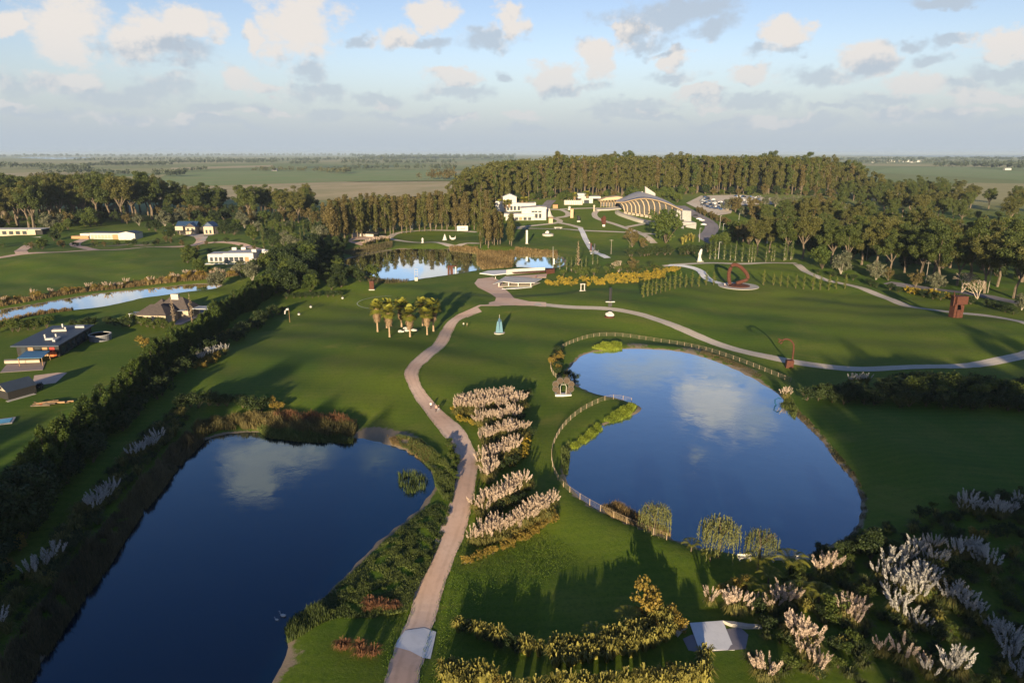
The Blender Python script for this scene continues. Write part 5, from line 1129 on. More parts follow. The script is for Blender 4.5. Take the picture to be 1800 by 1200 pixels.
class House:
    """a building in a local frame: x to its right, y away from the camera, at a ground point"""
    def __init__(s, name, label, cat, px, yaw=0.0):
        g = G(*px) if isinstance(px, tuple) else px; s.z = HG(g.x, g.y); s.o = thing(name, label, cat, (g.x, g.y, s.z), yaw)
    def wall(s, x0, x1, y0, y1, z1, m, name='wall', z0=-.6): return MB().box(((x0 + x1) / 2, (y0 + y1) / 2, (z0 + z1) / 2), (x1 - x0, y1 - y0, z1 - z0)).build(name, m, s.o)
    def slab(s, x0, x1, y0, y1, z, t, m, name='roof', parent=None): return MB().box(((x0 + x1) / 2, (y0 + y1) / 2, z + t / 2), (x1 - x0, y1 - y0, t)).build(name, m, parent or s.o)
    def window(s, x, z, w_, h_, y, m=None, name='window'):
        f = MB(); t = .07
        for (cx, cz, sx, sz) in ((x - w_ / 2, z, t, h_ + t), (x + w_ / 2, z, t, h_ + t), (x, z - h_ / 2, w_, t), (x, z + h_ / 2, w_, t)): f.box((cx, y - .04, cz), (sx, .12, sz))
        if w_ > 1.8: f.box((x, y - .03, z), (.06, .08, h_))
        o = f.build(name, M_DARKM, s.o); MB().box((x, y - .015, z), (w_, .03, h_)).build('pane', m or M_GLASS, o); return o
    def gable(s, x0, x1, y0, y1, z0, z1, m, axis='x', over=.4, name='roof'):
        b = MB(); t = .18
        if axis == 'x':                      # ridge runs along x
            ym = (y0 + y1) / 2
            for (ya, yb) in ((y0 - over, ym), (y1 + over, ym)): b.slab([(x0 - over, ya, z0), (x1 + over, ya, z0), (x1 + over, yb, z1), (x0 - over, yb, z1)], (0, 0, t))
            e = MB().add([(x0 + .01, y0, z0), (x0 + .01, y1, z0), (x0 + .01, ym, z1 - .05), (x1 - .01, y0, z0), (x1 - .01, y1, z0), (x1 - .01, ym, z1 - .05)], [(0, 1, 2), (3, 5, 4)])
        else:
            xm = (x0 + x1) / 2
            for (xa, xb) in ((x0 - over, xm), (x1 + over, xm)): b.slab([(xa, y0 - over, z0), (xa, y1 + over, z0), (xb, y1 + over, z1), (xb, y0 - over, z1)], (0, 0, t))
            e = MB().add([(x0, y0 + .01, z0), (x1, y0 + .01, z0), (xm, y0 + .01, z1 - .05), (x0, y1 - .01, z0), (x1, y1 - .01, z0), (xm, y1 - .01, z1 - .05)], [(0, 1, 2), (3, 5, 4)])
        return b.build(name, m, s.o), e
    def hip(s, x0, x1, y0, y1, z0, z1, m, over=.6):
        w_, d_ = x1 - x0 + 2 * over, y1 - y0 + 2 * over; xm, ym = (x0 + x1) / 2, (y0 + y1) / 2; k = max(0, (w_ - d_) / 2); q = max(0, (d_ - w_) / 2)
        b = MB(); b.add([(x0 - over, y0 - over, z0), (x1 + over, y0 - over, z0), (x1 + over, y1 + over, z0), (x0 - over, y1 + over, z0), (xm - k, ym - q, z1), (xm + k, ym + q, z1)],
                        [(3, 2, 1, 0), (0, 1, 5, 4) if k >= q else (0, 1, 4), (1, 2, 5) if k >= q else (1, 2, 5, 4), (2, 3, 4, 5) if k >= q else (2, 3, 5), (3, 0, 4) if k >= q else (3, 0, 4, 5)]); return b.build('roof', m, s.o)
# --- dark monopitch house, left
h = House('dark_house', 'long dark house with flat metal roof, skylights and blue canopied terrace', 'house', (22, 642), R(-8))
pA, pB, pC, pD = G(18, 618), G(104, 620), G(168, 585), G(92, 584)
o = h.o; base = o.matrix_basis.copy()
inv = (Matrix.Translation(o.location) @ Matrix.Rotation(R(-8), 4, 'Z')).inverted()
def Lc(px, py, zz): # pixel of a point at height zz above the house ground -> local
    d = ray(px, py); t = (CAMH - h.z - zz) / -d[2]; p = Vector((d[0] * t, d[1] * t, h.z + zz)); return inv @ p
def poly_at(lst, zz): return [Lc(x, y, zz) for x, y in lst]
RZ = 3.6
rp = poly_at([(18, 610), (103, 609), (166, 572), (92, 574)], RZ)
MB().slab(rp, (0, 0, .35)).build('roof', M_DROOF, o)
wp = [rp[0].lerp(rp[2], .06), rp[1].lerp(rp[3], .06), rp[2].lerp(rp[0], .05), rp[3].lerp(rp[1], .05)]
MB().slab([Vector((p.x, p.y, -.5)) for p in wp], (0, 0, RZ + .5)).build('wall', M_DWALL, o)
w0, w1 = wp[0], wp[1]
for k in range(5):
    a_ = w0.lerp(w1, .10 + k * .17); b_ = w0.lerp(w1, .22 + k * .17)
    n_ = Vector(((w1 - w0).y, -(w1 - w0).x, 0)).normalized() * .06
    MB().slab([Vector((a_.x, a_.y, .2)) + n_, Vector((b_.x, b_.y, .2)) + n_, Vector((b_.x, b_.y, 3.0)) + n_, Vector((a_.x, a_.y, 3.0)) + n_], n_ * .5).build('window' if k != 4 else 'red_panel', (M_GLASS, M_WOOD, M_GLASS, M_WOOD, M_RED)[k], o)
w2 = wp[2]
for k in range(6):
    a_ = w1.lerp(w2, .06 + k * .15); b_ = w1.lerp(w2, .16 + k * .15); n_ = Vector(((w2 - w1).y, -(w2 - w1).x, 0)).normalized() * .06
    MB().slab([Vector((a_.x, a_.y, .5)) + n_, Vector((b_.x, b_.y, .5)) + n_, Vector((b_.x, b_.y, 2.7)) + n_, Vector((a_.x, a_.y, 2.7)) + n_], n_ * .5).build('window', M_GLASS, o)
for (q, m_) in (([(79, 598), (94, 597), (97, 595.5), (82, 596)], M_LROOF), ([(92, 600), (97, 600.5), (108, 594), (103, 593.5)], M_LROOF), ([(91, 583), (117, 582), (117.5, 579), (95, 580)], M_STONE), ([(132, 576), (148, 576), (149, 573.5), (134, 573.5)], M_LROOF)):
    MB().slab(poly_at(q, RZ + .37), (0, 0, .55)).build('skylight', m_, o)
for (x, y) in ((80, 594), (99.5, 593), (111, 575), (116, 581)): c = Lc(x, y, RZ + .3); MB().box((c.x, c.y, RZ + .8), (.45, .45, 1.4)).build('vent', M_WHITE, o)
MB().slab(poly_at([(30, 630), (74, 629), (88, 617), (46, 617)], 2.6), (0, 0, .12)).build('canopy', mat('blue_canopy', (.06, .17, .30), .5), o)
for (x, y) in ((32, 629), (73, 628), (86, 618)): c = Lc(x, y, 2.6); MB().box((c.x, c.y, 1.3), (.15, .15, 2.6)).build('post', M_WOOD, o)
MB().slab(poly_at([(8, 636), (70, 634), (70, 637), (8, 639)], .4), (0, 0, .8)).build('terrace_wall', M_CREAM, o)
MB().slab(poly_at([(0, 655), (75, 650), (80, 636), (12, 640)], .06), (0, 0, .06)).build('terrace', mat('timber_deck', (.30, .24, .22), .8, (.24, .19, .17), 4), o)
c = Lc(94, 622, 1); MB().lathe([(.2, 0), (1.1, .5), (1.0, 1.4), (.1, 1.9)], (c.x, c.y, 0), 8).build('red_parasol', mat('orange_cloth', (.65, .16, .05), .8), o)
g = G(177, 597); t = thing('round_tank', 'round raised tank with white rim beside the dark house', 'water tank', g)
MB().lathe([(3.3, -.2), (3.3, 1.9), (3.05, 1.9), (3.05, 1.5)], k=32).build('tank_wall', mat('grey_panel', (.20, .20, .21), .7), t); MB().lathe([(3.42, 1.9), (3.42, 2.05), (2.95, 2.05), (2.95, 1.9)], k=32).build('rim', M_WHITE, t); MB().lathe([(3.0, 1.45), (3.0, 1.5)], k=32).build('tank_water', M_POOL, t)
# --- black barn at the left edge
h = House('black_barn', 'black gabled barn with tan gable end at the left picture edge', 'barn', (4, 700), R(-28)); h.o.scale = (.78, .78, .72)
h.wall(-3.6, 4.0, 0, 8.5, 3.0, M_DWALL)
rf, e = h.gable(-3.6, 4.0, 0, 8.5, 3.0, 5.4, M_DROOF, 'y', .35); e.build('gable', M_CREAM, h.o)
h.window(.2, 3.9, 1.1, .9, -.02); h.slab(4.0, 5.6, -1, 7.5, .05, .08, M_STONE, 'paved_strip')
sheet('paving', GP([(60, 660), (100, 655), (118, 655), (98, 673), (68, 677), (58, 672)]), M_GRAV, .05)
t = thing('parked_buggy', 'small dark utility buggy parked beside the black barn', 'vehicle', G(69, 683), R(20))
b = MB().box((0, 0, .75), (1.5, 2.6, .5)); b.box((0, .2, 1.2), (1.3, 1.2, .5)); b.build('body', M_DARKM, t); MB().box((0, .2, 1.55), (1.4, 1.4, .06)).build('canopy', M_DROOF, t)
for sx in (-.7, .7):
    for sy in (-.85, .85): MB().tube([(sx - .1, sy, .35), (sx + .1, sy, .35)], .35, 10).build('wheel', M_DARKM, t)
    MB().box((sx * .6, -1.32, .8), (.22, .06, .16)).build('lamp', M_WHITE, t)
g = G(2, 742); t = tag(MB().box((-3, 0, .08), (11, 4.0, .3)).build('swimming_pool_surround', M_STONE), 'pale edge of a swimming pool cut by the left picture edge', 'pool'); t.location = g; t.rotation_euler = (0, 0, R(25)); MB().box((-3, 0, .26), (10, 2.8, .06)).build('pool_water', M_POOL, t)
# brush and timber pile
t = thing('timber_pile', 'heap of sawn logs and a red hull on the left lawn', 'log pile', G(88, 711), R(12)); rr = np.random.default_rng(8)
for i in range(16): MB().tube([(rr.normal() * 1.6 - 1, rr.normal() * .8, .2 + .5 * rr.random()), (rr.normal() * 1.6 + 1.4, rr.normal() * .8, .25 + .6 * rr.random())], .15 + .08 * rr.random(), 6).build('log', (M_BARKP, M_SKIRT, M_WOOD)[i % 3], t)
MB().slab([(-2.2, -.7, .2), (-.2, -.95, .15), (.9, -.5, .25), (.7, .2, .3), (-1.2, .3, .25)], (0, 0, .35)).build('hull', M_RED, t)
# --- hipped grey house
h = House('hipped_house', 'grey hipped roof house with cream walls, chimney and flat carport', 'house', (268, 568), R(-6))
h.wall(-6, 5.5, 0, 7.5, 3.0, M_CREAM); h.hip(-6, 5.5, 0, 7.5, 3.0, 6.3, M_GROOF)
h.wall(-4, 8.5, 9.5, 17, 3.0, M_CREAM); h.hip(-4, 8.5, 9.5, 17, 3.0, 7.2, M_GROOF)
h.wall(-9, -4.2, 15, 20, 2.8, M_CREAM); h.hip(-9, -4.2, 15, 20, 2.8, 5.4, M_GROOF)
h.wall(.5, 3.5, 12.3, 13.4, 8.4, M_STONE, 'chimney', 5.8)
h.slab(9.2, 19, 11, 16, 3.0, .3, M_LROOF, 'carport_roof')
for x in (9.6, 14, 18.6):
    for y in (11.3, 15.7): MB().box((x, y, 1.4), (.2, .2, 3.0)).build('post', M_DARKM, h.o)
h.slab(-10.5, -6.2, 2, 6, 2.7, .15, M_LROOF, 'porch_roof')
for x in (-10.2, -7): MB().box((x, 2.3, 1.3), (.15, .15, 2.7)).build('post', M_WHITE, h.o)
for x in (-4, -1, 2, 4.3): h.window(x, 1.4, 1.5, 1.6, 0)
h.slab(5.8, 8.4, 7.0, 9.2, 3.1, .1, M_LROOF, 'solar_panel')
sheet('driveway', GP([(305, 570), (322, 552), (345, 540), (368, 532), (372, 545), (350, 556), (318, 571)]), M_ASPH, .05)
# --- white flat house
h = House('white_house', 'white flat roofed house of cubes with long lap pool', 'house', (410, 460), R(4))
h.wall(-14, -5, 0, 11, 4.4, M_WHITE, 'left_wing'); h.wall(-4.9, 12, -1.5, 14, 5.0, M_WHITE, 'main_block'); h.wall(16, 25, 2, 9, 5.6, M_WHITE, 'annex'); h.wall(12.1, 15.9, 6, 8, 2.6, M_WHITE, 'garden_wall')
h.slab(-13.6, -5.4, .4, 10.6, 4.42, .1, M_LROOF, 'roof'); h.slab(-4.5, 11.6, -1.1, 13.6, 5.02, .1, M_LROOF, 'roof')
for (x, y) in ((-4, 12), (1, 13), (10, 3)): h.wall(x, x + 2.6, y, y + 2, 6.6, M_WHITE, 'chimney', 4.9)
for x in (-12, -9.4, -7): h.window(x, 1.5, 1.5, 2.2, 0)
for x in (-3.2, -.4, 2.4, 5.2, 8.2): h.window(x, 1.6, 2.2, 2.5, -1.5, M_GLASS if x != 8.2 else M_WOOD)
for x in (18.4, 22): h.window(x, 2.6, .9, 1.6, 2)
h.slab(-13, 13, -9, -6, -.02, .25, M_POOL, 'lap_pool'); h.slab(-13.5, 13.5, -9.7, -9.05, -.02, .35, M_STONE, 'pool_edge'); h.wall(11.5, 16, -6, -2.5, 2.2, M_WHITE, 'pool_house'); h.wall(26, 29, 0, 4, 2.2, M_CREAM, 'garden_wall')
# --- long white house with dark roof, far left
h = House('long_white_house', 'low white house with dark low pitched roof and timber shed wing', 'house', (190, 417), R(-3))
h.wall(-14, 9, 0, 10, 4.4, M_WHITE); h.slab(-14.5, 9.5, 2, 10.5, 4.42, .4, M_DROOF); h.wall(9.1, 22, -2, 8, 4.6, M_WHITE, 'right_wing'); rf, e = h.gable(9.1, 22, -2, 8, 4.6, 6.0, M_DROOF, 'y', .4); e.build('gable', M_WHITE, h.o)
h.wall(-28, -14.5, -1, 6, 2.4, M_WOOD, 'timber_wing'); h.wall(-22, -15, 1, 7, 4.0, M_WHITE, 'garage', 2.45)
for x in (-12, -9.4, -6.8, -4.2, -1.6, 1.0, 3.6): h.window(x, 1.9, 1.9, 2.6, 0, M_CREAM)
h.wall(3.8, 8.2, -.3, .0, 3.6, M_WOOD, 'timber_door', 0)
# --- flat roofed house at far left edge
h = House('flat_roofed_house', 'long low house with pale flat roof at the left picture edge', 'house', (30, 414), R(2))
h.wall(-22, 14, 0, 10, 4.0, M_CREAM); h.slab(-24, 9, -1.5, 11, 4.05, .45, M_WHITE); h.slab(9.2, 19, -1, 11, 4.05, .45, M_WHITE); h.wall(14.1, 18.6, 1, 10, 4.0, M_DWALL, 'dark_wing')
for x in (-19, -14, -9, -4, 1, 6): h.window(x, 1.8, 3.0, 2.3, 0)
h.slab(-2, 26, -14, -11, -.1, .25, M_STONE, 'terrace')
# --- double gabled dark house
h = House('double_gabled_house', 'dark blue roofed house with two gables and a covered terrace', 'house', (346, 411), R(0))
h.wall(-16, -1, 2, 11, 6.2, M_DWALL); h.gable(-16, -1, 2, 11, 6.2, 9.6, M_BLUER, 'x', .6)
h.wall(-7.5, 0, -2, 4, 6.0, M_CREAM, 'front_gable_wing'); rf, e = h.gable(-7.5, 0, -2, 4, 6.0, 9.0, M_BLUER, 'y', .6); e.build('gable', M_GROOF, h.o)
h.wall(6, 13.5, -1, 9, 6.2, M_CREAM, 'right_wing'); rf, e = h.gable(6, 13.5, -1, 9, 6.2, 9.6, M_BLUER, 'y', .6); e.build('gable', M_BLUER, h.o); h.wall(13.6, 16.4, 1, 9, 6.0, M_DWALL, 'side_wall')
h.wall(0.1, 5.9, 4, 8, 5.4, M_DWALL, 'link'); h.slab(-16, -1, -4.4, -2.1, 3.2, .3, M_DWALL, 'terrace_roof')
for x in (-15.5, -11, -6, -1.5): MB().box((x, -4.2, 1.5), (.3, .3, 3.3)).build('post', M_CREAM, h.o)
h.wall(-15, -9, -2.8, 1.9, 6.6, M_CREAM, 'entrance_bay', 3.6)
for x in (-5.5, -2.2): h.window(x, 4.3, 1.6, 1.6, -2)
for x in (8.2, 11.2): h.window(x, 2.4, 1.4, 2.6, -1)
sheet('driveway', GP([(316, 411), (380, 411), (366, 417), (360, 424), (346, 424), (344, 417)]), M_GRAV2, .1)
t = tag(MB().box((0, 0, .15), (9, 3.5, .3)).build('garden_pool', M_POOL), 'small turquoise pool left of the double gabled house', 'pool'); t.location = G(301, 406); MB().box((5.2, .3, .8), (.6, 3, 1.6)).build('pool_wall', M_WHITE, t)
# --- grey roof far house
h = House('grey_gabled_house', 'pale grey gabled house half hidden by trees before the left wood', 'house', (206, 374), R(12))
h.wall(-10, 10, 0, 14, 4.5, M_LROOF); rf, e = h.gable(-10, 10, 0, 14, 4.5, 10, M_LROOF, 'y', .8); e.build('gable', M_LROOF, h.o); h.window(0, 2.2, 3, 2.2, 0)
for i, (p, w_) in enumerate([((120, 382), 30), ((285, 372), 22), ((400, 372), 26), ((552, 376), 16)]):
    h = House('farm_shed', ['long pale shed glimpsed in the left wood', 'white wall glimpsed behind the left wood trees', 'long pale shed behind the double gabled house', 'brown shed beside the plantation corner'][i], 'shed', p); h.wall(-w_ / 2, w_ / 2, 0, 6, 3.4, M_CREAM if i == 3 else M_LROOF); h.gable(-w_ / 2, w_ / 2, 0, 6, 3.4, 5, M_LROOF, 'x')
h = House('barn', 'white barn on the distant pasture', 'barn', (482, 301)); h.wall(-10, 10, 0, 10, 5, M_WHITE); h.gable(-10, 10, 0, 10, 5, 9, M_WHITE, 'x')
# far town specks on the right
rr = np.random.default_rng(12)
for i in range(14):
    px_ = 1535 + i * 6 + rr.normal() * 3; h = House('far_town_house', 'tiny white house of the town before the sea', 'house', G(px_, 285.5 + rr.normal() * .5)); h.o['group'] = 'distant town houses'; k = 9 + 8 * rr.random(); h.wall(-k, k, 0, 12, 8 + 7 * rr.random(), M_WHITE); h.slab(-k - .5, k + .5, -.5, 12.5, 16, .5, M_LROOF)
h = House('long_farm_shed', 'long white shed on the far right field', 'shed', (1772, 299)); h.wall(-12, 12, 0, 12, 5, M_WHITE); h.gable(-12, 12, 0, 12, 5, 7.5, M_WHITE, 'x')

# ================================================================ white villas beside the museum
h = House('white_villa', 'tall white villa with pitched attic block behind palms', 'building', (898, 372), R(0)); Yv = h.o.location.y
def W(px, py, Y): p = P(px, py, Y); return p - h.o.location
def block(x0, x1, y0, y1, Y, D, m, name, hh=h, parent=None):   # block whose front shows between pixel columns/rows
    a_ = P(x0, y0, Y) - hh.o.location; b_ = P(x1, y1, Y) - hh.o.location
    return MB().box(((a_.x + b_.x) / 2, a_.y + D / 2, (a_.z + b_.z) / 2), (abs(b_.x - a_.x), D, abs(a_.z - b_.z))).build(name, m, parent or hh.o)
block(872, 942, 357, 374, Yv, 16, M_WHITE, 'lower_block'); block(884, 908, 346.5, 358, Yv + 3, 14, M_WHITE, 'attic_block')
a_, b_ = W(882.5, 346.5, Yv + 2.4), W(909, 346.5, Yv + 2.4); rp_ = W(896, 341, Yv + 2.4)
MB().slab([a_, b_, rp_], (0, 15, 0)).build('attic_gable', M_WHITE, h.o)
block(871, 886, 354, 372, Yv - 1.5, 6, M_WHITE, 'side_bay'); block(940, 941.5, 356, 372, Yv - 1, 14, M_WHITE, 'end_pier')
for x in (893, 899, 905, 912, 919, 926, 933):
    a_ = W(x, 366, Yv); MB().box((a_.x, -.08, a_.z), (2.0, .12, 3.6)).build('window', M_GLASS, h.o)
h = House('white_pavilion', 'white pavilion with tilted roof and large square windows', 'building', (945, 387), R(0)); Yp = h.o.location.y
block(889, 939, 381, 388, Yp - 1, 12, M_WHITE, 'low_wing', h); block(886, 940, 376, 381, Yp - 3, 15, M_WHITE, 'low_wing_fascia', h); block(917, 960, 367, 387, Yp, 18, M_WHITE, 'main_block', h)
pA_, pB_, pC_, pD_ = (P(915, 367.5, Yp - .5) - h.o.location, P(961, 367.5, Yp - .5) - h.o.location, P(961, 364.5, Yp - .5) - h.o.location, P(950, 363.5, Yp - .5) - h.o.location)
MB().slab([pA_, pB_, pC_, pD_, P(915, 366, Yp - .5) - h.o.location], (0, 19, 0)).build('roof', M_WHITE, h.o)
for (x, y, w_, q) in ((937, 372, 2.6, 1.2), (942.5, 372, 2, 1.2), (949, 372, 2.6, 1.2), (943, 379.5, 2.0, 3.6), (949.5, 379.5, 2.0, 3.6), (937, 379, 1.4, 2.8)):
    c = P(x, y, Yp) - h.o.location; MB().box((c.x, -.06, c.z), (w_, .12, q)).build('window', M_GLASS, h.o)
for x in (901, 908, 915, 923, 931):
    c = P(x, 384.5, Yp - 1) - h.o.location; MB().box((c.x, -1.08, c.z), (2.6, .12, 2.2)).build('window', M_WOOD if x == 915 else M_GLASS, h.o)
h = House('rear_white_house', 'white house group behind the sculpture lawn with ribbed white wall', 'building', (1012, 360), R(0)); Yr = h.o.location.y
block(992, 1024, 352.5, 360, Yr, 6, M_WHITE, 'ribbed_wall', h)
for k in range(9): c = P(993 + k * 3.8, 356, Yr) - h.o.location; MB().box((c.x, -.15, c.z), (.5, .3, 5.2)).build('rib', M_CREAM, h.o)
block(1011, 1031, 340, 346, Yr + 25, 14, M_LROOF, 'upper_block', h); block(1013, 1056, 345.5, 349, Yr + 18, 20, M_WHITE, 'roof', h); block(1022, 1042, 349, 358, Yr + 10, 10, M_WHITE, 'lower_block', h)
c = P(1031, 355, Yr + 10) - h.o.location; MB().box((c.x, 9.9, c.z), (5, .2, 4)).build('window', M_GLASS, h.o)

# ================================================================ the museum
h = House('museum', 'museum with sweeping leaf shaped roof, timber ribs and white fin tower', 'museum', (1140, 388), 0.0); O = h.o.location.copy()
YL, YR = G(1094, 374).y, G(1182, 389).y
def Yat(px): return YL + (YR - YL) * (px - 1094) / 88.0
def Q(px, py, dy=0.0): return P(px, py, Yat(px) + dy) - O
front = [(1082, 354.5), (1090, 355), (1098, 354.5), (1106, 352.5), (1114, 350.5), (1124, 348.7), (1134, 348.2), (1144, 349.2), (1155, 351.5), (1166, 354.5), (1178, 359), (1190, 364.5), (1199, 368.5)]
backe = [(1082, 353.5), (1087, 350.5), (1094, 347.5), (1101, 344.5), (1108, 341), (1116, 338), (1123, 336.5), (1132, 338.5), (1144, 343), (1156, 347), (1170, 353), (1184, 360), (1196, 366)]
fr_s = smooth_line(front, 3); bk_s = smooth_line(backe, 3); vs_ = []; nF = len(fr_s); K = 8
for i in range(nF):
    a_ = Q(*fr_s[i], -5.0); wv_ = math.sin(math.pi * i / (nF - 1)) ** .7
    b_ = Q(*bk_s[i], -5.0 + 46 * wv_)
    for k in range(K + 1):
        t_ = k / K; p = a_.lerp(b_, t_); p.z += 1.6 * wv_ * math.sin(math.pi * t_); vs_.append(p)
fs = [(i * (K + 1) + k, (i + 1) * (K + 1) + k, (i + 1) * (K + 1) + k + 1, i * (K + 1) + k + 1) for i in range(nF - 1) for k in range(K)]
n0 = len(vs_); vs2 = vs_ + [p - Vector((0, 0, .9)) for p in vs_]
fs2 = fs + [tuple(j + n0 for j in f[::-1]) for f in fs]
for i in range(nF - 1):
    for k in (0, K): a_ = i * (K + 1) + k; b_ = a_ + K + 1; fs2.append((a_, b_, b_ + n0, a_ + n0))
MB().add(vs2, fs2).build('roof', M_SHELL, h.o, True)
ed_ = [Q(*q, -5.3) - Vector((0, 0, .45)) for q in fr_s]; MB().tube(ed_, .55, 5).build('roof_edge_beam', M_RIB, h.o)
tops = [1087, 1095, 1103, 1109, 1115.5, 1125, 1134, 1145, 1156, 1167.5, 1179]; bots = [1098, 1103, 1110.5, 1118, 1125, 1133, 1141, 1150, 1158, 1168, 1178]; byy = [371, 372.5, 374, 375.5, 377, 378.5, 380, 381.5, 382.5, 383.5, 384.5]
fx = [f[0] for f in front]; fy = [f[1] for f in front]
glass = []
for tx, bx, by in zip(tops, bots, byy):
    tp = Q(tx, np.interp(tx, fx, fy) + .8, -4.0); bp_ = Q(bx, by, 0); mid = tp.lerp(bp_, .5) + Vector((1.6, -.6, .8)); mid2 = tp.lerp(bp_, .25) + Vector((1.3, -.4, .9))
    b = MB(); pts_ = [tp, mid2, mid, bp_]
    for p_, q_ in zip(pts_, pts_[1:]): b.slab([p_ + Vector((-.42, 0, 0)), p_ + Vector((.42, 0, 0)), q_ + Vector((.42, 0, 0)), q_ + Vector((-.42, 0, 0))], (0, 1.5, 0))
    b.build('timber_rib', M_RIB, h.o); glass.append((tp, bp_))
M_GL2 = mat('museum_glazing', (.085, .085, .085), .12, (.11, .105, .10), .3, spec=.5)
for (t0, b0_), (t1, b1_) in zip(glass, glass[1:]):
    d_ = Vector((0, 2.2, 0)); MB().slab([b0_ + d_, b1_ + d_, t1 + d_, t0 + d_], (0, .15, 0)).build('glass_panel', M_GL2, h.o)
d_ = Vector((0, 2.2, 0)); MB().slab([glass[-1][1] + d_, Q(1190, 386, 2.2), Q(1190, 365.5, -1.8), glass[-1][0] + d_], (0, .15, 0)).build('glass_panel', M_GL2, h.o)
for k, x in enumerate((1098, 1105, 1112, 1119.5, 1127, 1135, 1143, 1151)):       # pale awnings along the cafe
    c = Q(x + 1.5, 372.5 + k * 1.15 + 2.8, -3.5); MB().slab([c + Vector((-1.5, 0, 0)), c + Vector((1.5, 0, 0)), c + Vector((1.2, 2.2, 1.5)), c + Vector((-1.2, 2.2, 1.5))], (0, .1, -1.2)).build('awning', M_CREAM, h.o)
# terrace with curved retaining wall
tw = [(1081, 375.5), (1086, 378.5), (1095, 382), (1108, 386.5), (1122, 391), (1138, 394.5), (1155, 396.5), (1175, 397.5)]
tws = smooth_line(tw, 3); top_, bot_, in_ = [], [], []
for (x, y) in tws: g = G(x, y); top_.append(P(x, y - 5.2, g.y) - O); bot_.append(Vector((g.x, g.y, HG(g.x, g.y) - 1.0)) - O)
nn_ = len(tws); MB().add(top_ + bot_ + [p + Vector((.3, 1.2, 0)) for p in top_] + [p + Vector((.3, 1.2, 0)) for p in bot_], [(i + nn_, i + nn_ + 1, i + 1, i) for i in range(nn_ - 1)] + [(i, i + 1, i + 1 + 2 * nn_, i + 2 * nn_) for i in range(nn_ - 1)] + [(i + 2 * nn_, i + 1 + 2 * nn_, i + 1 + 3 * nn_, i + 3 * nn_) for i in range(nn_ - 1)]).build('terrace_wall', M_STONE, h.o)
MB().add([p + Vector((.3, 1.2, -.9)) for p in top_] + [Vector((p.x + 6, p.y + 22, p.z - .9)) for p in top_], [(i, i + 1, i + 1 + nn_, i + nn_) for i in range(nn_ - 1)]).build('terrace_deck', M_STONE, h.o)
# white end blocks and fin
def qslab(pts, dy, dep, m, name): return MB().slab([Q(x, y, dy) for x, y in pts], (0, dep, 0)).build(name, m, h.o)
qslab([(1188, 388), (1200, 390), (1200, 367.5), (1190.5, 366)], -2, 10, M_WHITE, 'end_block'); qslab([(1199.5, 391), (1215, 392.5), (1215, 371), (1199.5, 370)], -6, 14, M_WHITE, 'tall_end_block')
qslab([(1135, 350), (1152, 350), (1152, 340), (1134, 327.5)], 24, 3.0, M_WHITE, 'fin_tower')
qslab([(1128, 338), (1130, 338), (1130, 336.5), (1128, 336.5)], 20, 1.5, M_WHITE, 'vent')
qslab([(1190, 396), (1224, 396), (1224, 391.5), (1190, 389)], -14, 20, M_WHITE, 'plinth_terrace'); qslab([(1205, 404), (1223, 407), (1224, 394), (1206, 396)], -16, 4, M_WHITE, 'sloping_side_wall')
MB().slab([Q(1185, 425, -48), Q(1202, 423, -48), Q(1202, 397, -20), Q(1190, 397, -20)], (0, 0, -1.2)).build('ramp', M_STONE, h.o)
qslab([(1160, 423.5), (1190, 426), (1190, 424), (1160, 420.5)], -48, 2, M_STONE, 'garden_wall')
h2 = House('ribbed_timber_pavilion', 'open timber pavilion with branching posts left of the museum roof', 'pavilion', (1070, 364), 0.0); Y2 = h2.o.location.y
a_ = [P(x, y, Y2 - 1) - h2.o.location for x, y in ((1052, 353), (1066, 347.5), (1086, 345.5), (1096, 347), (1088, 351), (1066, 352))]
MB().slab(a_, (0, 9, .6)).build('roof', M_RIB, h2.o)
for k, x in enumerate((1056, 1061, 1066, 1071, 1076, 1081, 1086)):
    lo = P(x, 364.5, Y2) - h2.o.location; hi = P(x - 2, 352, Y2) - h2.o.location; h3 = P(x + 2, 352, Y2) - h2.o.location; MB().tube([lo, lo.lerp(hi, .5) + Vector((.8, 0, 0)), hi], .28, 5).build('branching_post', M_RIB, h2.o); MB().tube([lo.lerp(h3, .5), h3], .22, 5).build('branching_post', M_RIB, h2.o)
lo = P(1056, 364.5, Y2 + 4) - h2.o.location; hi = P(1090, 356, Y2 + 4) - h2.o.location; MB().box(((lo.x + hi.x) / 2, 4, (lo.z + hi.z) / 2), (hi.x - lo.x, .3, hi.z - lo.z)).build('glass_wall', M_GL2, h2.o)
tw = GP([(1046, 369), (1060, 367.5), (1090, 366.5), (1096, 368), (1070, 370.5), (1050, 371)]); MB().slab([p + Vector((0, 0, .3)) - h2.o.location for p in tw], (0, 0, .8)).build('low_terrace', M_STONE, h2.o)

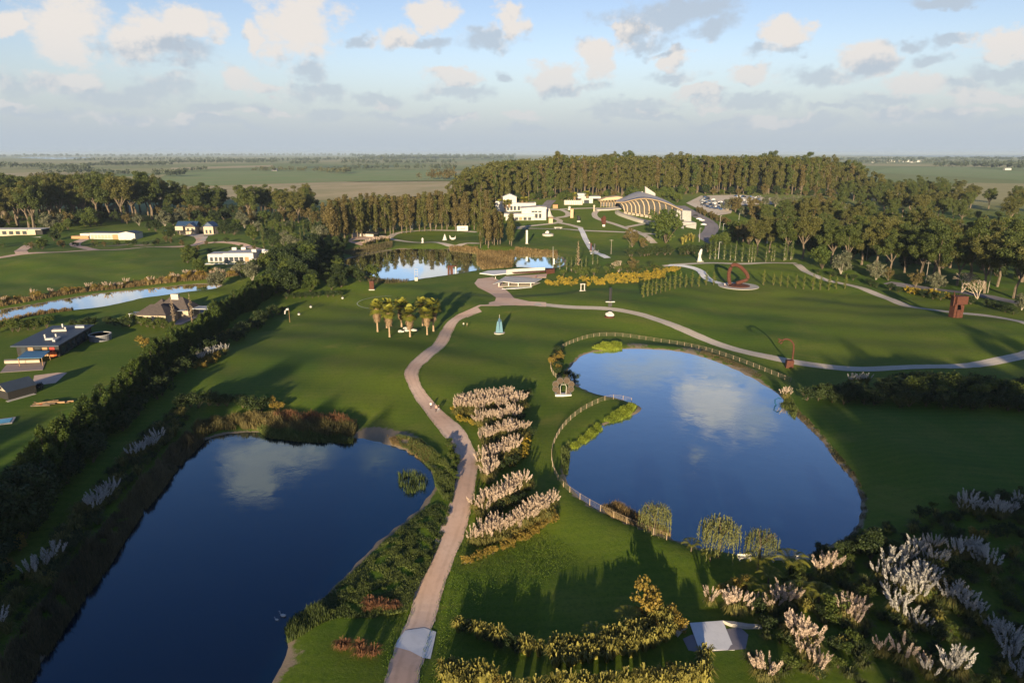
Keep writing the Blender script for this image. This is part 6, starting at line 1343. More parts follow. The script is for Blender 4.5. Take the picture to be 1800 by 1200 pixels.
# ================================================================ amphitheatre at the head of the path
t = thing('sunken_forum', 'white walled sunken forum with tilted white canopies at the head of the path', 'amphitheatre', G(905, 498)); O2 = t.location.copy()
def FP(lst, zz): 
    out = []
    for x, y in lst: d = ray(x, y); k = (CAMH - zz) / -d[2]; out.append(Vector((d[0] * k, d[1] * k, zz)) - O2)
    return out
MB().slab(FP([(843, 481), (858, 476.5), (895, 475), (890, 481.5), (868, 484)], .25), (0, 0, .3)).build('left_canopy', M_CONC, t)
MB().slab(FP([(866, 500), (888, 487), (953, 490.5), (940, 497.5), (905, 498), (884, 495.5)], 2.2), (0, 0, .3)).build('front_canopy', M_WHITE, t)
for x in (877, 894, 911, 933): p = FP([(x, 503.5)], 0)[0]; MB().box((p.x, p.y, 1.05), (.5, .5, 2.3)).build('canopy_post', M_WHITE, t)
MB().slab(FP([(876, 504), (935, 503), (950, 497), (890, 497)], .1), (0, 0, .15)).build('forum_floor', M_GRAV2, t)
MB().slab(FP([(882, 508), (905, 505), (935, 504), (935, 505), (905, 508)], .05), (0, 0, .12)).build('pale_apron', M_CONC, t)
wl = FP([(890, 483), (905, 481.5), (930, 480), (958, 478.5)], 0); b = MB()
for p_, q_ in zip(wl, wl[1:]): b.slab([p_, q_, q_ + Vector((0, 0, 2.6)), p_ + Vector((0, 0, 2.6))], (0, .8, 0))
b.build('curved_wall', M_WHITE, t)
MB().slab(FP([(888, 486), (940, 483), (962, 481), (960, 488), (900, 488)], .08), (0, 0, .12)).build('forum_terrace', M_GRAV, t)
MB().slab(FP([(896, 478), (940, 474), (966, 475), (958, 478.5), (905, 481)], .8), (0, 0, .3)).build('red_deck', M_CORTEN, t)
MB().slab(FP([(960, 482), (975, 480), (975, 478), (960, 478.5)], 0), (0, 0, 2.2)).build('red_block', M_CORTEN, t)
for i, (x, y) in enumerate([(871, 489), (890, 480), (884, 484), (942, 486), (946, 487), (908, 477), (935, 476)]):
    pass

# ================================================================ sculptures and small things
M_BLUE = mat('blue_enamel', (.012, .07, .14), .35, (.01, .055, .11), 2, spec=.5)
M_TEAL = mat('teal_enamel', (.06, .17, .23), .4, (.05, .14, .19), 2, spec=.5)
M_MARB = mat('white_marble', (.50, .48, .44), .6, (.44, .42, .38), 1)
M_GOLDM = mat('bronze_mesh', (.075, .05, .03), .7, (.05, .035, .022), 6)
M_STEEL = mat('galvanised_steel', (.55, .53, .50), .5, None, 3, metal=.4)
M_STEEL2 = mat('weathered_metal', (.20, .18, .15), .6)
def T(name, label, cat, px, rz=0, group=None): return thing(name, label, cat, G(*px), rz, group)
# big corten loop
t = T('ring_sculpture', 'large open ring of rusted steel on a round pale pad', 'sculpture', (1298, 503)); Ys = t.location.y; O3 = t.location.copy()
MB().lathe([(9.2, -.1), (9.2, .18), (9.0, .2), (.1, .2)], k=40).build('pad', M_STONE, t); MB().lathe([(5.2, .2), (5.0, .5), (3.0, .9), (.1, 1.1)], k=28).build('steel_mound', M_CORTEN, t)
ring = [(1283, 499), (1281.5, 492), (1281, 484), (1282, 477), (1285, 470), (1288.5, 465.5), (1294, 465.5), (1301, 468.5), (1307, 474), (1312, 480), (1314.5, 486), (1313.5, 490.5), (1308, 493.5), (1302, 495.5), (1294, 498)]
MB().tube([Vector(p) for p in smooth_line([P(x, y, Ys) - O3 for x, y in ring], 3)], .85, 8).build('steel_ring', M_CORTEN, t)
# blue fins
t = T('blue_fin_sculpture', 'pointed sculpture of overlapping blue fins on a pale disc', 'sculpture', (878, 585)); MB().lathe([(1.9, -.1), (1.9, .25), (1.7, .3)], k=24).build('plinth', M_STONE, t)
for i, (x0, x1, hh, tx, y, m_) in enumerate([(-1.3, .1, 4.3, -.55, -.5, M_TEAL), (-.7, .7, 5.4, .0, -.2, M_BLUE), (.1, 1.2, 4.2, .55, -.45, M_TEAL), (-1.0, .6, 4.9, -.2, .35, M_BLUE), (-.2, 1.3, 4.6, .4, .4, M_BLUE)]):
    MB().slab([(x0, y, .3), (x1, y, .3), ((x1 + tx) / 2 + .12, y, hh * .6), (tx + .22, y, hh), (tx - .22, y, hh), ((x0 + tx) / 2 - .15, y, hh * .55)], (0, .14, 0)).build('fin', m_, t)
MB().tube([(0, 0, 4.8), (0, 0, 6.6)], .07, 5).build('spike', M_STONE, t)
# petal arch
t = T('petal_arch_sculpture', 'arch of six framed bronze mesh petals on a pale plinth', 'sculpture', (990, 692)); MB().box((0, 0, .2), (4.2, 1.6, .5)).build('plinth', M_MARB, t)
for i, (x, z) in enumerate([(-1.95, 1.75), (-2.0, 3.0), (-.85, 3.95), (.85, 3.95), (2.0, 3.0), (1.95, 1.75)]):
    k = 10; pts = [(x + .82 * math.cos(q * 6.283 / k), 0, z + .80 * math.sin(q * 6.283 / k)) for q in range(k)]
    pt = MB().slab([(p[0], -.08, p[2]) for p in pts], (0, .5, 0)).build('petal', M_GOLDM, t); MB().tube([(p[0], -.12, p[2]) for p in pts + [pts[0]]], .045, 4).build('rim', M_STEEL2, pt)
    MB().tube([(p[0], .46, p[2]) for p in pts + [pts[0]]], .045, 4).build('rim', M_STEEL2, pt)
for s_ in (-1, 1): MB().box((s_ * 1.25, .15, .95), (.9, .5, 1.1)).build('leg', M_GOLDM, t)
MB().tube([(-.7, -.1, .45), (-.8, -.1, 2.4), (-.5, -.1, 3.0), (.5, -.1, 3.0), (.8, -.1, 2.4), (.7, -.1, .45)], .09, 5).build('inner_frame', M_STONE, t)
# block sculpture
t = T('block_sculpture', 'towering rusted steel sculpture of stacked blocks at the loop path', 'sculpture', (1679, 565)); s = 1.0
for (c, sz, yw) in (((-1.5, 0, 2.6), (1.0, 2.6, 5.2), .1), ((1.3, .2, 2.4), (1.1, 2.4, 4.8), -.12), ((.3, 0, 6.6), (4.4, 3.0, 3.0), .12), ((-.3, -1.0, 1.6), (1.5, 1.0, 3.0), .2), ((-1.7, .4, 6.2), (.9, 2.2, 3.4), -.1)): MB().box(c, sz, yw).build('steel_block', M_CORTEN, t)
MB().tube([(.6, -1.2, 0), (.9, -1.3, 3.0), (.4, -1.2, 5.0)], .35, 6).build('steel_strut', M_CORTEN, t); MB().tube([(-1.9, 0, 5.5), (-1.9, .1, 8.6), (-2.2, 0, 9.6)], [.35, .2, .12], 6).build('steel_horn', M_CORTEN, t)
# hook sculpture
t = T('hook_sculpture', 'rusted rod arching from a steel block and ending in a claw', 'sculpture', (1387, 638)); Ys = t.location.y; O3 = t.location.copy()
MB().slab([(-1.1, -.8, -.1), (1.0, -.9, -.1), (1.15, .8, -.1), (-.9, .9, -.1)], (.15, 0, 2.3)).build('steel_block', M_CORTEN, t)
MB().tube([Vector(p) for p in smooth_line([P(x, y, Ys) - O3 for x, y in [(1393, 632), (1394.2, 622), (1395.3, 612), (1394.8, 605), (1390.5, 599), (1386, 596.3), (1379, 596), (1376, 598.5), (1373.5, 602.5), (1371, 603)]], 3)], .24, 6).build('bent_rod', M_CORTEN, t)
for q in ([(1375, 597), (1371, 599), (1368, 602)], [(1374, 597.5), (1370, 596.5), (1368, 595)]): MB().tube([P(x, y, Ys) - O3 for x, y in q], .17, 5).build('claw', M_CORTEN, t)
# white statue
t = T('white_statue', 'white standing figure like marble statue on the shaded lawn', 'statue', (1230, 466)); t.scale = (.8, .8, .8); prof = [(2.2, 0), (1.9, 1.2), (1.5, 3.0), (1.35, 4.5), (1.6, 5.6), (1.2, 6.4), (1.35, 7.4), (1.1, 8.4), (.2, 8.9)]
b = MB(); b.lathe(prof, k=12); b.v = [(x * (.75 + .12 * math.sin(z * 1.3)) - .5 * math.sin(z * .45), y * .6, z) for x, y, z in b.v]; b.build('figure', M_MARB, t, True); MB().box((0, 0, .1), (4.6, 2.6, .5)).build('base', M_MARB, t)
# boulder on rust base, slab bench, stone portal
def boulder(seed, sx, sy, sz, m):
    bm = bmesh.new(); bmesh.ops.create_icosphere(bm, subdivisions=2, radius=1); r = np.random.default_rng(seed)
    for v in bm.verts: k = 1 + .12 * r.normal(); v.co = Vector((v.co.x * sx * k, v.co.y * sy * k, max(v.co.z, -.4) * sz * k))
    me = bpy.data.meshes.new('boulder'); bm.to_mesh(me); bm.free(); me.materials.append(m); return me
t = T('boulder_sculpture', 'pale boulder resting on a round rust coloured base', 'sculpture', (1071, 561)); MB().lathe([(1.9, -.1), (1.9, .3), (1.6, .45)], k=20).build('base', M_CORTEN, t); link('boulder', boulder(1, 1.6, 1.2, 1.2, M_MARB), t, (0, 0, .9))
t = T('slab_sculpture', 'thin white slab on a dark pillar beyond the boulder', 'sculpture', (1072, 546)); MB().box((0, 0, .9), (1.5, .5, 1.9)).build('pillar', M_DARKM, t); MB().box((0, 0, 2.0), (3.6, .9, .3)).build('slab', M_MARB, t); MB().tube([(0, 0, 2.1), (0, 0, 7.5)], .6, 6).build('dark_shaft', M_DARKM, t)
t = T('stone_portal', 'small pale stone portal among dark topiary before the yellow flowers', 'sculpture', (1024, 515))
for x in (-.8, .8): MB().box((x, 0, 1.5), (.4, .5, 3.0)).build('jamb', M_STONE, t)
MB().box((0, 0, 3.15), (2.2, .6, .4)).build('lintel', M_STONE, t); MB().box((0, 0, .1), (2.8, 1.2, .4)).build('base', M_STONE, t)
plant('dshrub', G(1026, 506), 'dark clipped topiary behind the stone portal', None, .95)
# pieces on the sculpture lawn
def simple(name, label, px, parts, rz=0, cat='sculpture'):
    t = T(name, label, cat, px, rz)
    for pn, kind, args, m_ in parts:
        b = MB(); getattr(b, kind)(*args); b.build(pn, m_, t)
    return t
simple('white_column', 'slender white column standing on the sculpture lawn', (926, 430), [('shaft', 'box', ((0, 0, 4.6), (1.3, 1.1, 9.2)), M_MARB), ('base', 'box', ((0, 0, .15), (1.9, 1.6, .5)), M_STONE)])
t = T('stone_disc_sculpture', 'flat round stone with a white boulder on top', 'sculpture', (963, 415)); MB().lathe([(4.2, -.2), (4.2, 1.1), (3.6, 1.4)], k=20).build('stone_disc', M_STONE, t); link('boulder', boulder(2, 1.4, 1.2, 1.4, M_MARB), t, (-.4, 0, 2.2))
simple('orange_stele', 'orange timber stele on the sculpture lawn', (1005, 383), [('panel', 'box', ((0, 0, 3.6), (2.6, 1.2, 7.2)), M_RIB), ('cap', 'box', ((0, 0, 7.5), (2.9, 1.5, .5)), M_WOOD)])
simple('dark_block_sculpture', 'dark angular piece on a pale foot', (1017, 390), [('foot', 'box', ((0, 0, .5), (2.6, 2, 1.1)), M_STONE), ('block', 'box', ((0, 0, 2.9), (2.0, 1.4, 3.6), .3), M_DARKM), ('arm', 'box', ((-.8, 0, 4.6), (1.4, .8, 1.2), .6), M_DARKM)])
simple('rust_figure', 'rust red twisted figure above a white cube on the lawn', (1061, 398), [('cube', 'box', ((0, 0, .8), (2.0, 1.8, 1.7)), M_MARB), ('body', 'box', ((.2, 0, 4.6), (2.6, 1.6, 6.0), .4), M_CORTEN), ('limb', 'tube', ([(-1, 0, 3), (-1.8, 0, 6), (.6, 0, 8.4)], .7, 6), M_CORTEN)])
simple('white_bust', 'white abstract piece on the far edge of the lawn', (1001, 369), [('body', 'lathe', ([(1.3, 0), (1.0, 1.4), (1.5, 2.6), (.4, 3.4)], (0, 0, 0), 10), M_MARB), ('base', 'box', ((0, 0, .1), (3.2, 1.6, .4)), M_STONE)])
simple('yellow_totem', 'small ochre totem near the pavilion path', (1044, 372), [('shaft', 'box', ((0, 0, 2.4), (1.1, 1.1, 5)), M_CREAM), ('head', 'box', ((0, 0, 5.3), (1.7, 1.3, 1.0)), M_CREAM)])
simple('timber_cube', 'brown timber cube before the white pavilion', (968, 392), [('cube', 'box', ((0, 0, 1.9), (3.4, 3, 4.0)), M_RIB), ('lid', 'box', ((0, 0, 4.05), (3.8, 3.4, .35)), M_WOOD)])
simple('stone_cone', 'pale stone cone beside the white pavilion', (965, 380), [('cone', 'lathe', ([(3.0, 0), (2.0, 2.4), (1.1, 4.8), (.2, 6.6)], (0, 0, 0), 10), M_STONE), ('plinth', 'box', ((0, 0, .1), (6.6, 6.6, .4)), M_STONE)])
simple('brick_kiosk', 'small terracotta kiosk behind the lawn paths', (976, 366), [('wall', 'box', ((0, 0, 1.6), (4.6, 3, 3.4)), M_WOOD), ('roof', 'box', ((0, 0, 3.5), (5.2, 3.6, .4)), M_CORTEN)], 0, 'kiosk')
simple('low_stone_bench', 'low pale stone bench between two lawn paths', (981, 402), [('seat', 'box', ((0, 0, .9), (6.5, 1.6, .5)), M_STONE), ('leg', 'box', ((-2, 0, .3), (.8, 1.3, .8)), M_STONE), ('leg', 'box', ((2, 0, .3), (.8, 1.3, .8)), M_STONE)], 0, 'bench')
simple('white_cone_sculpture', 'white cone on the left oval lawn', (782, 423), [('cone', 'lathe', ([(1.7, 0), (1.0, 2.0), (.15, 4.4)], (0, 0, 0), 10), M_MARB), ('base', 'box', ((0, 0, .05), (3.4, 3, .3)), M_STONE)])
simple('white_crescent_sculpture', 'white crescent on the left oval lawn', (796, 422), [('crescent', 'tube', ([(-2.2, 0, 3.2), (-1.7, 0, 1.2), (0, 0, .6), (1.7, 0, 1.2), (2.0, 0, 2.9)], [.2, .7, .9, .7, .2], 8), M_MARB), ('base', 'box', ((0, 0, .05), (2.4, 1.6, .3)), M_STONE)])
simple('white_figure_sculpture', 'small white figure on the near edge of the oval path', (743, 426), [('body', 'lathe', ([(.8, 0), (.6, 1.6), (.8, 2.6), (.3, 3.6)], (0, 0, 0), 8), M_MARB), ('base', 'box', ((0, 0, .05), (2.2, 1.4, .3)), M_STONE)])
simple('white_totem', 'white totem against the plantation row', (725, 403), [('shaft', 'box', ((0, 0, 1.8), (1.2, 1, 3.6)), M_MARB), ('head', 'box', ((0, 0, 4.0), (1.9, 1.2, 1.0)), M_MARB)])
simple('red_sculpture', 'bright red upright sculpture at the left end of the oval path', (676, 405), [('body', 'tube', ([(-.9, 0, 0), (-.5, 0, 3.0), (.5, 0, 5.6)], [.7, .85, .4], 8), M_RED), ('wing', 'box', ((.7, 0, 3.6), (1.1, .6, 3.0), .3), M_RED)])
simple('floating_red_sphere', 'bright red ball floating on the lake', (704, 440), [('ball', 'lathe', ([(.2, -.6), (.9, -.3), (1.2, .3), (.9, .9), (.2, 1.2)], (0, 0, 0), 14), M_RED), ('float', 'lathe', ([(1.3, -.6), (1.3, -.4)], (0, 0, 0), 14), M_CORTEN)])
t = T('mural_panel', 'white mural panel with grey brush marks before the plantation', 'mural', (813, 406)); MB().box((0, 0, 3.1), (8.6, .4, 3.8)).build('panel', M_MARB, t)
for x in (-3.4, 3.4): MB().box((x, .1, .7), (.3, .25, 1.6)).build('leg', M_DARKM, t)
MB().slab([(-2.0, -.23, 2.4), (-.4, -.23, 3.6), (.5, -.23, 2.9), (2.4, -.23, 3.9), (1.6, -.23, 2.3), (0, -.23, 2.6)], (0, .02, 0)).build('brush_mark', mat('grey_ink', (.2, .21, .24), .8), t)
simple('rust_gate_sculpture', 'rust and white open box standing at the lake edge', (795, 478), [('side', 'box', ((-1.9, 0, 2.3), (.9, 1.8, 4.6)), M_CORTEN), ('side', 'box', ((1.9, 0, 2.3), (.5, 1.8, 4.6)), M_MARB), ('lintel', 'box', ((0, 0, 4.8), (4.6, 1.8, .5)), M_CORTEN), ('back', 'box', ((-.4, .6, 2.3), (1.4, .3, 4.2)), M_CORTEN)])
simple('lattice_tower_sculpture', 'pale lattice tower on a stone block at the lake edge', (732, 493), [('plinth', 'box', ((0, 0, .8), (1.5, 1.4, 1.8)), M_STONE), ('mast', 'tube', ([(-.9, 0, 1.7), (-.7, 0, 5.8)], .07, 5), M_STONE), ('mast', 'tube', ([(.9, 0, 1.7), (.7, 0, 5.8)], .07, 5), M_STONE), ('lattice', 'box', ((0, 0, 4.4), (1.5, .15, .15)), M_STONE), ('lattice', 'box', ((0, 0, 3.2), (1.5, .15, .15)), M_STONE), ('lattice', 'box', ((0, 0, 5.7), (1.4, .15, .15)), M_STONE)])
simple('rust_pillar', 'rust coloured square pillar under the bright green lakeside tree', (654, 507), [('pillar', 'box', ((0, 0, 2.0), (2.0, 1.6, 4.2)), M_CORTEN), ('foot', 'box', ((0, 0, .1), (2.6, 2.0, .4)), M_STONE)])
simple('twin_stripe_sculpture', 'pair of red and dark upright slabs beside the bridge', (1042, 440), [('slab', 'box', ((-1.2, 0, 2.6), (.9, 1, 5.4)), M_CORTEN), ('slab', 'box', ((1.0, 0, 2.4), (.9, 1, 5.0)), M_DARKM), ('base', 'box', ((0, 0, .1), (4.2, 2, .5)), M_STONE)])
simple('mast_sculpture', 'thin white mast sculpture standing in the lake', (973, 458), [('mast', 'tube', ([(0, 0, -1.5), (-.3, 0, 5), (-.4, 0, 11)], [.2, .14, .05], 5), M_MARB), ('sail', 'box', ((.25, 0, 2.6), (.8, .3, 2.6), .2), M_MARB)])
simple('blue_hook_sculpture', 'dark blue hook rising from the right shore of the rounded pond', (1366, 708), [('hook', 'tube', ([(.6, 0, -.6), (.3, 0, .5), (-.5, 0, 1.3), (-.6, 0, 2.3), (.2, 0, 2.8), (.9, 0, 2.5)], .16, 6), M_BLUE), ('weight', 'box', ((-.5, 0, .0), (.7, .5, .5)), M_BLUE)])
t = T('cross_monument', 'white wooden cross in the thicket', 'cross', (1348, 430)); MB().box((0, 0, 4.6), (.8, .5, 9.6)).build('upright', M_MARB, t); MB().box((0, -.02, 6.6), (4.6, .44, .8)).build('crossbar', M_MARB, t)
# helipad
t = T('landing_pad', 'round white landing pad in the lawn', 'landing pad', (685, 527)); MB().lathe([(3.1, -.05), (3.1, .06), (.02, .07)], k=32).build('disc', M_MARB, t); MB().lathe([(.45, .07), (.45, .12), (.02, .13)], k=12).build('centre_mark', M_DARKM, t)
rb = MB(); k = 64
for ra, rb_ in ((13.4, 13.75),):
    vs_ = [(ra * math.cos(q * 6.283 / k), ra * math.sin(q * 6.283 / k), .045) for q in range(k)] + [(rb_ * math.cos(q * 6.283 / k), rb_ * math.sin(q * 6.283 / k), .045) for q in range(k)]; rb.add(vs_, [(q, k + q, k + (q + 1) % k, (q + 1) % k) for q in range(k)])
rb.build('painted_ring', mat('line_paint', (.42, .45, .34), .8), t)
# windsock
t = T('windsock', 'white windsock drooping from a pole beside the shrubs', 'windsock', (509, 560)); MB().tube([(0, 0, -.2), (0, 0, 5.2)], .07, 6).build('pole', M_WOOD, t); MB().tube([(0, 0, 5.1), (-.8, 0, 5.0), (-1.4, 0, 4.4), (-1.6, 0, 3.2)], [.42, .40, .32, .2], 8).build('sock', M_MARB, t)
for i, p in enumerate([(525, 546), (546, 535), (602, 520)]):  # white goose sculptures with dark heads, no light source in them
    t = T('goose_sculpture', ['white and black goose sculpture nearest the windsock', 'white and black goose sculpture right of the windsock', 'small white goose sculpture under the dark shrubs'][i], 'lamp', p); MB().lathe([(.4, -.05), (.4, .15), (.3, .2)], k=10).build('foot', M_MARB, t); MB().lathe([(.5, .18), (.55, .5), (.2, .7)], k=10).build('shade', M_MARB, t); MB().lathe([(.25, .7), (.3, 1.3), (.1, 1.5)], k=8).build('head', M_DARKM, t)
    t.name = 'lawn_goose'
for i, p in enumerate([(704, 585), (713, 578), (715, 583), (728, 582)]):
    t = T('white_boulder', ['white boulder between the front palms', 'white boulder behind the middle palm', 'smallest white boulder near the middle palm', 'white boulder left of the short palm'][i], 'boulder', p); link('rock', boulder(20 + i, .95, .6, .55, M_MARB), t, (0, 0, .2)); link('rock', boulder(30 + i, .4, .35, .35, M_MARB), t, (.9, .1, .15))
# white slab, stones, benches in the garden
g = G(1252, 1122); t = thing('concrete_slab', 'large flat white concrete slab in the lower right garden', 'slab', g); O4 = t.location.copy()
pts = [G(1212, 1099) - O4, G(1270, 1095) - O4, G(1291, 1147) - O4, G(1229, 1147) - O4]; MB().slab([Vector((p.x, p.y, .06)) for p in pts], (0, 0, .10)).build('slab', M_CONC, t); MB().slab([Vector((p.x * .96, p.y * .96, -.2)) for p in pts], (0, 0, .255)).build('footing', M_STONE, t)
sheet('gravel_patch', GP([(1200, 1125), (1215, 1118), (1300, 1105), (1315, 1120), (1310, 1146), (1232, 1150), (1210, 1146)]), M_ASPH, .04)
for i, (pp, lb) in enumerate([([(1270, 1097), (1290, 1099), (1315, 1104), (1342, 1106), (1340, 1109), (1310, 1109), (1285, 1104)], 'curved white kerb stone right of the concrete slab'), ([(1187, 1118), (1193, 1108), (1205, 1101), (1207, 1106), (1198, 1114), (1191, 1122)], 'curved white kerb stone left of the concrete slab')]):
    q = GP(pp); o = MB().slab([p + Vector((0, 0, -.1)) - q[0] for p in q], (0, 0, .55)).build('kerb_stone', M_STONE); o.location = q[0]; tag(o, lb, 'stone')
for i, p in enumerate([(1309, 984), (1368, 986), (1410, 985)]):
    t = T('garden_bench', ['white bench before the willows', 'white bench between two palms', 'white bench right of the large palm'][i], 'bench', p); MB().box((0, 0, .5), (2.2, .55, .1)).build('seat', M_MARB, t)
    for x in (-.8, .8): MB().box((x, 0, .22), (.15, .45, .45)).build('leg', M_MARB, t)
    MB().box((0, .26, .78), (2.2, .06, .35)).build('backrest', M_MARB, t)
o = sheet('paving', GP([(711, 1090), (745, 1083), (766, 1090), (762, 1112), (756, 1142), (742, 1140), (720, 1128), (694, 1122), (698, 1108)]), M_CONC, .075, 'pale concrete culvert crossing on the gravel path')
# birds on the water
def bird(px, label, s=1.0):
    g = G(*px); t = thing('swan', label, 'bird', (g.x, g.y, WZ + .02), R(160), None, s)
    bm = bmesh.new(); bmesh.ops.create_uvsphere(bm, u_segments=12, v_segments=8, radius=1)
    for v in bm.verts: x, y, z = v.co; v.co = (x * .55 * (1.1 if x < 0 else 1), y * .27, z * .24 + .12 + (.14 * max(0, -x) ** 2))
    nv = MB().tube([(.4, 0, .2), (.58, 0, .42), (.55, 0, .68), (.62, 0, .80), (.78, 0, .76)], [.10, .07, .055, .075, .03], 6)
    me = bpy.data.meshes.new('body'); bm.to_mesh(me); bm.free(); b = MB(); b.add([v.co for v in me.vertices], [tuple(p.vertices) for p in me.polygons]); b.add(nv.v, nv.f); b.build('body', M_MARB, t, True)
bird((497, 1076), 'larger white swan near the sedge clump', .8); bird((486, 1083), 'smaller white swan behind the larger one', .5)
# ---------------------------------------------------------------- people
M_SKIN = mat('skin', (.45, .27, .19), .6); M_HAIR = mat('dark_hair', (.03, .02, .015), .7)
def person(px, label, top, legs, rz, stride=.22, s=1.0):
    t = thing('person', label, 'person', G(*px), rz, None, s)
    me = bpy.data.meshes.new('body'); j = {'pel': (0, 0, .95), 'chest': (0, .02, 1.32), 'neck': (0, .02, 1.50), 'hd': (0, -.01, 1.60), 'top': (0, 0, 1.72), 'shl': (-.19, .02, 1.42), 'shr': (.19, .02, 1.42), 'ell': (-.25, .06 + stride * .3, 1.16), 'elr': (.25, .06 - stride * .3, 1.16), 'hal': (-.24, -.06 + stride * .4, .92), 'har': (.24, -.06 - stride * .4, .92),
         'hil': (-.10, 0, .90), 'hir': (.10, 0, .90), 'knl': (-.11, -stride * .6, .50), 'knr': (.11, stride * .35, .50), 'anl': (-.11, -stride, .09), 'anr': (.11, stride * 1.15, .10), 'tol': (-.12, -stride - .17, .04), 'tor': (.12, stride * 1.1 - .15, .04)}
    ks = list(j); ix = {k: i for i, k in enumerate(ks)}; ed = [('pel', 'chest'), ('chest', 'neck'), ('neck', 'hd'), ('hd', 'top'), ('chest', 'shl'), ('chest', 'shr'), ('shl', 'ell'), ('ell', 'hal'), ('shr', 'elr'), ('elr', 'har'), ('pel', 'hil'), ('pel', 'hir'), ('hil', 'knl'), ('knl', 'anl'), ('anl', 'tol'), ('hir', 'knr'), ('knr', 'anr'), ('anr', 'tor')]
    me.from_pydata([j[k] for k in ks], [(ix[a], ix[b]) for a, b in ed], []); o = link('body', me, t)
    md = o.modifiers.new('skin', 'SKIN'); rad = {'pel': .15, 'chest': .17, 'neck': .06, 'hd': .095, 'top': .08, 'shl': .07, 'shr': .07, 'ell': .048, 'elr': .048, 'hal': .035, 'har': .035, 'hil': .10, 'hir': .10, 'knl': .065, 'knr': .065, 'anl': .045, 'anr': .045, 'tol': .04, 'tor': .04}
    for k in ks: sv = me.skin_vertices[0].data[ix[k]]; sv.radius = (rad[k], rad[k] * .85); sv.use_root = k == 'pel'
    o.modifiers.new('sub', 'SUBSURF').levels = 1
    dg = bpy.context.evaluated_depsgraph_get(); ev = o.evaluated_get(dg); nm = bpy.data.meshes.new_from_object(ev); o.modifiers.clear(); o.data = nm; nm.materials.clear()
    for m_ in (M_SKIN, top, legs, M_HAIR): nm.materials.append(m_)
    for p in nm.polygons:
        c = p.center; p.material_index = 3 if c.z > 1.66 or (c.z > 1.56 and c.y > .03) else (0 if c.z > 1.47 or (abs(c.x) > .2 and c.z < 1.08) else (1 if c.z > .93 else 2)); p.use_smooth = True
    return t
cl = lambda n, c: mat(n, c, .8)
person((757.5, 719), 'person in white top and dark trousers walking on the gravel path', cl('white_shirt', (.8, .78, .74)), cl('dark_trousers', (.05, .03, .03)), R(170))
person((767, 724), 'person in pink top walking close beside a companion', cl('pink_top', (.62, .32, .26)), cl('black_trousers', (.02, .02, .025)), R(-15)); person((771, 724), 'person in black jacket and pale jeans on the path edge', cl('black_jacket', (.015, .015, .018)), cl('pale_jeans', (.45, .45, .47)), R(-10), .24, 1.04)
person((815, 573), 'person in pale top standing on the lawn near the blue fins', cl('cream_top', (.7, .6, .5)), cl('dark_jeans', (.05, .06, .08)), R(30)); person((821, 573.5), 'person in green top standing on the lawn near the blue fins', cl('olive_top', (.25, .24, .12)), cl('brown_trousers', (.12, .08, .05)), R(-30))
person((1280, 503), 'person in white beside the rusted ring', cl('white_shirt_b', (.8, .78, .74)), cl('grey_trousers', (.2, .2, .22)), 0, .2, 1.0); person((1274, 504), 'second person in pale clothes beside the rusted ring', cl('pale_shirt', (.75, .7, .65)), cl('red_trousers', (.3, .06, .05)), R(40), .2)
person((871, 491), 'visitor in white at the edge of the forum', cl('white_dress', (.8, .76, .7)), cl('white_skirt', (.8, .76, .7)), R(90)); person((942, 490), 'visitor in dark red inside the forum', cl('dark_red', (.2, .03, .03)), cl('navy', (.02, .03, .06)), 0)
person((1036, 428), 'visitor in white crossing the bridge path', cl('white_coat', (.8, .78, .74)), cl('dark_slacks', (.03, .03, .04)), 0, .2, 1.1)
# ---------------------------------------------------------------- cars
CARC = [('white', (.75, .74, .72)), ('silver', (.45, .46, .47)), ('dark blue', (.02, .04, .10)), ('black', (.02, .02, .022)), ('grey', (.16, .17, .18)), ('blue', (.05, .12, .28)), ('red', (.35, .03, .03))]
CARM = [mat('car_paint_' + n.replace(' ', '_'), c, .25, c, 1, spec=.6) for n, c in CARC]
def car_body():
    prof = [(-2.1, .35), (-2.15, .75), (-1.9, .95), (-1.25, 1.02), (-.65, 1.45), (.85, 1.48), (1.55, 1.08), (2.1, .98), (2.15, .4)]
    b = MB(); n = len(prof); vs_ = []
    for y, k in ((-.82, 0), (.82, 0)):
        vs_ += [(x, y * (.86 if z > 1.2 else 1), z) for x, z in prof]
    return b.add(vs_, [tuple(range(n)), tuple(range(2 * n - 1, n - 1, -1))] + [(i, (i + 1) % n, n + (i + 1) % n, n + i)[::-1] for i in range(n)])
cm = [car_body().mesh('body', m_) for m_ in CARM]
gl = MB()
for s_ in (-1, 1): gl.add([(-1.1, s_ * .80, 1.06), (1.35, s_ * .80, 1.10), (.78, s_ * .74, 1.42), (-.6, s_ * .74, 1.40)], [(0, 1, 2, 3)])
gl.add([(-1.27, -.7, 1.04), (-1.27, .7, 1.04), (-.70, .62, 1.43), (-.70, -.62, 1.43)], [(0, 1, 2, 3)]); gl.add([(1.58, -.7, 1.10), (1.58, .7, 1.10), (.90, .62, 1.46), (.90, -.62, 1.46)], [(0, 1, 2, 3)])
glm = gl.mesh('windows', M_GLASS); wm = MB().tube([(0, -.09, 0), (0, .09, 0)], .33, 10).mesh('wheel', M_DARKM)
def car(pos, ci, label, rz, group):
    t = thing('parked_car', label, 'car', (pos[0], pos[1], HG(pos[0], pos[1]) + .62 * (group == 'cars in the parking ground') + .02), rz, group); link('body', cm[ci], t); link('windows', glm, t)
    for x in (-1.35, 1.35):
        for y in (-.78, .78): link('wheel', wm, t, (x, y, .33))
cr = np.random.default_rng(4)
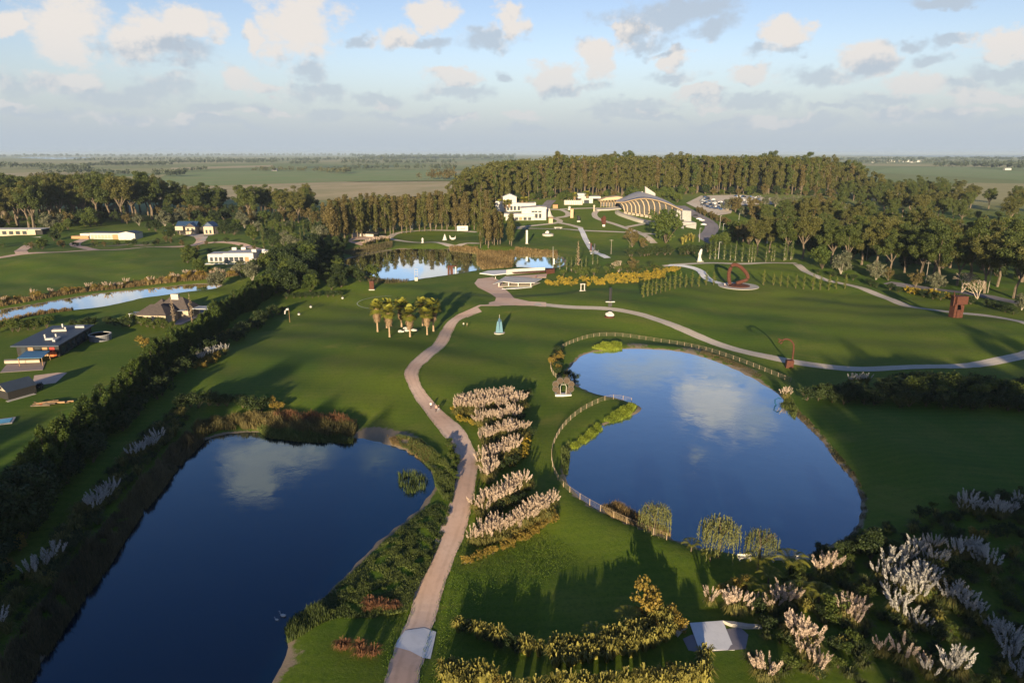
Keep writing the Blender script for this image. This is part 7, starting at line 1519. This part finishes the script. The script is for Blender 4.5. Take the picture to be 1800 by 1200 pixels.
spots = scatter([(1233, 364), (1233, 348), (1240, 346), (1262, 358), (1288, 352), (1292, 360), (1285, 368), (1275, 371), (1255, 369)], 70, 3.6, 170) + scatter([(1290, 358), (1291, 346), (1336, 347), (1334, 358)], 30, 5.0, 171)
for (x, y) in spots: ci = int(cr.choice(7, p=[.24, .18, .17, .12, .14, .12, .03])); car((x, y), ci, CARC[ci][0] + ' car parked in the crowded ground before the forest', R(90 if cr.random() < .7 else 10) + cr.normal() * .12, 'cars in the parking ground')
for i, p in enumerate([(1222, 380), (1229, 386), (1234, 388.5), (1237, 396)]): car(G(*p), [3, 0, 0, 0][i], ['dark car parked on the road verge by the museum', 'white car parked on the road verge, upper of three', 'white car parked on the road verge, middle of three', 'white car parked on the road verge, lowest of three'][i], R(-35), 'cars on the road verge')
car(G(334, 546), 3, 'dark car under the flat carport of the hipped house', R(95), 'cars at the left houses'); car(G(463, 442), 0, 'white car parked beside the white flat house', R(10), 'cars at the left houses')
# green lorries at the left of the oval path
for i, p in enumerate([(613, 408), (623, 407)]):
    t = T('delivery_truck', ['white and dark truck parked under the dark trees', 'green truck parked beside another under the dark trees'][i], 'truck', p, R(90)); MB().box((.4, 0, 1.9), (5.2, 2.3, 2.5)).build('cargo_box', M_WHITE if i == 0 else mat('green_paint', (.05, .16, .12), .5), t); MB().box((-3.1, 0, 1.4), (1.6, 2.1, 1.9)).build('cab', M_WHITE, t)
    MB().box((-3.95, 0, 1.8), (.06, 1.8, .8)).build('windscreen', M_GLASS, t)
    for x in (-2.8, 1.8):
        for y in (-1.0, 1.0): MB().tube([(x, y - .12, .45), (x, y + .12, .45)], .45, 10).build('wheel', M_DARKM, t)
h = House('stone_shelter', 'low dark roofed shelter above a pale stone slope left of the lake', 'shelter', (640, 416)); h.wall(-9, 7, 0, 5, 2.6, M_STONE); MB().slab([(-6, -1.5, 2.7), (11, -2.5, 2.2), (11, 5, 2.6), (-6, 6, 3.6)], (0, 0, .35)).build('roof', M_DWALL, h.o)
sheet('stony_slope', GP([(610, 425), (625, 414), (650, 412), (675, 418), (660, 426), (635, 432)]), M_GRAV, .3)
for (x, y) in along([(640, 432), (655, 428), (672, 424), (684, 424)], 2.6, .6, 180): plant('pampas', (x, y), 'pampas clump below the stone shelter by the lake', 'pampas by the stone shelter', 1.15)
# ---------------------------------------------------------------- poles
def pole(px, hh, label, arms=0, lamp=False):
    t = T('street_lamp' if lamp else 'utility_pole', label, 'lamp post' if lamp else 'utility pole', px); MB().tube([(0, 0, -.3), (0, 0, hh)], [.16, .10], 6).build('pole', M_STEEL if lamp else M_BARKG, t)
    for k in range(arms): MB().box((0, 0, hh - .5 - k * 1.0), (2.4, .14, .16)).build('crossarm', M_BARKG, t)
    if lamp: MB().box((.5, 0, hh), (1.2, .25, .12)).build('lamp_head', M_STEEL, t)
pole((1627, 496), 11, 'wooden utility pole with crossarms before the dark trees', 2); pole((1736, 515), 12, 'slim pole standing beside the grey lane'); pole((1523, 455), 10, 'slim pole behind the silvery tree')
for p, lb in [((1229, 424), 'tall lamp post at the near end of the road'), ((1270, 416), 'lamp post right of the road bend'), ((1298, 396), 'lamp post standing in the dark scrub'), ((1265, 401), 'pale lamp post on the outer road bend'), ((1262, 462), 'lamp post beside the cypress screen')]: pole(p, 9.5, lb, 0, True)
pole((1074, 448), 9, 'thin pole with crossarm before the bridge planting', 1); pole((650, 405), 8, 'thin lamp post at the left end of the oval path', 0, True)
# bridge rails
t = T('foot_bridge', 'short pale footbridge over the inlet', 'bridge', (1048, 443))
for s_ in (-1.9, 1.9):
    MB().tube([(s_ - 2.4, -6, 1.1), (s_ + .2, 6, 1.1)], .07, 5).build('handrail', M_STEEL, t)
    for k in range(5): MB().tube([(s_ - 2.4 + k * .65, -6 + k * 3, 0), (s_ - 2.4 + k * .65, -6 + k * 3, 1.1)], .06, 4).build('rail_post', M_STEEL, t)
MB().box((-1.1, 0, .15), (3.6, 13, .25), R(-12)).build('deck', M_CONC, t)

# ================================================================ the air
HZ = bpy.data.materials.new('haze'); HZ.use_nodes = True; tt = HZ.node_tree; tt.nodes.clear()
pv = N(tt, 'ShaderNodeVolumePrincipled'); pv.inputs['Color'].default_value = (.50, .63, .78, 1); pv.inputs['Density'].default_value = .00005; pv.inputs['Anisotropy'].default_value = .0
oo = N(tt, 'ShaderNodeOutputMaterial'); L(tt, pv.outputs[0], oo.inputs['Volume'])
HZ.cycles.homogeneous_volume = True
hz_o = MB().box((0, 18000, 41), (70000, 44000, 88)).build('haze', HZ); hz_o['kind'] = 'stuff'; hz_o['label'] = 'thin evening haze over the plain'
